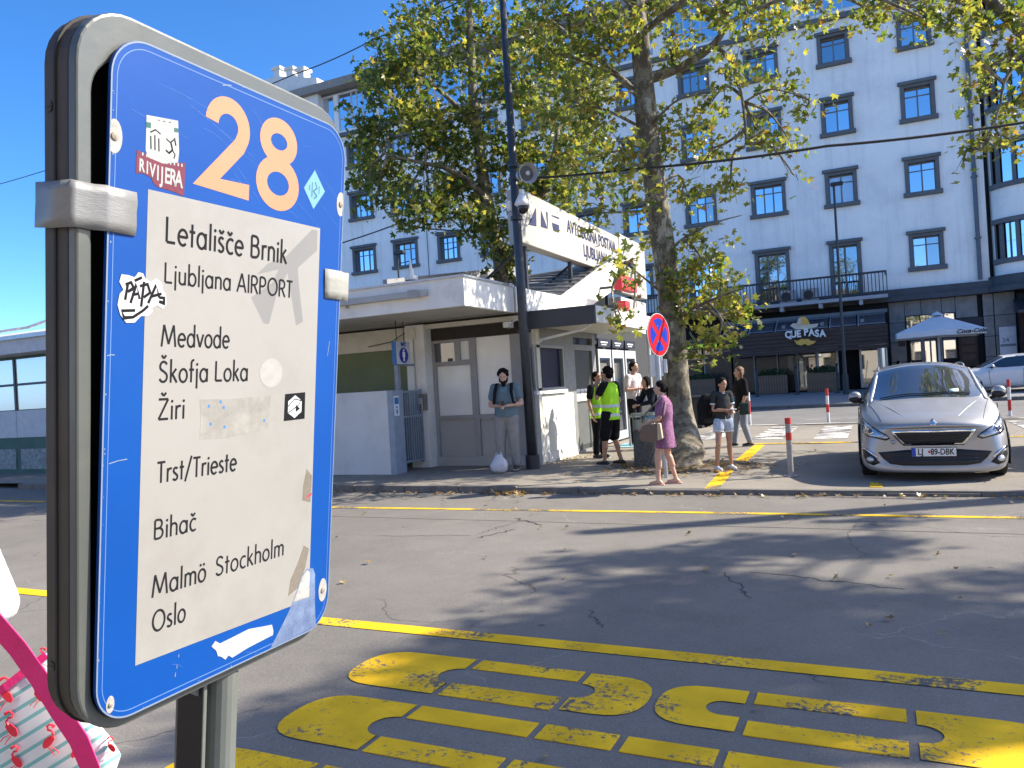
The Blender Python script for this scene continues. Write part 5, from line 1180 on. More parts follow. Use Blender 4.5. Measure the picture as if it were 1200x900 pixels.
# rivets with bare enamel halos
bare = mat('bare_metal', (0.62, 0.58, 0.5), 0.5, 0.25, 60)
for x, y in ((.008, .853), (.513, .853), (.024, .032), (.503, .075)):
    k = 1 if x > .1 or y > .5 else .55
    pts = [(x + (.0125 if abs(math.cos(a)) > .2 else .012) * k * math.cos(a) * (1 if 0.0015 < x + .0125 * math.cos(a) < PLW - .0015 else .6), y + .024 * k * math.sin(a)) for a in [i * PI / 9 for i in range(18)]]
    pts = [(min(PLW - .0012, max(.0012, px_)), py_) for px_, py_ in pts]
    rv = poly('bare_patch', pts, .0002, .0003, mat('patch_white', (0.33, 0.32, 0.29), 0.6, 0.2, 60), plate)
    obj('rivet', MB().tube([(x, y, .0005), (x, y, .0025), (x, y, .0035)], [.005 * k + .001, .0045 * k + .001, .0015], 12), mat('rust', (0.28, 0.24, 0.18), 0.7, 0.4, 80), rv)
# duct tape
duct = mat('duct_tape', (0.22, 0.22, 0.21), 0.4, 0.08, 18, 0.12, metal=0.15, stretch=(1, 6, 1))
mb = MB()
path = [(-.002, -.10), (-.0455, -.09), (-.0455, -.05), (-.044, -.0105), (-.018, -.010), (-.006, .001), (.0, .0022), (.020, .0018), (.045, .0016)]
path = [(cx0 + .002, -.0845)] + [(cx0 - .003, -.0845), (cx0 - .003, -.05), (cx0 - .003, -.0115), (cx0 + .004, -.009), (-.016, -.0075), (-.004, .002), (.004, .0026), (.02, .0021), (.046, .0019)]
ys = [.7185, .735, .752, .768, .7815]; rr = random.Random(2); vs = []
for i, (x, z) in enumerate(path):
    for j, y in enumerate(ys):
        vs.append((x + (rr.uniform(-.002, .001) if i == len(path) - 1 else 0), y + (rr.uniform(-.0012, .0012)), z + rr.uniform(0, .0012)))
n5 = len(ys); mb.add(vs, [(i * n5 + j, (i + 1) * n5 + j, (i + 1) * n5 + j + 1, i * n5 + j + 1) for i in range(len(path) - 1) for j in range(n5 - 1)])
dt = obj('duct_tape', mb, duct, bay, smooth=True, label='silver duct tape strip wrapped round the left edge'); so = dt.modifiers.new('s', 'SOLIDIFY'); so.thickness = 0.0008; so.offset = 1
mb = MB(); vs = []
path = [(.471, .0014), (.49, .0019), (.505, .0017), (.5235, .002), (.527, -.003), (.53, -.010), (.56, -.0095)]
ys = [.6635, .68, .70, .721]
for i, (x, z) in enumerate(path):
    for j, y in enumerate(ys): vs.append((x + (rr.uniform(-.001, .002) if i == 0 else 0), y, z + rr.uniform(0, .001)))
n5 = 4; mb.add(vs, [(i * n5 + j, (i + 1) * n5 + j, (i + 1) * n5 + j + 1, i * n5 + j + 1) for i in range(len(path) - 1) for j in range(n5 - 1)])
dt = obj('duct_tape', mb, mat('masking_tape', (0.27, 0.27, 0.24), 0.7, 0.06, 12, 0.1), bay, smooth=True, label='pale tape patch on the right edge'); so = dt.modifiers.new('s', 'SOLIDIFY'); so.thickness = 0.0007; so.offset = 1
# post: extruded column, round in front, flat flange on the left
pm_ = mat('post_green_grey', (0.125, 0.138, 0.125), 0.42, 0.1, 5, 0.03, dirt=((0.2, 0.2, 0.18), 0.4, 7))
prof = [(.228, -.095), (.228, -.028), (.236, -.028), (.236, -.055), (.262, -.055)] + [(.285 + .028 * math.cos(R(a)), -.045 + .028 * math.sin(R(a))) for a in range(190, -1, -19)] + [(.313, -.095)]
obj('post', MB().prism([(x, SB.y - 0.02, z) for x, z in prof], (0, cy0 - SB.y + 0.025, 0)), pm_, bay, bevel=0.0015)
obj('post_channel_shade', MB().box((.2268, SB.y, -.088), (.2279, cy0 - .012, -.031)), mat('slot_shade_brown', (0.012, 0.009, 0.008), 0.6, 0.4, 3), bay)  # flat dark sheet, its colour stands in for the shade of a recess
obj('post_slot', MB().box((.2365, SB.y, -.07), (.2615, cy0 - .012, -.0552)), mat('slot_shade_brown', (0.03, 0.022, 0.018), 0.6, 0.4, 3), bay)
obj('gusset', MB().prism([(.19, cy0 - .001, -.05), (.236, cy0 - .001, -.05), (.236, cy0 - .035, -.05)], (0, 0, .012)), pm_, bay)
obj('bolt', MB().cyl((.15, cy0 - .006, -.05), (.15, cy0 + .002, -.05), .008, 8), casd, bay)
obj('slot_nut', MB().box((.335, cy0 - .012, -.06), (.36, cy0 - .001, -.04)), blackm, bay)
obj('foot_flange', MB().box((.2, SB.y + 0.0, -.12), (.35, SB.y + .012, -.0)), pm_, bay)

# ================================================================== flamingo bag at the lower left
def dp(px, py, d): return CAM + ray(px, py) * d
BD = 2.0
bgc = dp(60, 860, BD)
bag = thing('flamingo_bag', 'white bag with teal stripes, red flamingos and a pink strap at lower left', 'bag', tuple(dp(60, 1050, BD)))
stripe = bpy.data.materials.new('flamingo_cloth'); stripe.use_nodes = True; t = stripe.node_tree; b = t.nodes['Principled BSDF']; b.inputs['Roughness'].default_value = 0.55
tc = t.nodes.new('ShaderNodeTexCoord'); w_ = t.nodes.new('ShaderNodeTexWave'); w_.wave_type = 'BANDS'; w_.bands_direction = 'X'; w_.inputs['Scale'].default_value = 1.0; w_.inputs['Distortion'].default_value = 0.0
mp = t.nodes.new('ShaderNodeMapping'); t.links.new(tc.outputs['Object'], mp.inputs[0])
# stripes run parallel to an axis of the bag cloth
bx_ = (Rd * -0.52 + Ud * 0.85).normalized()
eul = bx_.to_track_quat('X', 'Z').inverted().to_euler(); mp.inputs['Rotation'].default_value = eul; mp.inputs['Scale'].default_value = (9.2, 9.2, 9.2)
t.links.new(mp.outputs[0], w_.inputs['Vector']); cr = t.nodes.new('ShaderNodeValToRGB'); cr.color_ramp.elements[0].position = 0.80; cr.color_ramp.elements[0].color = (0.74, 0.76, 0.75, 1); cr.color_ramp.elements[1].position = 0.86; cr.color_ramp.elements[1].color = (0.2, 0.5, 0.48, 1)
t.links.new(w_.outputs['Fac'], cr.inputs[0]); t.links.new(cr.outputs[0], b.inputs['Base Color'])
front = [(-60, 800), (0, 812), (30, 790), (56, 764), (75, 790), (100, 830), (128, 862), (142, 884), (135, 905), (118, 935), (60, 990), (-60, 1000)]
def puff(px, py): return BD - 0.05 * max(0, 1 - ((px - 20) / 130) ** 2) * max(0, 1 - ((py - 890) / 130) ** 2)
mb = MB(); cen = []
ring0 = [dp(x, y, BD) for x, y in front]; cc_ = (25, 885)
lay = []
for s_ in (1.0, 0.8, 0.55, 0.3): lay.append([dp(cc_[0] + (x - cc_[0]) * s_, cc_[1] + (y - cc_[1]) * s_, puff(cc_[0] + (x - cc_[0]) * s_, cc_[1] + (y - cc_[1]) * s_)) for x, y in front])
n = len(front); vs = [p for l in lay for p in l] + [dp(*cc_, puff(*cc_))]
fs = [(i * n + k, i * n + (k + 1) % n, (i + 1) * n + (k + 1) % n, (i + 1) * n + k) for i in range(3) for k in range(n)] + [(3 * n + k, 3 * n + (k + 1) % n, 4 * n) for k in range(n)]
o0 = len(vs); back = [dp(cc_[0] + (x - cc_[0]) * .97, cc_[1] + (y - cc_[1]) * .97, BD + .06) for x, y in front]; vs += back; fs += [(k, o0 + k, o0 + (k + 1) % n, (k + 1) % n) for k in range(n)] + [[o0 + k for k in range(n)]]
mb.add(vs, fs); bb = obj('cloth_body', mb, stripe, bag, smooth=True)
pink = mat('strap_pink', (0.8, 0.02, 0.19), 0.45, 0.08, 20, 0.1); fred = mat('flamingo_red', (0.75, 0.02, 0.05), 0.5)
def ribbon(name, pts, w, m, par, dz=0.0, thick=0.003):
    mb = MB(); L_ = []; Q = [dp(x, y, (puff(x, y) if dd is None else dd) - 0.012 - dz) for x, y, dd in pts]
    vs = []
    for i, p in enumerate(Q):
        d = (Q[min(i + 1, len(Q) - 1)] - Q[max(i - 1, 0)]).normalized(); s_ = d.cross(Fd).normalized() * w / 2
        vs += [p - s_, p + s_, p + s_ + Fd * thick, p - s_ + Fd * thick]
    fs = []
    for i in range(len(Q) - 1):
        for k in range(4): fs.append((i * 4 + k, i * 4 + (k + 1) % 4, (i + 1) * 4 + (k + 1) % 4, (i + 1) * 4 + k))
    fs += [(3, 2, 1, 0), (len(Q) * 4 - 4, len(Q) * 4 - 3, len(Q) * 4 - 2, len(Q) * 4 - 1)]
    mb.add(vs, fs); return obj(name, mb, m, par)
ribbon('shoulder_strap', [(-40, 690, 1.90), (-8, 728, 1.91), (20, 760, 1.92), (45, 795, 1.92), (70, 835, 1.92), (92, 868, 1.92), (105, 900, 1.93), (115, 950, 1.94)], 0.048, pink, bag, 0.01)
ribbon('zip_trim', [(-30, 828, None), (5, 806, None), (30, 786, None), (54, 768, None)], 0.02, pink, bag, 0.003)
def flamingo(cx, cy, s, flip=1):
    mb = MB(); f = lambda u, v: dp(cx + u * s * flip, cy - v * s, puff(cx + u * s, cy - v * s) - 0.008)
    def pol(pts): mb.prism([f(*p) for p in pts], Fd * 0.002)
    pol([(-6, -2), (-4, 4), (1, 8), (6, 9), (7, 5), (4, 0), (0, -4), (-4, -5)])
    def ln(pts, w):
        P_ = [f(*p) for p in pts]; mb.tube(P_, w * s * 0.0023, 5)
    ln([(4, 7), (6, 11), (4, 14), (0, 15), (-1, 19), (2, 21), (5, 20)], 1.1); ln([(5, 20), (7, 18)], 1.6)
    ln([(1, -4), (5, -9), (7, -13)], 0.5); ln([(3, -3), (9, -6), (12, -10)], 0.5)
    obj('flamingo_print', mb, fred, bag)
for a in ((8, 818, 1.15, -1), (46, 818, 0.9, -1), (14, 858, 1.15, -1), (56, 872, 1.1, 1), (88, 884, 0.9, 1), (131, 878, 0.7, -1), (20, 895, 1.0, -1), (48, 776, 0.8, 1)): flamingo(*a)
# ================================================================== plane trees
def leaf_mat(name, cols, trans):
    m = bpy.data.materials.new(name); m.use_nodes = True; t = m.node_tree; L = t.links.new
    b = t.nodes['Principled BSDF']; b.inputs['Roughness'].default_value = 0.42; b.inputs['Specular IOR Level'].default_value = 0.5
    geo = N(t, 'ShaderNodeNewGeometry'); cr = N(t, 'ShaderNodeValToRGB'); cr.color_ramp.interpolation = 'LINEAR'
    els = cr.color_ramp.elements
    while len(els) < len(cols): els.new(0.5)
    for e, (p, c) in zip(els, cols): e.position = p; e.color = c + (1,)
    L(geo.outputs['Random Per Island'], cr.inputs[0]); L(cr.outputs[0], b.inputs['Base Color'])
    tr = N(t, 'ShaderNodeBsdfTranslucent'); mm = N(t, 'ShaderNodeMix', data_type='RGBA', blend_type='MULTIPLY'); mm.inputs[0].default_value = 1; mm.inputs[7].default_value = (2.4, 2.6, 1.1, 1)
    L(cr.outputs[0], mm.inputs[6]); L(mm.outputs[2], tr.inputs[0])
    mx = N(t, 'ShaderNodeMixShader'); mx.inputs[0].default_value = trans
    L(b.outputs[0], mx.inputs[1]); L(tr.outputs[0], mx.inputs[2]); L(mx.outputs[0], t.nodes['Material Output'].inputs[0])
    return m
leafA = leaf_mat('plane_leaf', [(0, (0.05, 0.08, 0.022)), (0.4, (0.115, 0.125, 0.036)), (0.75, (0.19, 0.18, 0.055)), (0.93, (0.27, 0.215, 0.065)), (0.97, (0.16, 0.085, 0.028)), (1.0, (0.1, 0.05, 0.02))], 0.5)
leafB = leaf_mat('plane_leaf_green', [(0, (0.035, 0.062, 0.018)), (0.5, (0.09, 0.11, 0.03)), (0.8, (0.19, 0.18, 0.055)), (0.97, (0.28, 0.22, 0.06)), (1.0, (0.12, 0.07, 0.02))], 0.5)
def bark_mat():
    m = bpy.data.materials.new('plane_bark'); m.use_nodes = True; t = m.node_tree; L = t.links.new; b = t.nodes['Principled BSDF']; b.inputs['Roughness'].default_value = 0.9
    tc = N(t, 'ShaderNodeTexCoord')
    def nz(s, d, st=(1, 1, 1)):
        mp = N(t, 'ShaderNodeMapping'); mp.inputs['Scale'].default_value = st; L(tc.outputs['Object'], mp.inputs[0]); n = N(t, 'ShaderNodeTexNoise'); n.inputs['Scale'].default_value = s; n.inputs['Detail'].default_value = d; n.inputs['Roughness'].default_value = 0.65; L(mp.outputs[0], n.inputs[0]); return n.outputs[0]
    def st(x, a, c):
        r = N(t, 'ShaderNodeMapRange'); r.inputs[1].default_value = a; r.inputs[2].default_value = c; L(x, r.inputs[0]); return r.outputs[0]
    def mix(f, a, c):
        n = N(t, 'ShaderNodeMix', data_type='RGBA'); L(f, n.inputs[0])
        for i, v in ((6, a), (7, c)):
            if isinstance(v, tuple): n.inputs[i].default_value = v + (1,)
            else: L(v, n.inputs[i])
        return n.outputs[2]
    col = mix(st(nz(7, 5, (1, 1, 0.6)), 0.47, 0.52), (0.11, 0.09, 0.06), (0.21, 0.185, 0.13))
    col = mix(st(nz(5, 4, (1, 1, 0.5)), 0.6, 0.64), col, (0.36, 0.34, 0.26))
    col = mix(st(nz(30, 6), 0.5, 0.75), col, (0.09, 0.075, 0.055))
    L(col, b.inputs['Base Color'])
    bp = N(t, 'ShaderNodeBump'); bp.inputs['Strength'].default_value = 0.9; bp.inputs['Distance'].default_value = 0.03; L(nz(9, 8, (1, 1, 0.5)), bp.inputs['Height']); L(bp.outputs[0], b.inputs['Normal'])
    return m
bark = bark_mat()
LEAF = []
for k in range(5):
    a = R(90 + (k - 2) * 52); l = (0.62, 0.9, 1.0, 0.9, 0.62)[k]; wd = 0.16
    LEAF.append((l * math.cos(a), l * math.sin(a)))
    if k < 4:
        a2 = R(90 + (k - 1.5) * 52); LEAF.append((0.48 * math.cos(a2), 0.48 * math.sin(a2)))
LEAF = [(0, -0.12)] + LEAF
def leaves(mb, c, rad, n, size, rr, twig=10, flat=0.5):
    """leaves grouped on twigs spread through an ellipsoid"""
    nt = max(1, n // twig)
    for _ in range(nt):
        while True:
            p = Vector((rr.uniform(-1, 1), rr.uniform(-1, 1), rr.uniform(-1, 1)))
            if p.length < 1: break
        p = p * (0.55 + 0.45 * rr.random())
        tc_ = Vector((c[0] + p.x * rad[0], c[1] + p.y * rad[1], c[2] + p.z * rad[2])); td = Vector((rr.gauss(0, 1), rr.gauss(0, 1), rr.gauss(0, .6))).normalized()
        for i in range(twig):
            q = tc_ + td * rr.uniform(-.3, .3) + Vector((rr.gauss(0, .12), rr.gauss(0, .12), rr.gauss(0, .11)))
            s = size * rr.uniform(.5, 1.15)
            nrm = Vector((rr.gauss(0, .7), rr.gauss(0, .7), rr.gauss(.6, .6))).normalized(); u = nrm.orthogonal().normalized(); u = Matrix.Rotation(rr.uniform(0, 6.28), 3, nrm) @ u; v = nrm.cross(u); fold = rr.uniform(-.25, .35)
            o = len(mb.v)
            for x, y in LEAF:
                w = q + u * x * s * .55 + v * y * s * .55 + nrm * (abs(x) * fold - y * y * .15) * s * .5; mb.v.append((w.x, w.y, w.z))
            mb.f.append([o, o + 1, o + 2, o + 3]); mb.f.append([o, o + 3, o + 4, o + 5]); mb.f.append([o, o + 5, o + 6, o + 7]); mb.f.append([o, o + 7, o + 8, o + 9]); mb.m += [0] * 4
def curve_pts(P_, n=6):
    out = []
    P_ = [Vector(p) for p in P_]
    for i in range(len(P_) - 1):
        p0 = P_[max(i - 1, 0)]; p1 = P_[i]; p2 = P_[i + 1]; p3 = P_[min(i + 2, len(P_) - 1)]
        for k in range(n):
            t = k / n; out.append(0.5 * ((2 * p1) + (p2 - p0) * t + (2 * p0 - 5 * p1 + 4 * p2 - p3) * t * t + (3 * p1 - p0 - 3 * p2 + p3) * t ** 3))
    out.append(P_[-1]); return out
def rad_lerp(rs, n, m):
    out = []
    for i in range(m):
        f = i / (m - 1) * (len(rs) - 1); k = min(int(f), len(rs) - 2); out.append(rs[k] + (rs[k + 1] - rs[k]) * (f - k))
    return out
def tree(label, base, trunk, tr_r, limbs, blobs, m, seed, size, root_flare=True, cat='tree', grp=None):
    t = thing('plane_tree', label, cat, tuple(base), group=grp)
    rr = random.Random(seed)
    mb = MB(); pts = curve_pts(trunk); rs = rad_lerp(tr_r, 0, len(pts)); skel = list(pts)
    n = 26; vs = []
    if root_flare:
        pts = [pts[0]] + [pts[0].lerp(pts[1], k / 5) for k in (1, 2, 3, 4)] + pts[1:]
        rs = [rs[0] * f for f in (1.0, .86, .78, .73, .70)] + [r * .70 if i == 0 else r for i, r in enumerate(rs[1:])]
    for i, p in enumerate(pts):
        for k in range(n):
            a = 2 * PI * k / n
            lob = 1 + 0.06 * math.sin(3 * a + i * .4) + 0.04 * math.sin(5 * a - i * .7) + rr.uniform(-.015, .015)
            if root_flare and i < 4: lob += (0.16 - 0.04 * i) * max(0, math.sin(5 * a + 1))
            vs.append(p + Vector((math.cos(a), math.sin(a), 0)) * rs[i] * lob)
    mb.add(vs, [(i * n + k, i * n + (k + 1) % n, (i + 1) * n + (k + 1) % n, (i + 1) * n + k) for i in range(len(pts) - 1) for k in range(n)])
    tk = obj('trunk', mb, bark, t, smooth=True)
    for lp, lr in limbs:
        q = curve_pts(lp, 5); skel += q; mb = MB(); mb.tube(q, [r * rr.uniform(.9, 1.1) for r in rad_lerp(lr, 0, len(q))], 9); obj('limb', mb, bark, t, smooth=True)
    tw = MB(); lf = MB()
    for (c, r, nl) in blobs:
        c = Vector(c); near = min(skel, key=lambda s_: (s_ - c).length + max(0, s_.z - c.z) * .3)
        if (near - c).length < 4.5:
            mid = near.lerp(c, .5) + Vector((rr.uniform(-.2, .2), rr.uniform(-.2, .2), rr.uniform(-.1, .3))); q = curve_pts([near, mid, c], 4); tw.tube(q, rad_lerp([.035, .012], 0, len(q)), 5)
            for _ in range(max(2, nl // 60)):
                e = c + Vector((rr.uniform(-1, 1) * r[0], rr.uniform(-1, 1) * r[1], rr.uniform(-1, 1) * r[2])) * .8; s0 = rr.choice(q[len(q) // 2:]); m2 = s0.lerp(e, .5) + Vector((0, 0, rr.uniform(-.1, .15))); tw.tube([s0, m2, e], [.012, .009, .004], 4)
        leaves(lf, c, r, nl, size, rr)
    obj('twigs', tw, bark, t, kind='stuff')
    obj('crown', lf, m, t, kind='stuff')
    return t
def B(px, py, r, d, n, jit=1.0, squash=1.0):
    rm = r * d / F; return (dp(px, py, d), (rm, rm * jit, rm * squash), n)
dA = 14.4
tA0 = Vector((-3.07, 13.2, 0.03))
def pA(px, py, d=dA): return dp(px, py, d)
trunkA = [tA0, pA(795, 480), pA(787, 380), pA(779, 300), pA(768, 220), pA(757, 140), pA(752, 60), pA(744, -10), pA(738, -90)]
limbsA = [([pA(760, 92), pA(800, 78), pA(836, 52), pA(858, 25, 14.2), pA(900, 5, 14), pA(960, -15, 13.8)], [.10, .085, .07, .05, .035, .02]),
          ([pA(838, 52), pA(858, 75, 14.2), pA(869, 112, 14), pA(874, 160, 13.9), pA(872, 172, 13.8)], [.045, .035, .025, .018, .01]),
          ([pA(872, 120), pA(900, 105, 13.9), pA(930, 110, 13.7)], [.02, .015, .008]),
          ([pA(757, 120), pA(725, 90, 14.8), pA(690, 60, 15.2), pA(640, 20, 15.6)], [.08, .06, .045, .03]),
          ([pA(779, 300), pA(800, 280, 14), pA(835, 262, 13.6), pA(870, 252, 13.4)], [.035, .025, .016, .008]),
          ([pA(787, 375), pA(815, 360, 14), pA(850, 345, 13.6), pA(872, 338, 13.4)], [.04, .03, .02, .01]),
          ([pA(783, 350), pA(760, 330, 14), pA(732, 308, 13.6)], [.03, .02, .01]),
          ([pA(760, 150), pA(790, 120, 13.7), pA(820, 110, 13.2)], [.03, .02, .01]),
          ([pA(750, 40), pA(790, 10, 13.8), pA(850, -30, 13.3), pA(1000, -10, 12.6), pA(1080, 20, 12.2)], [.07, .055, .04, .03, .015])]
bA = [(690,55,42,170),(650,25,38,150),(722,22,45,170),(775,18,45,170),(840,15,38,130),(900,12,40,140),(955,8,40,120),(1020,14,32,90),(1075,22,26,70),(1100,8,25,60),(860,80,30,80),(905,105,30,80),(885,150,28,70),(830,125,26,60),(925,165,22,50),(945,125,14,25),
      (700,120,42,170),(722,185,40,140),(775,150,30,90),(680,190,34,110),(690,250,24,50),(826,175,36,110),(856,222,24,55),(805,225,28,70),(745,240,28,60),(820,300,36,120),(850,345,32,130),(870,372,20,70),(805,365,26,110),(725,308,20,40),(738,330,14,22),(838,398,16,36),(846,325,24,70),(800,328,26,90),(722,372,13,18),(742,372,10,12),(858,395,12,26),(760,285,22,45),(905,160,20,40),(880,45,25,50),(660,95,30,90),(640,60,30,90),(790,60,28,70),(765,190,26,80),(640,130,25,60),
      (930,205,9,10),(1130,45,10,12),(815,410,14,30),(830,425,7,10)]
rr = random.Random(9)
blA = [B(x, y, r, 12.3 if (x < 748 and y > 300) else dA + rr.uniform(-1.0, 1.2), int(n * 1.7)) for x, y, r, n in bA]
for x, y, r, n in ((700,-60,70,300),(790,-70,80,350),(880,-60,70,260),(960,-50,60,200),(640,-50,60,220),(740,-150,90,350),(830,-150,90,350),(1050,-40,50,120)): blA.append(B(x, y, r, dA + rr.uniform(-2, 1.5), n, 1.6))
tree('plane tree with mottled trunk rising beside the concrete litter bin', tA0, trunkA, [.40, .27, .23, .21, .20, .20, .17, .15, .12], limbsA, blA, leafA, 21, 0.21, grp=None)
# tree B behind the station roof
dB = 18.5
tB0 = Vector((-9.6, 16.6, 0.0)); baseB = dp(585, 345, dB); tB0 = Vector((baseB.x - .2, baseB.y, 0.1))
trunkB = [tB0, dp(588, 330, dB), dp(578, 270, dB), dp(565, 200, dB), dp(555, 120, dB), dp(552, 60, dB), dp(548, 0, dB), dp(540, -70, dB)]
limbsB = [([dp(585, 320, dB), dp(615, 270, dB - .3), dp(640, 215, dB - .6), dp(655, 150, dB - .5)], [.13, .1, .07, .04]), ([dp(570, 230, dB), dp(530, 200, dB - .6), dp(490, 190, dB - 1), dp(450, 180, dB - 1.2)], [.09, .06, .04, .02]),
          ([dp(560, 150, dB), dp(520, 110, dB - .4), dp(480, 80, dB - .4)], [.07, .05, .03]), ([dp(556, 110, dB), dp(600, 80, dB), dp(640, 50, dB)], [.07, .05, .03])]
bB = [(470,105,52,330),(525,62,52,320),(492,22,42,230),(452,60,24,80),(438,150,34,190),(452,205,40,270),(495,235,40,290),(545,170,58,430),(598,100,55,360),(610,190,52,400),(650,135,50,330),(572,262,36,230),(592,300,28,150),(540,228,44,300),(648,215,40,220),(682,170,38,190),(668,240,22,70),(428,180,16,60),(500,150,45,330),(560,30,45,260),(610,30,42,210),(650,70,40,200),(690,100,36,170),(420,212,13,35),(440,238,16,45),(470,262,14,40),(595,325,15,50),(620,262,22,80),(480,60,30,130),(438,92,14,40),(426,98,10,22),(700,215,22,60)]
blB = [B(x, y, r, dB + rr.uniform(-1.2, 1.2), int(n * 1.85), 1.3) for x, y, r, n in bB]
for x, y, r, n in ((500, -50, 60, 300), (570, -60, 70, 380), (640, -40, 60, 260)): blB.append(B(x, y, r, dB, n, 1.3))
tree('dense green plane tree behind the station roof on the left', tB0, trunkB, [.22, .17, .15, .13, .11, .09, .07, .05], limbsB, blB, leafB, 22, 0.25, root_flare=False)
# tree C, right edge, its branch enters at the top right
dC = 14.2
tC0 = Vector((9.6, 14.9, 0.0))
trunkC = [tC0, Vector((9.5, 14.9, 3)), Vector((9.3, 14.8, 5.5)), Vector((9.2, 14.9, 7.5)), Vector((9.2, 14.9, 11))]
limbsC = [([Vector((9.4, 14.8, 4.7)), dp(1290, 130, dC), dp(1210, 48, dC), dp(1165, 5, dC), dp(1135, -25, dC), dp(1080, -60, dC)], [.17, .15, .13, .11, .09, .05]),
          ([dp(1215, 52, dC), dp(1180, 90, dC - .2), dp(1170, 130, dC - .3), dp(1150, 175, dC - .4)], [.04, .03, .02, .008])]
bC = [(1150,18,26,90),(1185,70,30,110),(1150,85,22,70),(1165,150,22,70),(1130,60,14,30),(1190,118,26,85),(1138,165,15,36),(1128,195,8,12),(1190,15,28,100),(1110,30,18,40),(1122,5,22,55),(1185,165,20,50),(1150,115,15,40)]
blC = [B(x, y, r, dC + rr.uniform(-.7, .7), int(n * 1.15)) for x, y, r, n in bC]
for x, y, r, n in ((1270, 60, 60, 220), (1340, 130, 70, 300), (1400, 60, 80, 350)): blC.append(B(x, y, r, dC + rr.uniform(-.7, .7), n, 1.5))
tree('plane tree outside the right edge, its lit branch reaching in', tC0, trunkC, [.45, .33, .28, .22, .14], limbsC, blC, leafA, 23, 0.23, cat='tree')
# more plane trees stand across the road, behind the camera; windows and car paint mirror them
tB_ = [o for o in bpy.data.objects if o.get('label', '').startswith('dense green plane tree')][0]
for i, (x, y, l_) in enumerate(((3.5, -13.0, 'plane tree behind the camera, straight across from the silver car'), (-9.0, -16.0, 'plane tree behind the camera, across from the station'), (15.0, -11.0, 'plane tree behind the camera, farthest along the road to the right'))):
    t2 = copy_tree(tB_); t2.location = (x, y, 0); t2['label'] = l_; t2['group'] = 'plane trees behind the camera'; t2.rotation_euler = (0, 0, i * 2.1)
# tree D stands right of the camera and throws the broad soft shadows on the road
LXs, LYs = math.cos(SUN_AZ) / math.tan(SUN_EL), math.sin(SUN_AZ) / math.tan(SUN_EL)
shade = [(720,655,.5),(820,650,.6),(900,640,.5),(1000,640,.45),(760,690,.8),(860,700,.8),(960,735,.8),(1060,760,.8),(1160,750,.7),(690,735,.7),(780,750,.8),(880,770,.8),(1000,790,.7),(1150,800,.6),(600,770,.5),(540,775,.45),(640,800,.5),(740,810,.6),(840,830,.5),(470,840,.5),(380,870,.5),(330,850,.4),(560,860,.5),(680,870,.5),(780,880,.5),(900,860,.3),(980,640,.4),(1100,700,.35),(1190,680,.4),(420,895,.4),(620,905,.5),(1030,610,.3)]
rr = random.Random(4); blD = []
for px, py, r in shade:
    g0 = gnd(px, py, 0); hh = rr.uniform(9.0, 13.0)
    blD.append(((g0.x + LXs * hh, g0.y + LYs * hh, hh), (r * 1.05, r * .9, r * .8), int(250 * r * r * 3.0 + 40)))
for k in range(10):
    blD.append(((12.5 + rr.uniform(-2, 4), 12 + rr.uniform(-4, 3), rr.uniform(12.5, 15)), (1.0, 1.0, .8), 200)) if False else None
tD0 = Vector((12.6, 11.2, 0.0))
trunkD = [tD0, Vector((12.5, 11.2, 3.5)), Vector((12.4, 11.0, 7)), Vector((12.3, 11.1, 10)), Vector((12.3, 11.0, 12.5))]
limbsD = [([Vector((12.4, 11.1, 5.5 + .7 * k)), Vector((12.4 + 1.4 * math.cos(k * 1.3), 11.1 + 1.2 * math.sin(k * 1.3), 7.6 + .6 * k)), Vector((12.4 + 3.0 * math.cos(k * 1.3), 11.1 + 2.3 * math.sin(k * 1.3), 9.0 + .55 * k))], [.12, .08, .04]) for k in range(7)]
tree('tall plane tree right of the view that shades the road', tD0, trunkD, [.45, .33, .27, .2, .1], limbsD, blD, leafB, 24, 0.24)
# fallen leaves
fl = MB(); rr = random.Random(77)
def fallen(x, y, s):
    z = plaza_z(x) + .012 if y > 10.6 else .006
    nrm = Vector((rr.gauss(0, .35), rr.gauss(0, .35), 1)).normalized(); u = Matrix.Rotation(rr.uniform(0, 6.28), 3, nrm) @ nrm.orthogonal().normalized(); v = nrm.cross(u); o = len(fl.v)
    for a, b_ in LEAF: w = Vector((x, y, z + .02 * s * 5)) + u * a * s * .55 + v * b_ * s * .55 + nrm * (abs(a) * .35) * s * .5; fl.v.append(tuple(w))
    fl.f += [[o, o + 1, o + 2, o + 3], [o, o + 3, o + 4, o + 5], [o, o + 5, o + 6, o + 7], [o, o + 7, o + 8, o + 9]]; fl.m += [0] * 4
for _ in range(420):
    a = rr.uniform(0, 6.28); r_ = abs(rr.gauss(.75, .35)); fallen(-3.1 + r_ * 1.3 * math.cos(a), 13.1 + r_ * math.sin(a), rr.uniform(.06, .14))
for _ in range(200): fallen(rr.uniform(-9, 4), 10.36 - abs(rr.gauss(0, .08)), rr.uniform(.05, .12))
for _ in range(22): 
    p = gnd(600 + rr.gauss(0, 14), 579 + rr.gauss(0, 1.5)); fallen(p.x, p.y, .15)
for _ in range(120): fallen(rr.uniform(-9, 4), rr.uniform(5, 16), rr.uniform(.05, .1))
for _ in range(40): fallen(rr.uniform(-5.8, -5.3), rr.uniform(13.2, 15), rr.uniform(.07, .13))
for px, py in ((1125, 703), (885, 832), (1018, 735), (640, 890)):
    p = gnd(px, py); fallen(p.x, p.y, .06)
tag(obj('fallen_leaves', fl, leaf_mat('dry_leaf', [(0, (0.16, 0.09, 0.035)), (0.5, (0.28, 0.17, 0.06)), (1, (0.36, 0.27, 0.14))], .15)), 'brown dry leaves scattered round the tree foot and along the kerb', 'leaves', kind='stuff')
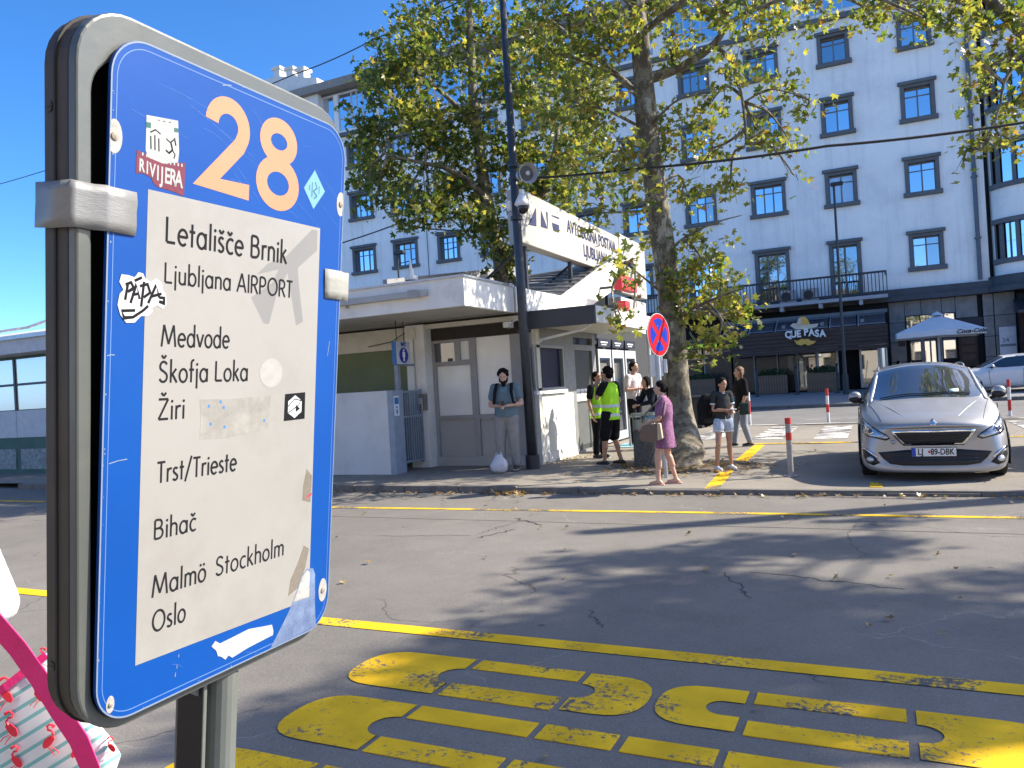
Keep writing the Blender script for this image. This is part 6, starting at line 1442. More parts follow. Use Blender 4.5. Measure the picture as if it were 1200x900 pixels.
# ================================================================== cars
def sym_section(st):
    """st: list of (x, y, z) half section from bottom centre round to top centre"""
    return st
paint = mat('car_silver', (0.38, 0.375, 0.365), 0.38, 0.03, 2, metal=0.45, coat=0.6)
cwhite = mat('car_white', (0.62, 0.64, 0.66), 0.3, 0.03, 2, coat=0.8)
cglass = glass('car_glass', (0.010, 0.014, 0.013), 0.07, 0.01, 0.01)
plast = mat('car_black_plastic', (0.012, 0.012, 0.013), 0.55, 0.2, 20)
tyre = mat('tyre', (0.015, 0.015, 0.015), 0.85, 0.2, 20); chrome = mat('chrome', (0.75, 0.76, 0.78), 0.12, 0.02, 4, metal=1.0); rimm = mat('wheel_rim', (0.4, 0.41, 0.42), 0.35, 0.05, 5, metal=0.8)
#   half sections, 9 points: 0 bottom c, 1 bottom, 2 low side, 3 mid, 4 belt-, 5 belt, 6 (glass foot), 7 roof rail, 8 top c
def car_cage():
    S = []
    def s(*p): S.append(p)
    s((0,.10,.30),(.40,.12,.30),(.52,.15,.34),(.55,.16,.45),(.52,.16,.54),(.42,.15,.58),(.30,.13,.60),(.15,.11,.61),(0,.10,.61))
    s((0,.00,.15),(.60,.08,.13),(.77,.18,.19),(.74,.18,.44),(.70,.20,.60),(.56,.15,.66),(.40,.08,.685),(.20,.05,.70),(0,.04,.705))
    s((0,.02,.11),(.74,.18,.09),(.875,.32,.17),(.865,.34,.46),(.83,.36,.64),(.70,.26,.72),(.52,.16,.745),(.26,.11,.765),(0,.10,.775))
    s((0,.30,.11),(.80,.5,.09),(.90,.64,.19),(.905,.66,.50),(.885,.66,.69),(.79,.58,.79),(.60,.45,.835),(.30,.40,.86),(0,.38,.87))
    s((0,.95,.16),(.70,1.0,.15),(.89,1.05,.28),(.91,1.08,.55),(.895,1.05,.78),(.82,.98,.88),(.64,.90,.935),(.32,.85,.965),(0,.84,.975))
    s((0,1.3,.16),(.70,1.3,.15),(.89,1.3,.28),(.91,1.3,.58),(.90,1.32,.84),(.83,1.30,.935),(.705,1.20,.985),(.36,1.08,1.01),(0,1.06,1.02))
    s((0,1.7,.16),(.70,1.7,.15),(.89,1.7,.28),(.91,1.7,.60),(.905,1.75,.87),(.845,1.78,.965),(.755,1.62,1.12),(.36,1.45,1.20),(0,1.42,1.215))
    s((0,2.3,.16),(.70,2.3,.15),(.89,2.3,.28),(.91,2.3,.62),(.91,2.3,.89),(.855,2.3,.99),(.645,2.08,1.385),(.36,1.93,1.455),(0,1.90,1.475))
    s((0,3.1,.16),(.70,3.1,.15),(.89,3.1,.28),(.91,3.1,.63),(.91,3.1,.91),(.855,3.1,1.01),(.63,3.05,1.44),(.36,3.0,1.515),(0,3.0,1.53))
    s((0,3.9,.18),(.70,3.9,.17),(.88,3.9,.30),(.90,3.9,.65),(.895,3.9,.93),(.83,3.9,1.03),(.61,3.95,1.41),(.34,3.95,1.48),(0,3.95,1.49))
    s((0,4.35,.2),(.66,4.33,.2),(.82,4.30,.32),(.85,4.28,.65),(.83,4.25,.93),(.76,4.3,1.03),(.58,4.2,1.34),(.32,4.22,1.40),(0,4.23,1.41))
    s((0,4.50,.26),(.55,4.48,.26),(.70,4.45,.36),(.74,4.44,.62),(.72,4.42,.88),(.64,4.42,.98),(.5,4.36,1.15),(.3,4.38,1.18),(0,4.4,1.19))
    return S
def build_car(name, label, cat, body_m, detail=True):
    root = thing(name, label, cat, (0, 0, 0))
    S = car_cage(); vs = []; NP = 9
    for st in S:
        row = [(-x, y, z) for x, y, z in st[1:-1]][::-1]
        vs += list(st) + row      # 9 + 7 = 16 ring
    n = 16; fs = []; mi = []
    for i in range(len(S) - 1):
        for k in range(n):
            k2 = (k + 1) % n; fs.append((i * n + k, i * n + k2, (i + 1) * n + k2, (i + 1) * n + k))
            seg = k if k < 8 else 15 - k      # 0..7
            g_ = 0
            if 5 <= i <= 6 and seg in (6, 7): g_ = 1
            if 6 <= i <= 8 and seg == 5: g_ = 2
            if i == 6 and seg == 5: g_ = 2
            if i == 9 and seg in (6, 7): g_ = 0
            mi.append(g_)
    fs.append(list(range(n))[::-1]); mi.append(0); fs.append([(len(S) - 1) * n + k for k in range(n)]); mi.append(0)
    me = bpy.data.meshes.new('c'); me.from_pydata(vs, [], fs)
    for m_ in (body_m, cglass, cglass): me.materials.append(m_)
    me.polygons.foreach_set('material_index', mi); me.polygons.foreach_set('use_smooth', [True] * len(fs))
    bm = bmesh.new(); bm.from_mesh(me); cr = bm.edges.layers.float.new('crease_edge'); bm.edges.ensure_lookup_table()
    for e in bm.edges:
        ms = {f.material_index for f in e.link_faces}
        if len(ms) > 1: e[cr] = 0.9
    bmesh.ops.recalc_face_normals(bm, faces=bm.faces); bm.to_mesh(me); bm.free()
    o = bpy.data.objects.new('t', me); COL.objects.link(o); sb_ = o.modifiers.new('s', 'SUBSURF'); sb_.levels = 3; sb_.render_levels = 3
    full = evald(o); bpy.data.objects.remove(o)
    def split(k):
        b2 = bmesh.new(); b2.from_mesh(full); bmesh.ops.delete(b2, geom=[f for f in b2.faces if f.material_index != k], context='FACES')
        m3 = bpy.data.meshes.new('p'); b2.to_mesh(m3); b2.free(); m3.materials.clear(); m3.materials.append((body_m, cglass, cglass)[k]); m3.polygons.foreach_set('material_index', [0] * len(m3.polygons)); return m3
    bvh = BVHTree.FromPolygons([v.co.copy() for v in full.vertices], [list(p.vertices) for p in full.polygons])
    body = obj('body', split(0), body_m, root); obj('windshield', split(1), cglass, root)
    sw = split(2)
    for sg in (-1, 1):
        b2 = bmesh.new(); b2.from_mesh(sw); bmesh.ops.delete(b2, geom=[v for v in b2.verts if v.co.x * sg < 0], context='VERTS'); m3 = bpy.data.meshes.new('p'); b2.to_mesh(m3); b2.free(); m3.materials.clear(); m3.materials.append(cglass); obj('side_window', m3, cglass, root)
    def decal(nm, outline, m, parent=body, d=Vector((0, 1, 0)), off=0.006, step=0.05, thick=0.004, plane='xz'):
        from mathutils import Vector as V2
        xs = [p[0] for p in outline]; ys_ = [p[1] for p in outline]; pts = []
        for i in range(len(outline)):
            a, b_ = Vector(outline[i]), Vector(outline[(i + 1) % len(outline)]); k = max(1, int((b_ - a).length / step))
            for j in range(k): pts.append(a.lerp(b_, j / k))
        nb = len(pts); x = min(xs)
        while x < max(xs):
            y = min(ys_)
            while y < max(ys_):
                # inside test
                ins = False; q = (x, y)
                for i in range(nb):
                    a, b_ = pts[i], pts[(i + 1) % nb]
                    if (a.y > y) != (b_.y > y) and x < (b_.x - a.x) * (y - a.y) / (b_.y - a.y) + a.x: ins = not ins
                if ins and min((Vector(q) - p).length for p in pts[:nb]) > step * .4: pts.append(Vector(q))
                y += step
            x += step
        r = delaunay_2d_cdt([Vector((p.x, p.y)) for p in pts], [], [list(range(nb))], 1, 1e-5); v2, fcs = r[0], r[2]; v3 = []
        for p in v2:
            o_ = Vector((p.x, -2, p.y)) if plane == 'xz' else Vector((p.x, p.y, 3)); dd = d if plane == 'xz' else Vector((0, 0, -1))
            hit, nr, _, _ = bvh.ray_cast(o_, dd)
            if hit is None: hit = Vector((p.x, .4, p.y)) if plane == 'xz' else Vector((p.x, p.y, 1)); nr = -dd
            if nr.dot(dd) > 0: nr = -nr
            v3.append(hit + nr * off)
        mb = MB(); mb.add(v3, [tuple(f) for f in fcs]); o2 = obj(nm, mb, m, parent, smooth=True); so_ = o2.modifiers.new('s', 'SOLIDIFY'); so_.thickness = thick; so_.offset = 0
        return o2
    def mir(l): return [(-x, y) for x, y in l][::-1]
    def wheel(x, y):
        w = obj('wheel', MB().cyl((x - .1, y, .315), (x + .1, y, .315), .315, 28), tyre, root, bevel=.03)
        s_ = 1 if x > 0 else -1; obj('rim', MB().cyl((x + s_ * .098, y, .315), (x + s_ * .112, y, .315), .21, 24), rimm, w)
        obj('hub_spokes', MB().box((x + s_ * .105, y - .03, .13), (x + s_ * .118, y + .03, .5)).box((x + s_ * .104, y - .185, .285), (x + s_ * .117, y + .185, .345)), plast, w)
    for x in (-.785, .785):
        for y in (.86, 3.55): wheel(x, y)
    for sx in (-1, 1):
        for y in (.86, 3.55):
            mb = MB(); c_ = [(sx * .896, y + .385 * math.cos(a), .315 + .385 * math.sin(a)) for a in [PI * i / 14 for i in range(15)]]; mb.tube(c_, .012, 6); obj('wheel_arch', mb, plast, root)
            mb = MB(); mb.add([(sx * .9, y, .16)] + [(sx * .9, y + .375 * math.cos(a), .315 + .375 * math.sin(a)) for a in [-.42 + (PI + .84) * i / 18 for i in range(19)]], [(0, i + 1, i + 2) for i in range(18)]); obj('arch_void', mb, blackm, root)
    # mirrors
    for sx in (-1, 1):
        mb = MB(); mb.ell((sx * .945, 1.62, 1.05), (.092, .07, .08), n=16); mh = obj('mirror', mb, body_m, root, smooth=True)
        obj('mirror_shell', MB().ell((sx * .938, 1.605, 1.02), (.095, .068, .06), n=16), plast, mh, smooth=True); obj('mirror_arm', MB().tube([(sx * .83, 1.6, .96), (sx * .92, 1.61, .99)], .022, 8), plast, mh)
        obj('roof_rail', MB().tube(curve_pts([(sx * .60, 2.45, 1.41), (sx * .60, 2.6, 1.45), (sx * .595, 3.1, 1.47), (sx * .58, 3.7, 1.45), (sx * .575, 3.85, 1.41)], 5), .013, 8), body_m, root)
        pp = []
        for i in range(9):
            t = i / 8; hh_ = bvh.ray_cast(Vector((sx * (.735 - .115 * t), 1.22 + .86 * t, 3)), Vector((0, 0, -1)))[0]; pp.append(hh_ + Vector((0, 0, -.014)))
        obj('windscreen_pillar', MB().tube(pp, .03, 10), body_m, root, smooth=True)
        obj('window_trim', MB().tube(curve_pts([(sx * .80, 1.45, 1.005), (sx * .868, 2.3, 1.0), (sx * .868, 3.1, 1.02), (sx * .84, 3.9, 1.04)], 4), .009, 6), plast, root)
        obj('door_gap', MB().tube([(sx * .905, 1.55, .3), (sx * .912, 1.5, .6), (sx * .90, 1.5, .9)], .006, 5), plast, root); obj('door_gap', MB().tube([(sx * .905, 2.65, .3), (sx * .914, 2.65, .6), (sx * .905, 2.65, .93)], .006, 5), plast, root)
        obj('door_handle', MB().box((sx * .905 - .012, 2.38, .83), (sx * .905 + .012, 2.56, .86)), body_m, root, bevel=.005)
    if not detail: return root
    # front end
    gr = [(-.45, .625), (.45, .625), (.405, .555), (.33, .475), (-.33, .475), (-.405, .555)]
    decal('grille_surround', [(-.49, .645), (-.3, .65), (.3, .65), (.49, .645), (.45, .555), (.35, .452), (-.35, .452), (-.45, .555)], chrome, off=.004)
    g = decal('grille', gr, plast, off=.011)
    for z, w in ((.598, .40), (.572, .37), (.546, .35), (.520, .32), (.496, .30)): decal('grille_bar', [(-w, z - .004), (w, z - .004), (w, z + .004), (-w, z + .004)], mat('grille_bar_grey', (0.06, 0.06, 0.065), 0.3, metal=.6), g, off=.017, thick=.003)
    decal('hood_edge_gap', [(-.60, .668), (-.3, .676), (0, .68), (.3, .676), (.60, .668), (.60, .674), (.3, .683), (0, .687), (-.3, .683), (-.60, .674)], plast, off=.002, thick=.003)
    decal('hood_badge_bar', [(-.16, .655), (.16, .655), (.15, .668), (-.15, .668)], chrome, off=.006)
    # emblem: standing lion outline in chrome
    em = [(-.045, .735), (-.03, .742), (-.02, .735), (-.012, .752), (.0, .748), (.005, .76), (-.01, .772), (.006, .782), (.024, .778), (.03, .765), (.022, .75), (.038, .742), (.045, .75), (.05, .738), (.034, .728), (.03, .716), (.044, .705), (.03, .70), (.015, .712), (.0, .722), (-.012, .708), (-.028, .70), (-.03, .71), (-.016, .722), (-.03, .73)]
    decal('emblem', em, chrome, off=.007, step=.02, thick=.005)
    lowm_ = decal('lower_intake', [(-.66, .37), (-.3, .40), (.3, .40), (.66, .37), (.60, .29), (.52, .225), (.36, .205), (-.36, .205), (-.52, .225), (-.60, .29)], plast, off=.006)
    for z in (.25, .29, .33): decal('intake_bar', [(-.5, z - .004), (.5, z - .004), (.5, z + .004), (-.5, z + .004)], mat('grille_bar_grey'), lowm_, off=.012, thick=.003)
    if 0: decal('intake_trim', [(-.68, .39), (-.62, .30), (-.53, .212), (-.37, .19), (.37, .19), (.53, .212), (.62, .30), (.68, .39), (.66, .385), (.605, .29), (.52, .22), (.36, .199), (-.36, .199), (-.52, .22), (-.605, .29), (-.66, .385)], chrome, off=.011, thick=.004)
    lens = glass('headlamp_lens', (0.22, 0.23, 0.24), 0.25, 0.04, 0.01)
    hl = [(.50, .545), (.55, .60), (.66, .665), (.78, .745), (.845, .80), (.85, .70), (.835, .61), (.78, .57), (.66, .545), (.56, .52)]
    for f_ in (lambda l: l, mir):
        h_ = decal('headlight', f_(hl), mat('lamp_dark', (0.06, 0.062, 0.065), 0.25, metal=.6), off=.005)
        decal('lens', f_([(.52, .552), (.56, .59), (.67, .652), (.78, .725), (.832, .77), (.835, .70), (.82, .625), (.775, .585), (.66, .56), (.57, .535)]), lens, h_, off=.012, thick=.002)
        cx_ = .735; s_ = 1 if f_(hl)[0][0] > 0 else -1
        decal('reflector', [(s_ * .735 + .042 * math.cos(a), .635 + .042 * math.sin(a)) for a in [2 * PI * i / 14 for i in range(14)]], chrome, h_, off=.016, step=.03)
        decal('reflector', [(s_ * .735 + .026 * math.cos(a), .635 + .026 * math.sin(a)) for a in [2 * PI * i / 12 for i in range(12)]], mat('lamp_core', (0.05, 0.05, 0.06), 0.1), h_, off=.02, step=.02)
        decal('daylight_strip', f_([(.55, .547), (.66, .567), (.77, .592), (.815, .63), (.805, .64), (.765, .607), (.66, .583), (.55, .562)]), chrome, h_, off=.018, thick=.003)
        fg_ = decal('fog_light_bezel', f_([(.64, .235), (.70, .30), (.80, .385), (.845, .40), (.84, .31), (.80, .23), (.72, .20)]), plast, off=.006)
        decal('fog_trim', f_([(.66, .30), (.72, .36), (.80, .415), (.845, .425), (.845, .40), (.80, .388), (.73, .335), (.68, .285)]), chrome, fg_, off=.012)
        decal('fog_light', [(s_ * .755 + .042 * math.cos(a), .275 + .036 * math.sin(a)) for a in [2 * PI * i / 14 for i in range(14)]], mat('fog_glass', (0.6, 0.6, 0.6), 0.1, metal=.5), fg_, off=.014, step=.03)
    decal('tow_cap', [(-.47 + .03 * math.cos(a), .50 + .03 * math.sin(a)) for a in [2 * PI * i / 12 for i in range(12)]], paint, off=.003, step=.03, thick=.003)
    # number plate
    hit, _, _, _ = bvh.ray_cast(Vector((0, -2, .37)), Vector((0, 1, 0))); py = hit.y - .028
    np_ = obj('number_plate', MB().box((-.262, py, .315), (.262, py + .012, .43)), mat('plate_black', (0.02, 0.02, 0.02), 0.5), root, bevel=.003)
    obj('plate_face', MB().box((-.255, py - .003, .321), (.255, py - .0002, .424)), mat('plate_white', (0.75, 0.75, 0.73), 0.5), np_); obj('plate_mount', MB().box((-.2, py + .012, .33), (.2, py + .06, .42)), plast, np_)
    obj('euro_band', MB().box((-.254, py - .0045, .322), (-.21, py - .0031, .423)), mat('euro_blue', (0.01, 0.06, 0.4), 0.5), np_)
    pf = mat('plate_ink', (0.02, 0.02, 0.03), 0.5)
    def ptext(s, x, w, size): return put_text('lettering', s, size, (x, py - .0052, .3725), (1, 0, 0), (0, 0, 1), pf, np_, .0008, bold=.0022, sx=w)
    ptext('LJ', -.155, .85, .108); ptext('89-DBK', .098, .76, .108)
    obj('coat_of_arms', MB().prism([(x - .052, py - .0045, z) for x, z in ((-.014, .39), (.014, .39), (.014, .37), (0, .352), (-.014, .37))], (0, -.0008, 0)), mat('sign_red', (0.6, 0.03, 0.05)), np_)
    # wipers, windscreen sticker, dashboard glints
    for a, b_ in (((-.60, 1.20), (.0, 1.12)), ((-.02, 1.12), (.55, 1.22))):
        P_ = []
        for i in range(9):
            x = a[0] + (b_[0] - a[0]) * i / 8; y = a[1] + (b_[1] - a[1]) * i / 8 + .02; h_, nr, _, _ = bvh.ray_cast(Vector((x, y, 3)), Vector((0, 0, -1))); P_.append(h_ + Vector((0, -.005, .014)))
        obj('wiper', MB().tube(P_, .008, 5), plast, root)
    decal('windscreen_sticker', [(.30, 1.075), (.42, 1.08), (.42, 1.12), (.30, 1.115)], mat('mint_card', (0.55, 0.75, 0.68), 0.5), root, off=.003, thick=.002)
    # hood creases
    for s_ in (-1, 1):
        P_ = []
        for i in range(12):
            t = i / 11; x = s_ * (.30 + .32 * t); y = .22 + .85 * t; h_, nr, _, _ = bvh.ray_cast(Vector((x, y, 3)), Vector((0, 0, -1))); P_.append(h_ + Vector((0, 0, -.004)))
        obj('hood_crease', MB().tube(P_, rad_lerp([.004, .012, .004], 0, 12), 8), paint, body, smooth=True)
        P_ = []
        for i in range(12):
            t = i / 11; x = s_ * (.60 + .17 * t); y = .30 + 1.0 * t; h_, nr, _, _ = bvh.ray_cast(Vector((x, y, 3)), Vector((0, 0, -1)))
            P_.append(h_ + Vector((0, 0, .001)))
        obj('hood_gap', MB().tube(P_, .0035, 5), plast, body)
    return root
car = build_car('silver_estate_car', 'silver estate car parked nose out with plate LJ 89-DBK', 'car', paint)
car.location = (0.595, 11.35, 0.035); car.scale = (1, 1, 1.045)
def shift_wl(o): pass
c2 = copy_tree(car); c2.location = (3.62, 12.1, 0.035); c2.name = 'parked_car'; c2['label'] = 'grey car cut by the right edge beside the silver estate'; c2['category'] = 'car'
for o in list(c2.children_recursive):
    if o.name.startswith(('lettering', 'coat_of_arms', 'euro_band', 'emblem')): bpy.data.objects.remove(o)
wc_ = build_car('white_hatchback', 'white hatchback on the far street behind the silver car', 'car', cwhite, detail=False)
wc_.location = (2.5, 37.0, 0.25); wc_.rotation_euler = (0, 0, R(-90))
# ================================================================== people
def skin(name, c): 
    m = mat(name, c, 0.5, 0.05, 12); m.node_tree.nodes['Principled BSDF'].inputs['Subsurface Weight'].default_value = 0.08; return m
SK1 = skin('skin_light', (0.52, 0.31, 0.22)); SK2 = skin('skin_tan', (0.42, 0.23, 0.14))
HAIRK = mat('hair_black', (0.008, 0.006, 0.005), 0.75, 0.3, 60, 0.5, spec=0.12, stretch=(1, 1, .2)); HAIRB = mat('hair_brown', (0.16, 0.085, 0.04), 0.6, 0.4, 50, 0.5, stretch=(1, 1, .2))
def V(*a): return Vector(a)
BASE = dict(pelvis=V(0,0,.93), chest=V(0,.0,1.28), neck=V(0,.0,1.46), head=V(0,.03,1.60),
            shL=V(-.18,0,1.41), shR=V(.18,0,1.41), elL=V(-.23,-.02,1.12), elR=V(.23,-.02,1.12), wrL=V(-.23,.06,.87), wrR=V(.23,.06,.87),
            hiL=V(-.09,0,.90), hiR=V(.09,0,.90), knL=V(-.10,.02,.49), knR=V(.10,.02,.49), anL=V(-.10,-.02,.09), anR=V(.10,-.02,.09))
def hand(mb, w, el, inward, curl=.6, grip=None):
    d = (w - el).normalized(); side = d.cross(inward).normalized(); inn = side.cross(d).normalized() * (1 if True else 1)
    palm = w + d * .05; M = Matrix((side, inn, d)).transposed()
    mb.ell(palm, (.040, .017, .052), M, 12)
    for i, (o, l) in enumerate(((-.029, .066), (-.010, .078), (.010, .074), (.028, .058))):
        k0 = palm + side * o + d * .040; k1 = k0 + (d * math.cos(curl * .6) + inward * math.sin(curl * .6)).normalized() * l * .5; k2 = k1 + (d * math.cos(curl * 1.7) + inward * math.sin(curl * 1.7)).normalized() * l * .5
        mb.caps(k0, k1, .0092, .0086, 7); mb.caps(k1, k2, .0086, .0072, 7)
    s_ = -1
    t0 = palm + side * s_ * .03 - d * .02; t1 = t0 + (side * s_ * .7 + d * .7 + inward * .25).normalized() * .035; t2 = t1 + (d + inward * .4 + side * s_ * .1).normalized() * .03
    mb.caps(t0, t1, .012, .0105, 7); mb.caps(t1, t2, .0105, .0085, 7)
def person(label, loc, heading, H, pose={}, top=None, bottom=None, skin_m=SK1, hair=None, fat=1.0, shoes=None, sleeve=.55, beard=None, headrot=0, nod=0, female=False, hands=.6, voxel=.0085, bare_feet=False):
    J = {k: v.copy() for k, v in BASE.items()}
    for k, v in pose.items(): J[k] = V(*v)
    J = {k: v * (H / 1.72) for k, v in J.items()}; s = H / 1.72
    root = thing('person', label, 'person', tuple(loc)); root.rotation_euler = (0, 0, heading); WL[root.name] = Vector()   # children are built in the figure's own frame
    def sd(n): return J[n + 'L'], J[n + 'R']
    # ---- body, one continuous surface
    b = MB(); hd = J['head']; hm = Matrix.Rotation(headrot, 3, 'Z') @ Matrix.Rotation(nod, 3, 'X')
    h_ = lambda x, y, z: hd + hm @ V(x, y, z) * s
    b.ell(h_(0, -.012, .03), (.076 * s, .094 * s, .092 * s), hm, 16); b.ell(h_(0, .018, -.03), (.058 * s, .068 * s, .075 * s), hm, 14)
    b.caps(h_(0, .05, -.075), h_(0, .045, -.07), .028 * s, .03 * s)          # chin
    b.caps(h_(0, .075, .01), h_(0, .098, -.022), .008 * s, .013 * s, 8)       # nose
    for sg in (-1, 1): b.ell(h_(sg * .076, -.005, -.005), (.009 * s, .018 * s, .028 * s), hm, 8)
    b.caps(J['neck'] - V(0, 0, .03) * s, h_(0, -.01, -.05), .055 * s * fat ** .3, .05 * s)
    P, C_, Nk = J['pelvis'], J['chest'], J['neck']; hipw = .165 if female else .155; shw = abs((J['shR'] - J['shL']).length) / 2
    ax = lambda k: P.lerp(C_, k)
    b.rings([(P - V(0, 0, .08) * s, .10 * s * fat, .08 * s * fat), (P - V(0, 0, .02) * s, hipw * s * fat, .105 * s * fat), (ax(.35), (.125 if female else .135) * s * fat, .095 * s * fat), (ax(.75), .145 * s * fat, .11 * s * fat), (C_ + V(0, 0, .04) * s, .155 * s * fat, .11 * s * fat), (Nk - V(0, 0, .06) * s, .12 * s * fat, .075 * s * fat), (Nk, .055 * s, .055 * s)], 20)
    f2 = fat ** .6
    for S_ in 'LR':
        sh, el, wr, hi, kn, an = (J[k + S_] for k in ('sh', 'el', 'wr', 'hi', 'kn', 'an'))
        b.caps(Nk - V(0, 0, .04) * s, sh, .05 * s, .055 * s * f2); b.caps(sh, el, .052 * s * f2, .039 * s * f2); b.caps(el, wr, .039 * s * f2, .025 * s); b.caps(el.lerp(wr, .15), el.lerp(wr, .45), .042 * s * f2, .036 * s * f2)
        inw = V(0, 0, -1) if abs((wr - el).normalized().z) < .6 else V(-1 if S_ == 'R' else 1, .4, 0)
        hand(b, wr, el, inw.normalized(), hands)
        b.caps(hi, kn, .082 * s * f2, .054 * s * f2); b.caps(kn, an, .05 * s * f2, .036 * s); b.caps(kn.lerp(an, .12) - V(0, .012, 0), kn.lerp(an, .45) - V(0, .015, 0), .053 * s * f2, .046 * s * f2)
        fw = V(0, 1, 0); b.caps(an - V(0, .02, .035) * s, an + V(0, .13, -.055) * s, .036 * s, .026 * s); b.caps(an - V(0, .04, .05) * s, an - V(0, .0, .04) * s, .034 * s, .03 * s)
    me = remesh(b, voxel, 3, skin_m); body = obj('body', me, skin_m, root, local=True)
    # ---- face
    dk = mat('eye_dark', (0.02, 0.014, 0.012), 0.2)
    for sg in (-1, 1):
        e_ = obj('eye', MB().ell(h_(sg * .031, .080, .008), (.012 * s, .007 * s, .0065 * s), hm, 10), mat('eye_white', (0.7, 0.68, 0.65), 0.3), body, smooth=True, local=True)
        obj('iris', MB().ell(h_(sg * .031, .0855, .008), (.0055 * s, .003 * s, .0058 * s), hm, 8), dk, e_, local=True)
        obj('eyebrow', MB().tube([h_(sg * .018, .086, .026), h_(sg * .033, .086, .031), h_(sg * .048, .076, .026)], .0035 * s, 5), hair[0] if hair else HAIRK, body, local=True)
    obj('mouth', MB().ell(h_(0, .083, -.052), (.021 * s, .008 * s, .0065 * s), hm, 10), mat('lips', (0.36, 0.12, 0.1), 0.5), body, smooth=True, local=True)
    # ---- hair
    if hair:
        hmat, kind = hair; hb = MB(); hb.ell(h_(0, -.028, .045), (.087 * s, .098 * s, .092 * s), hm, 16); hb.ell(h_(0, -.05, .0), (.083 * s, .075 * s, .085 * s), hm, 14)
        rr = random.Random(len(label))
        if kind == 'curly':
            for _ in range(60):
                a, e_ = rr.uniform(0, 6.28), rr.uniform(-.2, 1.5); d_ = V(math.cos(a) * math.cos(e_), math.sin(a) * math.cos(e_), math.sin(e_))
                if d_.y > .35 and d_.z < .55: continue
                hb.ell(h_(d_.x * .088, -.02 + d_.y * .095, .04 + d_.z * .095), (.026 * s, .026 * s, .024 * s), n=7)
        elif kind == 'ponytail': hb.caps(h_(0, -.11, .03), h_(0, -.13, .0), .03 * s, .028 * s); hb.caps(h_(0, -.135, .0), h_(0.0, -.12, -.16), .028 * s, .012 * s)
        elif kind == 'long':
            for x in (-.07, -.05, -.02, .02, .05, .07): hb.caps(h_(x, -.05 + abs(x) * .3, .0), h_(x * 1.35, -.065 + abs(x) * .5, -.22), .038 * s, .02 * s)
        elif kind == 'bob':
            for x in (-.078, -.06, -.02, .02, .06, .078): hb.caps(h_(x, -.04 + abs(x) * .4, .02), h_(x * 1.08, -.05 + abs(x) * .55, -.10), .034 * s, .02 * s)
        elif kind == 'bun': hb.ell(h_(0, -.12, .03), (.04 * s, .035 * s, .04 * s), n=10)
        obj('hair', remesh(hb, .009, 2, hmat), hmat, root, local=True)
    if beard:
        bb = MB(); bb.ell(h_(0, .035, -.07), (.06 * s, .062 * s, .05 * s), hm, 12); bb.ell(h_(0, .06, -.11), (.04 * s, .035 * s, .05 * s), hm, 10)
        for sg in (-1, 1): bb.caps(h_(sg * .068, .005, -.01), h_(sg * .06, .03, -.06), .014 * s, .02 * s)
        obj('beard', remesh(bb, .009, 1, beard), beard, root, local=True)
    # ---- clothes
    g = .016 * s
    if top:
        tm, length = top[:2]; c = MB(); lo = P - V(0, 0, length) * s
        fl = top[2] if len(top) > 2 else 1.0
        rings = []
        if length > .12: rings.append((lo, (hipw * s * fat + g) * fl, (.11 * s * fat + g) * fl))
        rings += [(P - V(0, 0, min(length, .03)) * s, hipw * s * fat + g + .004, .108 * s * fat + g), (ax(.35), (.135 if female else .15) * s * fat + g, .10 * s * fat + g), (ax(.75), .152 * s * fat + g, .115 * s * fat + g), (C_ + V(0, 0, .05) * s, .16 * s * fat + g, .11 * s * fat + g), (Nk - V(0, 0, .05) * s, .115 * s * fat + g, .075 * s * fat + g), (Nk - V(0, 0, .018) * s, .07 * s, .068 * s)]
        c.rings(rings, 26)
        for S_ in 'LR':
            sh, el, wr = (J[k + S_] for k in ('sh', 'el', 'wr')); c.caps(Nk - V(0, 0, .05) * s, sh, .052 * s + g * .6, .058 * s * f2 + g * .6)
            if sleeve > 1: c.caps(sh, el, .055 * s * f2 + g, .045 * s * f2 + g); c.caps(el, el.lerp(wr, sleeve - 1), .043 * s * f2 + g * .8, .034 * s + g * .6)
            else: c.caps(sh, sh.lerp(el, sleeve), .056 * s * f2 + g, .052 * s * f2 + g * 1.1)
        tmesh = remesh(c, .011, 2, tm)
        obj('shirt' if length < .2 else 'dress', tmesh, tm, root, local=True)
    if bottom:
        bm2, frac, loose = bottom; c = MB(); c.rings([(P - V(0, 0, .09) * s, .12 * s * fat, .09 * s * fat), (P - V(0, 0, .02) * s, hipw * s * fat + g * .8, .108 * s * fat + g * .8), (P + V(0, 0, .07) * s, .14 * s * fat + g * .6, .1 * s * fat + g * .6)], 22)
        for S_ in 'LR':
            hi, kn, an = (J[k + S_] for k in ('hi', 'kn', 'an'))
            if frac <= 1: c.caps(hi, hi.lerp(kn, frac), .086 * s * f2 + g * loose, (.086 - .03 * frac) * s * f2 + g * loose * 1.3)
            else:
                c.caps(hi, kn, .086 * s * f2 + g * loose, .058 * s * f2 + g * loose); e_ = kn.lerp(an, frac - 1); c.caps(kn, e_, .056 * s * f2 + g * loose, .042 * s + g * loose * 1.2)
                c.ell(kn.lerp(an, .1) + V(0, .03, 0), (.06 * s, .04 * s, .03 * s), n=8)
        obj('trousers' if frac > 1 else 'shorts', remesh(c, .011, 2, bm2), bm2, root, local=True)
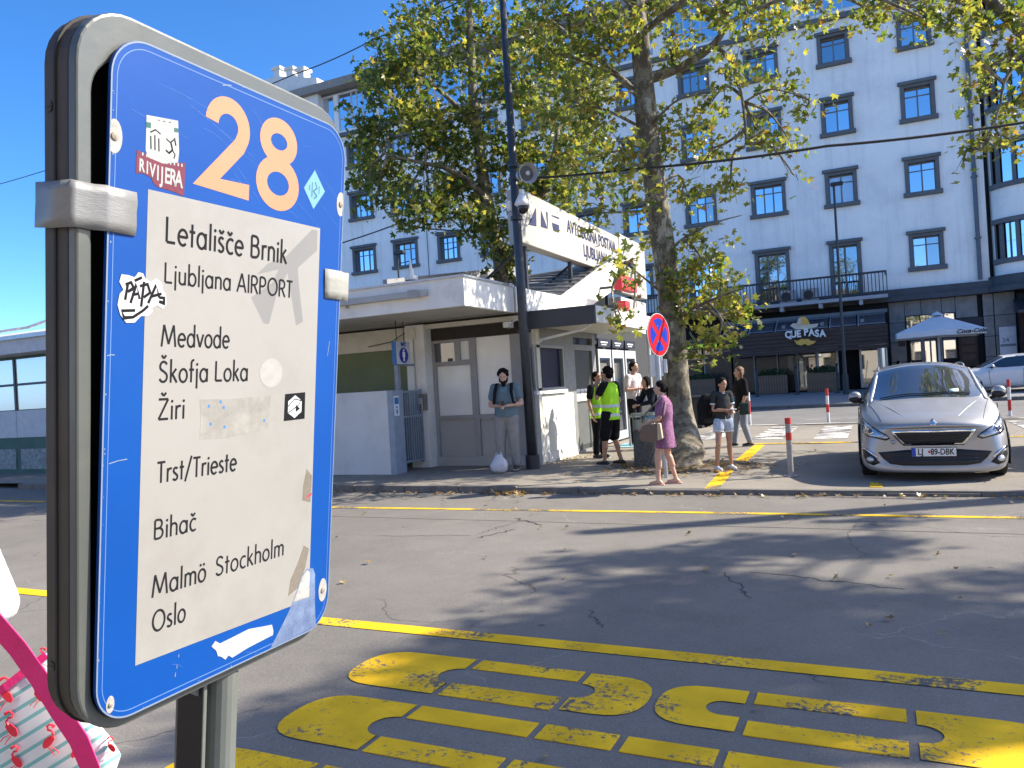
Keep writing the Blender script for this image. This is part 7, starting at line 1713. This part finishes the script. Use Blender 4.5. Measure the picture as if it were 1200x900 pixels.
    if shoes:
        for S_ in 'LR':
            an = J['an' + S_]; c = MB(); c.caps(an - V(0, .045, .045) * s, an + V(0, .02, -.03) * s, .043 * s, .045 * s); c.caps(an + V(0, .0, -.04) * s, an + V(0, .145, -.052) * s, .043 * s, .034 * s)
            sh_ = obj('shoe', remesh(c, .009, 2, shoes), shoes, root, local=True)
            obj('sole', MB().box((an.x - .042 * s, an.y - .09 * s, an.z - .089 * s), (an.x + .042 * s, an.y + .18 * s, an.z - .072 * s)), mat('sole_pale', (0.45, 0.45, 0.44), 0.7), sh_, local=True, bevel=.008)
    return root, J, h_
def gp(px, py, z=None):
    p = gnd(px, py, 0.06); return gnd(px, py, plaza_z(p.x))
cloth = lambda n, c, **k: mat(n, c, 0.95, spec=0.1, var= k.get('var', .12), scale=k.get('scale', 9), bump=0.7, bscale=k.get('bs', 11))
def attach(name, mb, m, root, smooth=True, bevel=0): return obj(name, mb, m, root, smooth=smooth, bevel=bevel, local=True)
# heading: local +Y (facing) is turned to this world direction
def face(dx, dy): return math.atan2(-dx, dy)

# 1 backpacker leaning at the glazed front, looking at his phone
L1 = gp(600, 552); L1 = Vector((-6.1, 12.75, .12))
L1 = gnd(597, 550.5, .12)
r, J, h_ = person('bearded man in grey-blue tee with backpack straps looking at his phone', L1, face(.25, -.97), 1.80, dict(head=(0, .07, 1.585), chest=(0, .0, 1.28), elL=(-.27, -.02, 1.12), elR=(.27, -.02, 1.12), wrL=(-.07, .21, 1.10), wrR=(.07, .21, 1.10), anL=(-.13, -.01, .09), anR=(.13, -.01, .09), knL=(-.12, .03, .49), knR=(.12, .03, .49)),
    top=(cloth('tee_greyblue', (0.13, 0.19, 0.22)), .07), bottom=(cloth('chino_grey', (0.27, 0.26, 0.24)), 1.95, 1.7), hair=(HAIRK, 'curly'), beard=HAIRK, fat=1.2, shoes=mat('shoe_dark', (0.03, 0.025, 0.02), 0.6), nod=-.35)
for sx in (-1, 1): attach('backpack_strap', MB().tube([(sx * .13, -.10, 1.53), (sx * .135, .06, 1.53), (sx * .15, .175, 1.38), (sx * .17, .17, 1.22), (sx * .22, .02, 1.14)], [.026, .028, .028, .024, .02], 8), cloth('strap_black', (0.015, 0.015, 0.017)), r)
attach('backpack', remesh(MB().ell((0, -.25, 1.25), (.17, .12, .25), n=14).box((-.14, -.32, 1.0), (.14, -.14, 1.4)), .015, 3, cloth('strap_black', (0, 0, 0))), None, r)
attach('phone', MB().box((-.035, .27, 1.10), (.035, .285, 1.24)), mat('phone_black', (0.01, 0.01, 0.012), .2), r, False)
attach('belt', MB().rings([((0, 0, 1.0), .205, .145), ((0, 0, 1.035), .205, .145)], 24), cloth('belt_dark', (0.03, 0.022, 0.018)), r)
pb_ = gnd(591, 551.5, .12) + Vector((.02, -.22, 0)); cb = thing('carrier_bag', 'white plastic carrier bag standing on the ground at the backpacker\'s feet', 'bag', tuple(pb_))
rr = random.Random(8); mb = MB(); mb.rings([((pb_.x + rr.uniform(-.01, .01), pb_.y + rr.uniform(-.01, .01), .12 + z), rx, ry) for z, rx, ry in ((0, .10, .07), (.03, .15, .10), (.12, .165, .11), (.2, .13, .09), (.26, .07, .05), (.31, .035, .02))], 18)
obj('bag_body', mb, mat('bag_white', (0.66, 0.64, 0.66), 0.5, .1, 12, .8), cb, smooth=True)
for sx in (-1, 1): obj('handle', MB().tube([(pb_.x + sx * .02, pb_.y, .41), (pb_.x + sx * .04, pb_.y, .47), (pb_.x + sx * .07, pb_.y - .01, .40), (pb_.x + sx * .09, pb_.y - .02, .34)], .008, 6), mat('bag_white'), cb)
# 2 man in green vest, back to us, hand at his face
hv = mat('hivis_green', (0.42, 0.85, 0.01), 0.7, .06, 6); hv.node_tree.nodes['Principled BSDF'].inputs['Emission Strength'].default_value = 0.0
refl = mat('reflective_grey', (0.6, 0.63, 0.6), 0.3)
def vest(root, s, fat=1.0):
    c = MB(); c.rings([((0, 0, .80 * s), .185 * s * fat, .142 * s * fat), ((0, 0, 1.0 * s), .18 * s * fat, .135 * s * fat), ((0, 0, 1.28 * s), .185 * s * fat, .143 * s * fat), ((0, 0, 1.40 * s), .165 * s * fat, .12 * s * fat), ((0, 0, 1.455 * s), .10 * s * fat, .08 * s * fat)], 28)
    v = obj('hivis_vest', remesh(c, .011, 1, hv), hv, root, local=True)
    for z, k in ((.86, 1.012), (1.02, 1.012)):
        obj('reflective_band', MB().rings([((0, 0, z * s), .186 * s * fat * k, .143 * s * fat * k), ((0, 0, (z + .05) * s), .186 * s * fat * k, .143 * s * fat * k)], 28, cap=False), refl, v, local=True)
L2 = gp(719, 545)
blk = cloth('cloth_black', (0.014, 0.014, 0.016))
r, J, h_ = person('curly haired man in green safety vest and black shorts by the door', L2, face(-.93, .25), 1.76, dict(elL=(-.25, .10, 1.20), wrL=(-.10, .19, 1.42), elR=(.24, -.03, 1.13), wrR=(.20, .10, .90), anL=(-.12, .1, .09), anR=(.10, -.10, .09), knL=(-.10, .08, .5)),
    top=(blk, .05), bottom=(blk, .95, 2.2), hair=(HAIRK, 'curly'), skin_m=SK2, shoes=mat('shoe_black', (0.012, 0.012, 0.012), 0.5), sleeve=.6)
vest(r, 1.76 / 1.72, 1.04)
L3 = gp(704, 537)
r, J, h_ = person('colleague in green safety vest mostly hidden behind the curly haired man', L3, face(.9, -.35), 1.70, dict(elL=(-.24, .03, 1.12), wrL=(-.17, .2, .98), elR=(.24, -.02, 1.12)),
    top=(blk, .05), bottom=(blk, 1.9, 1.3), hair=(HAIRK, 'short'), skin_m=SK2, shoes=mat('shoe_black'), sleeve=.6)
vest(r, 1.70 / 1.72, 1.04)
# 3 man in white tee and dark-clothed companion at the station entrance
L4 = Vector((onY(745, 500, 17.2).x, 17.2, .12))
jeans = cloth('jeans_blue', (0.05, 0.10, 0.19)); pinktee = cloth('tee_white_pink', (0.6, 0.54, 0.53))
r, J, h_ = person('man in pale tee with navy shoulder bag standing by the glass doors', L4, face(.85, -.3), 1.88, dict(elL=(-.24, .02, 1.13), wrL=(-.10, .22, 1.12), elR=(.25, .0, 1.13), wrR=(.05, .24, 1.16), head=(0, .05, 1.60)),
    top=(pinktee, .06), bottom=(blk, 1.95, 1.2), hair=(HAIRK, 'short'), shoes=mat('shoe_black'), sleeve=.6)
attach('shoulder_bag', remesh(MB().box((-.17, .12, .92), (.10, .22, 1.10)), .015, 4, cloth('bag_navy', (0.02, 0.03, 0.07))), None, r)
attach('bag_strap', MB().tube([(.10, .16, 1.05), (.02, .155, 1.25), (-.12, .07, 1.52), (-.16, -.06, 1.50)], .014, 6), cloth('bag_navy', (0, 0, 0)), r)
L5 = Vector((onY(763, 500, 16.2).x, 16.2, .12))
r, J, h_ = person('person in dark jumper and jeans perched behind the litter bin', L5, face(-.7, -.7), 1.70, dict(pelvis=(0, -.22, .80), chest=(0, -.08, 1.12), neck=(0, .02, 1.28), head=(0, .08, 1.42), shL=(-.18, .0, 1.24), shR=(.18, .0, 1.24), elL=(-.24, .10, 1.0), elR=(.24, .10, 1.0), wrL=(-.10, .28, .95), wrR=(.10, .28, .95), hiL=(-.09, -.2, .78), hiR=(.09, -.2, .78), knL=(-.12, .20, .56), knR=(.12, .20, .56), anL=(-.12, .12, .09), anR=(.12, .12, .09)),
    top=(cloth('jumper_navy', (0.015, 0.018, 0.03)), .06), bottom=(jeans, 1.95, 1.2), hair=(HAIRK, 'bob'), shoes=mat('shoe_black'), sleeve=1.9)
st = thing('bike_rail', 'low steel rail the seated person leans on behind the bin', 'rail', (L5.x, L5.y, .12))
obj('rail', MB().tube([(L5.x - .6, L5.y + .4, .12), (L5.x - .6, L5.y + .4, .78), (L5.x + .7, L5.y + .1, .78), (L5.x + .7, L5.y + .1, .12)], .025, 8), galv, st)
# 4 woman in purple dress
L6 = gp(783, 567.5)
purp = cloth('dress_purple', (0.24, 0.115, 0.20), var=.45, scale=42)
r, J, h_ = person('dark haired woman in short purple dress carrying a brown bag', L6, face(-.97, -.12), 1.50, dict(head=(0, .05, 1.60), elL=(-.25, .04, 1.12), wrL=(-.19, .28, 1.02), elR=(.25, -.02, 1.12), wrR=(.16, .22, 1.05), anL=(-.10, .14, .09), anR=(.09, -.12, .09), knL=(-.10, .13, .49), knR=(.09, -.01, .49)),
    top=(purp, .32, 1.22), female=True, fat=1.14, hair=(HAIRK, 'ponytail'), skin_m=SK1, shoes=None, sleeve=.72, hands=.9)
s_ = 1.50 / 1.72
bgm = mat('handbag_brown', (0.13, 0.09, 0.065), 0.55, .1, 8); bgm2 = mat('handbag_tan', (0.45, 0.36, 0.24), 0.55, .1, 8)
attach('handbag', remesh(MB().prism([(-.33, .02, .68), (-.33, .12, .64), (-.33, .30, .66), (-.33, .33, .74), (-.33, .27, .88), (-.33, .06, .90)], (.12, 0, 0)), .012, 3, bgm), None, r)
attach('handbag_panel', MB().prism([(-.338, .0, .69), (-.338, .07, .66), (-.338, .06, .91), (-.338, .02, .90)], (.136, 0, 0)), bgm2, r, False, .006)
attach('handbag_strap', MB().tube([(-.30, .28, .92), (-.27, .22, 1.05), (-.22, .02, 1.25), (-.14, -.02, 1.30), (-.20, -.05, 1.2), (-.30, .0, .93)], .011, 6), bgm, r)
for S_ in 'LR':
    an = J['an' + S_]; attach('sandal', MB().box((an.x - .04, an.y - .085, -.002), (an.x + .04, an.y + .16, .018)), mat('sandal_pink', (0.5, 0.3, 0.26), .6), r, False, .008); attach('sandal_strap', MB().tube([(an.x - .042, an.y + .1, .01), (an.x, an.y + .1, .055), (an.x + .042, an.y + .1, .01)], .007, 6), mat('sandal_pink'), r)
# 5 girl with phone
L7 = gp(851, 551)
cg = cloth('crop_top_charcoal', (0.04, 0.045, 0.045)); den = cloth('denim_pale', (0.42, 0.50, 0.58), var=.2, scale=20)
r, J, h_ = person('girl in charcoal tee, pale denim shorts and white trainers looking at her phone', L7, face(.62, -.78), 1.50, dict(head=(0, .05, 1.59), shL=(-.15, 0, 1.41), shR=(.15, 0, 1.41), elL=(-.185, .0, 1.13), wrL=(-.04, .22, 1.10), elR=(.185, .0, 1.13), wrR=(.05, .24, 1.12), knR=(.16, .06, .49), anR=(.19, .02, .09), knL=(-.09, .02, .49), anL=(-.12, -.02, .09)),
    top=(cg, -.02), bottom=(den, .30, 1.5), female=True, fat=.86, hair=(HAIRK, 'ponytail'), skin_m=SK2, shoes=mat('trainer_white', (0.72, 0.7, 0.69), .5), sleeve=.5, nod=-.3)
wt = mat('trim_white', (0.7, 0.7, 0.7), .7); s_ = 1.5 / 1.72
for sx, S_ in ((-1, 'L'), (1, 'R')):
    sh, el = J['sh' + S_], J['el' + S_]; a = sh.lerp(el, .58); d_ = (el - sh).normalized(); attach('sleeve_trim', MB().tube([a, a + d_ * .02], .068 * s_, 16, cap=False), wt, r)
n_ = J['neck']; attach('collar_trim', MB().rings([(n_ + V(0, 0, -.035), .07, .068), (n_ + V(0, 0, -.018), .062, .06)], 18, cap=False), wt, r)
for S_ in 'LR': hi, kn = J['hi' + S_], J['kn' + S_]; a = hi.lerp(kn, .40); attach('frayed_hem', MB().tube([a, a + (kn - hi).normalized() * .018], .088, 18, cap=False), wt, r)
attach('phone', MB().box((-.03, .27, .985), (.04, .40, 1.0)), mat('phone_white', (0.7, 0.7, 0.72), .2), r, False, .003)
attach('earphone_wire', MB().tube([(0, .33, .98), (.03, .30, .86), (.06, .22, .80), (.05, .16, .9)], .003, 5), wt, r)
attach('backpack', remesh(MB().ell((.14, -.27, .98), (.17, .13, .28), n=14).box((.0, -.36, .74), (.28, -.16, 1.1)), .015, 3, cloth('strap_black', (0, 0, 0))), None, r)
attach('backpack_strap', MB().tube([(.12, -.16, 1.2), (.12, -.04, 1.28), (.12, .07, 1.2), (.15, .06, 1.02), (.17, -.1, .9)], .018, 7), cloth('strap_black', (0, 0, 0)), r)
# 6 woman in black with loose brown hair
L8 = gp(872, 523)
r, J, h_ = person('woman in black top with loose brown hair behind the girl', L8, face(-.75, -.45), 1.68, dict(elR=(.24, .03, 1.13), wrR=(.08, .2, 1.08), elL=(-.25, .0, 1.12), wrL=(-.22, .08, .9), knR=(.1, .1, .5), anR=(.12, .16, .09), anL=(-.1, -.1, .09)),
    top=(blk, .16), bottom=(cloth('jeans_grey', (0.22, 0.26, 0.32)), 1.95, 1.0), female=True, fat=1.08, hair=(HAIRB, 'long'), shoes=mat('shoe_black'), sleeve=.9)
attach('dark_tote', remesh(MB().box((-.28, -.05, .68), (-.22, .15, .94)), .015, 4, cloth('tote_green', (0.03, 0.045, 0.045))), None, r)
# 7 holder of the flamingo bag, at the left edge
eW = dp(-6, 708, 2.1); wW = dp(-70, 815, 2.05); Lh = eW + Vector((-.42, .0, 0)); hH = R(20)
iM = Matrix.Rotation(-hH, 3, 'Z'); eL = iM @ (eW - Vector((Lh.x, Lh.y, 0))); wL_ = iM @ (wW - Vector((Lh.x, Lh.y, 0)))
r, J, h_ = person('person in white sleeve at the left edge holding the flamingo bag', (Lh.x, Lh.y, 0), hH, 1.72, dict(elR=tuple(eL), wrR=tuple(wL_), shR=tuple(eL + Vector((-.12, 0, .27)))), top=(cloth('sleeve_white', (0.5, 0.5, 0.51)), .14), bottom=(jeans, 1.95, 1.2), hair=(HAIRB, 'bob'), sleeve=1.75, female=True, shoes=mat('shoe_black'), voxel=.01)
# 8 cafe guests, seated under the parasol
chm = mat('chair_rattan', (0.10, 0.06, 0.04), .7, .3, 30)
SIT = dict(pelvis=(0, 0, .52), chest=(0, -.02, .88), neck=(0, -.02, 1.06), head=(0, .02, 1.2), shL=(-.18, -.02, 1.0), shR=(.18, -.02, 1.0), elL=(-.23, .06, .75), elR=(.23, .06, .75), wrL=(-.15, .3, .74), wrR=(.15, .3, .74), hiL=(-.09, 0, .5), hiR=(.09, 0, .5), knL=(-.12, .42, .5), knR=(.12, .42, .5), anL=(-.12, .42, .09), anR=(.12, .42, .09))
for i, (px, lab_) in enumerate(((1053, 'cafe guest in dark clothes seated left of the parasol mast'), (1070, 'cafe guest in dark clothes seated nearer the parasol mast'))):
    x = onY(px, 425, 42.2).x
    r, J, h_ = person(lab_, (x, 42.2, .43), face((1, -1)[i], -.2), 1.72, SIT, top=(blk, .05), bottom=(blk, 1.9, 1.2), hair=(HAIRK, 'bob'), sleeve=1.8, voxel=.014, shoes=mat('shoe_black'))
    dx, dy = ((1, -1)[i], -.2); l_ = math.hypot(dx, dy); dx, dy = dx / l_, dy / l_
    c = thing('cafe_chair', ['brown cafe chair under the left guest', 'brown cafe chair under the guest nearer the mast'][i], 'chair', (x, 42.2, .43), group='cafe chairs'); Mx = Matrix.Translation((x, 42.2, .43)) @ Matrix.Rotation(face(dx, dy), 4, 'Z')
    obj('seat', MB().box((-.22, -.2, .41), (.22, .24, .435), 0, Mx), chm, c); obj('backrest', MB().box((-.22, -.24, .435), (.22, -.2, .9), 0, Mx), chm, c)
    for sx in (-.2, .2):
        for sy in (-.2, .2): obj('leg', MB().box((sx - .015, sy - .015, 0), (sx + .015, sy + .015, .41), 0, Mx), darkm, c)
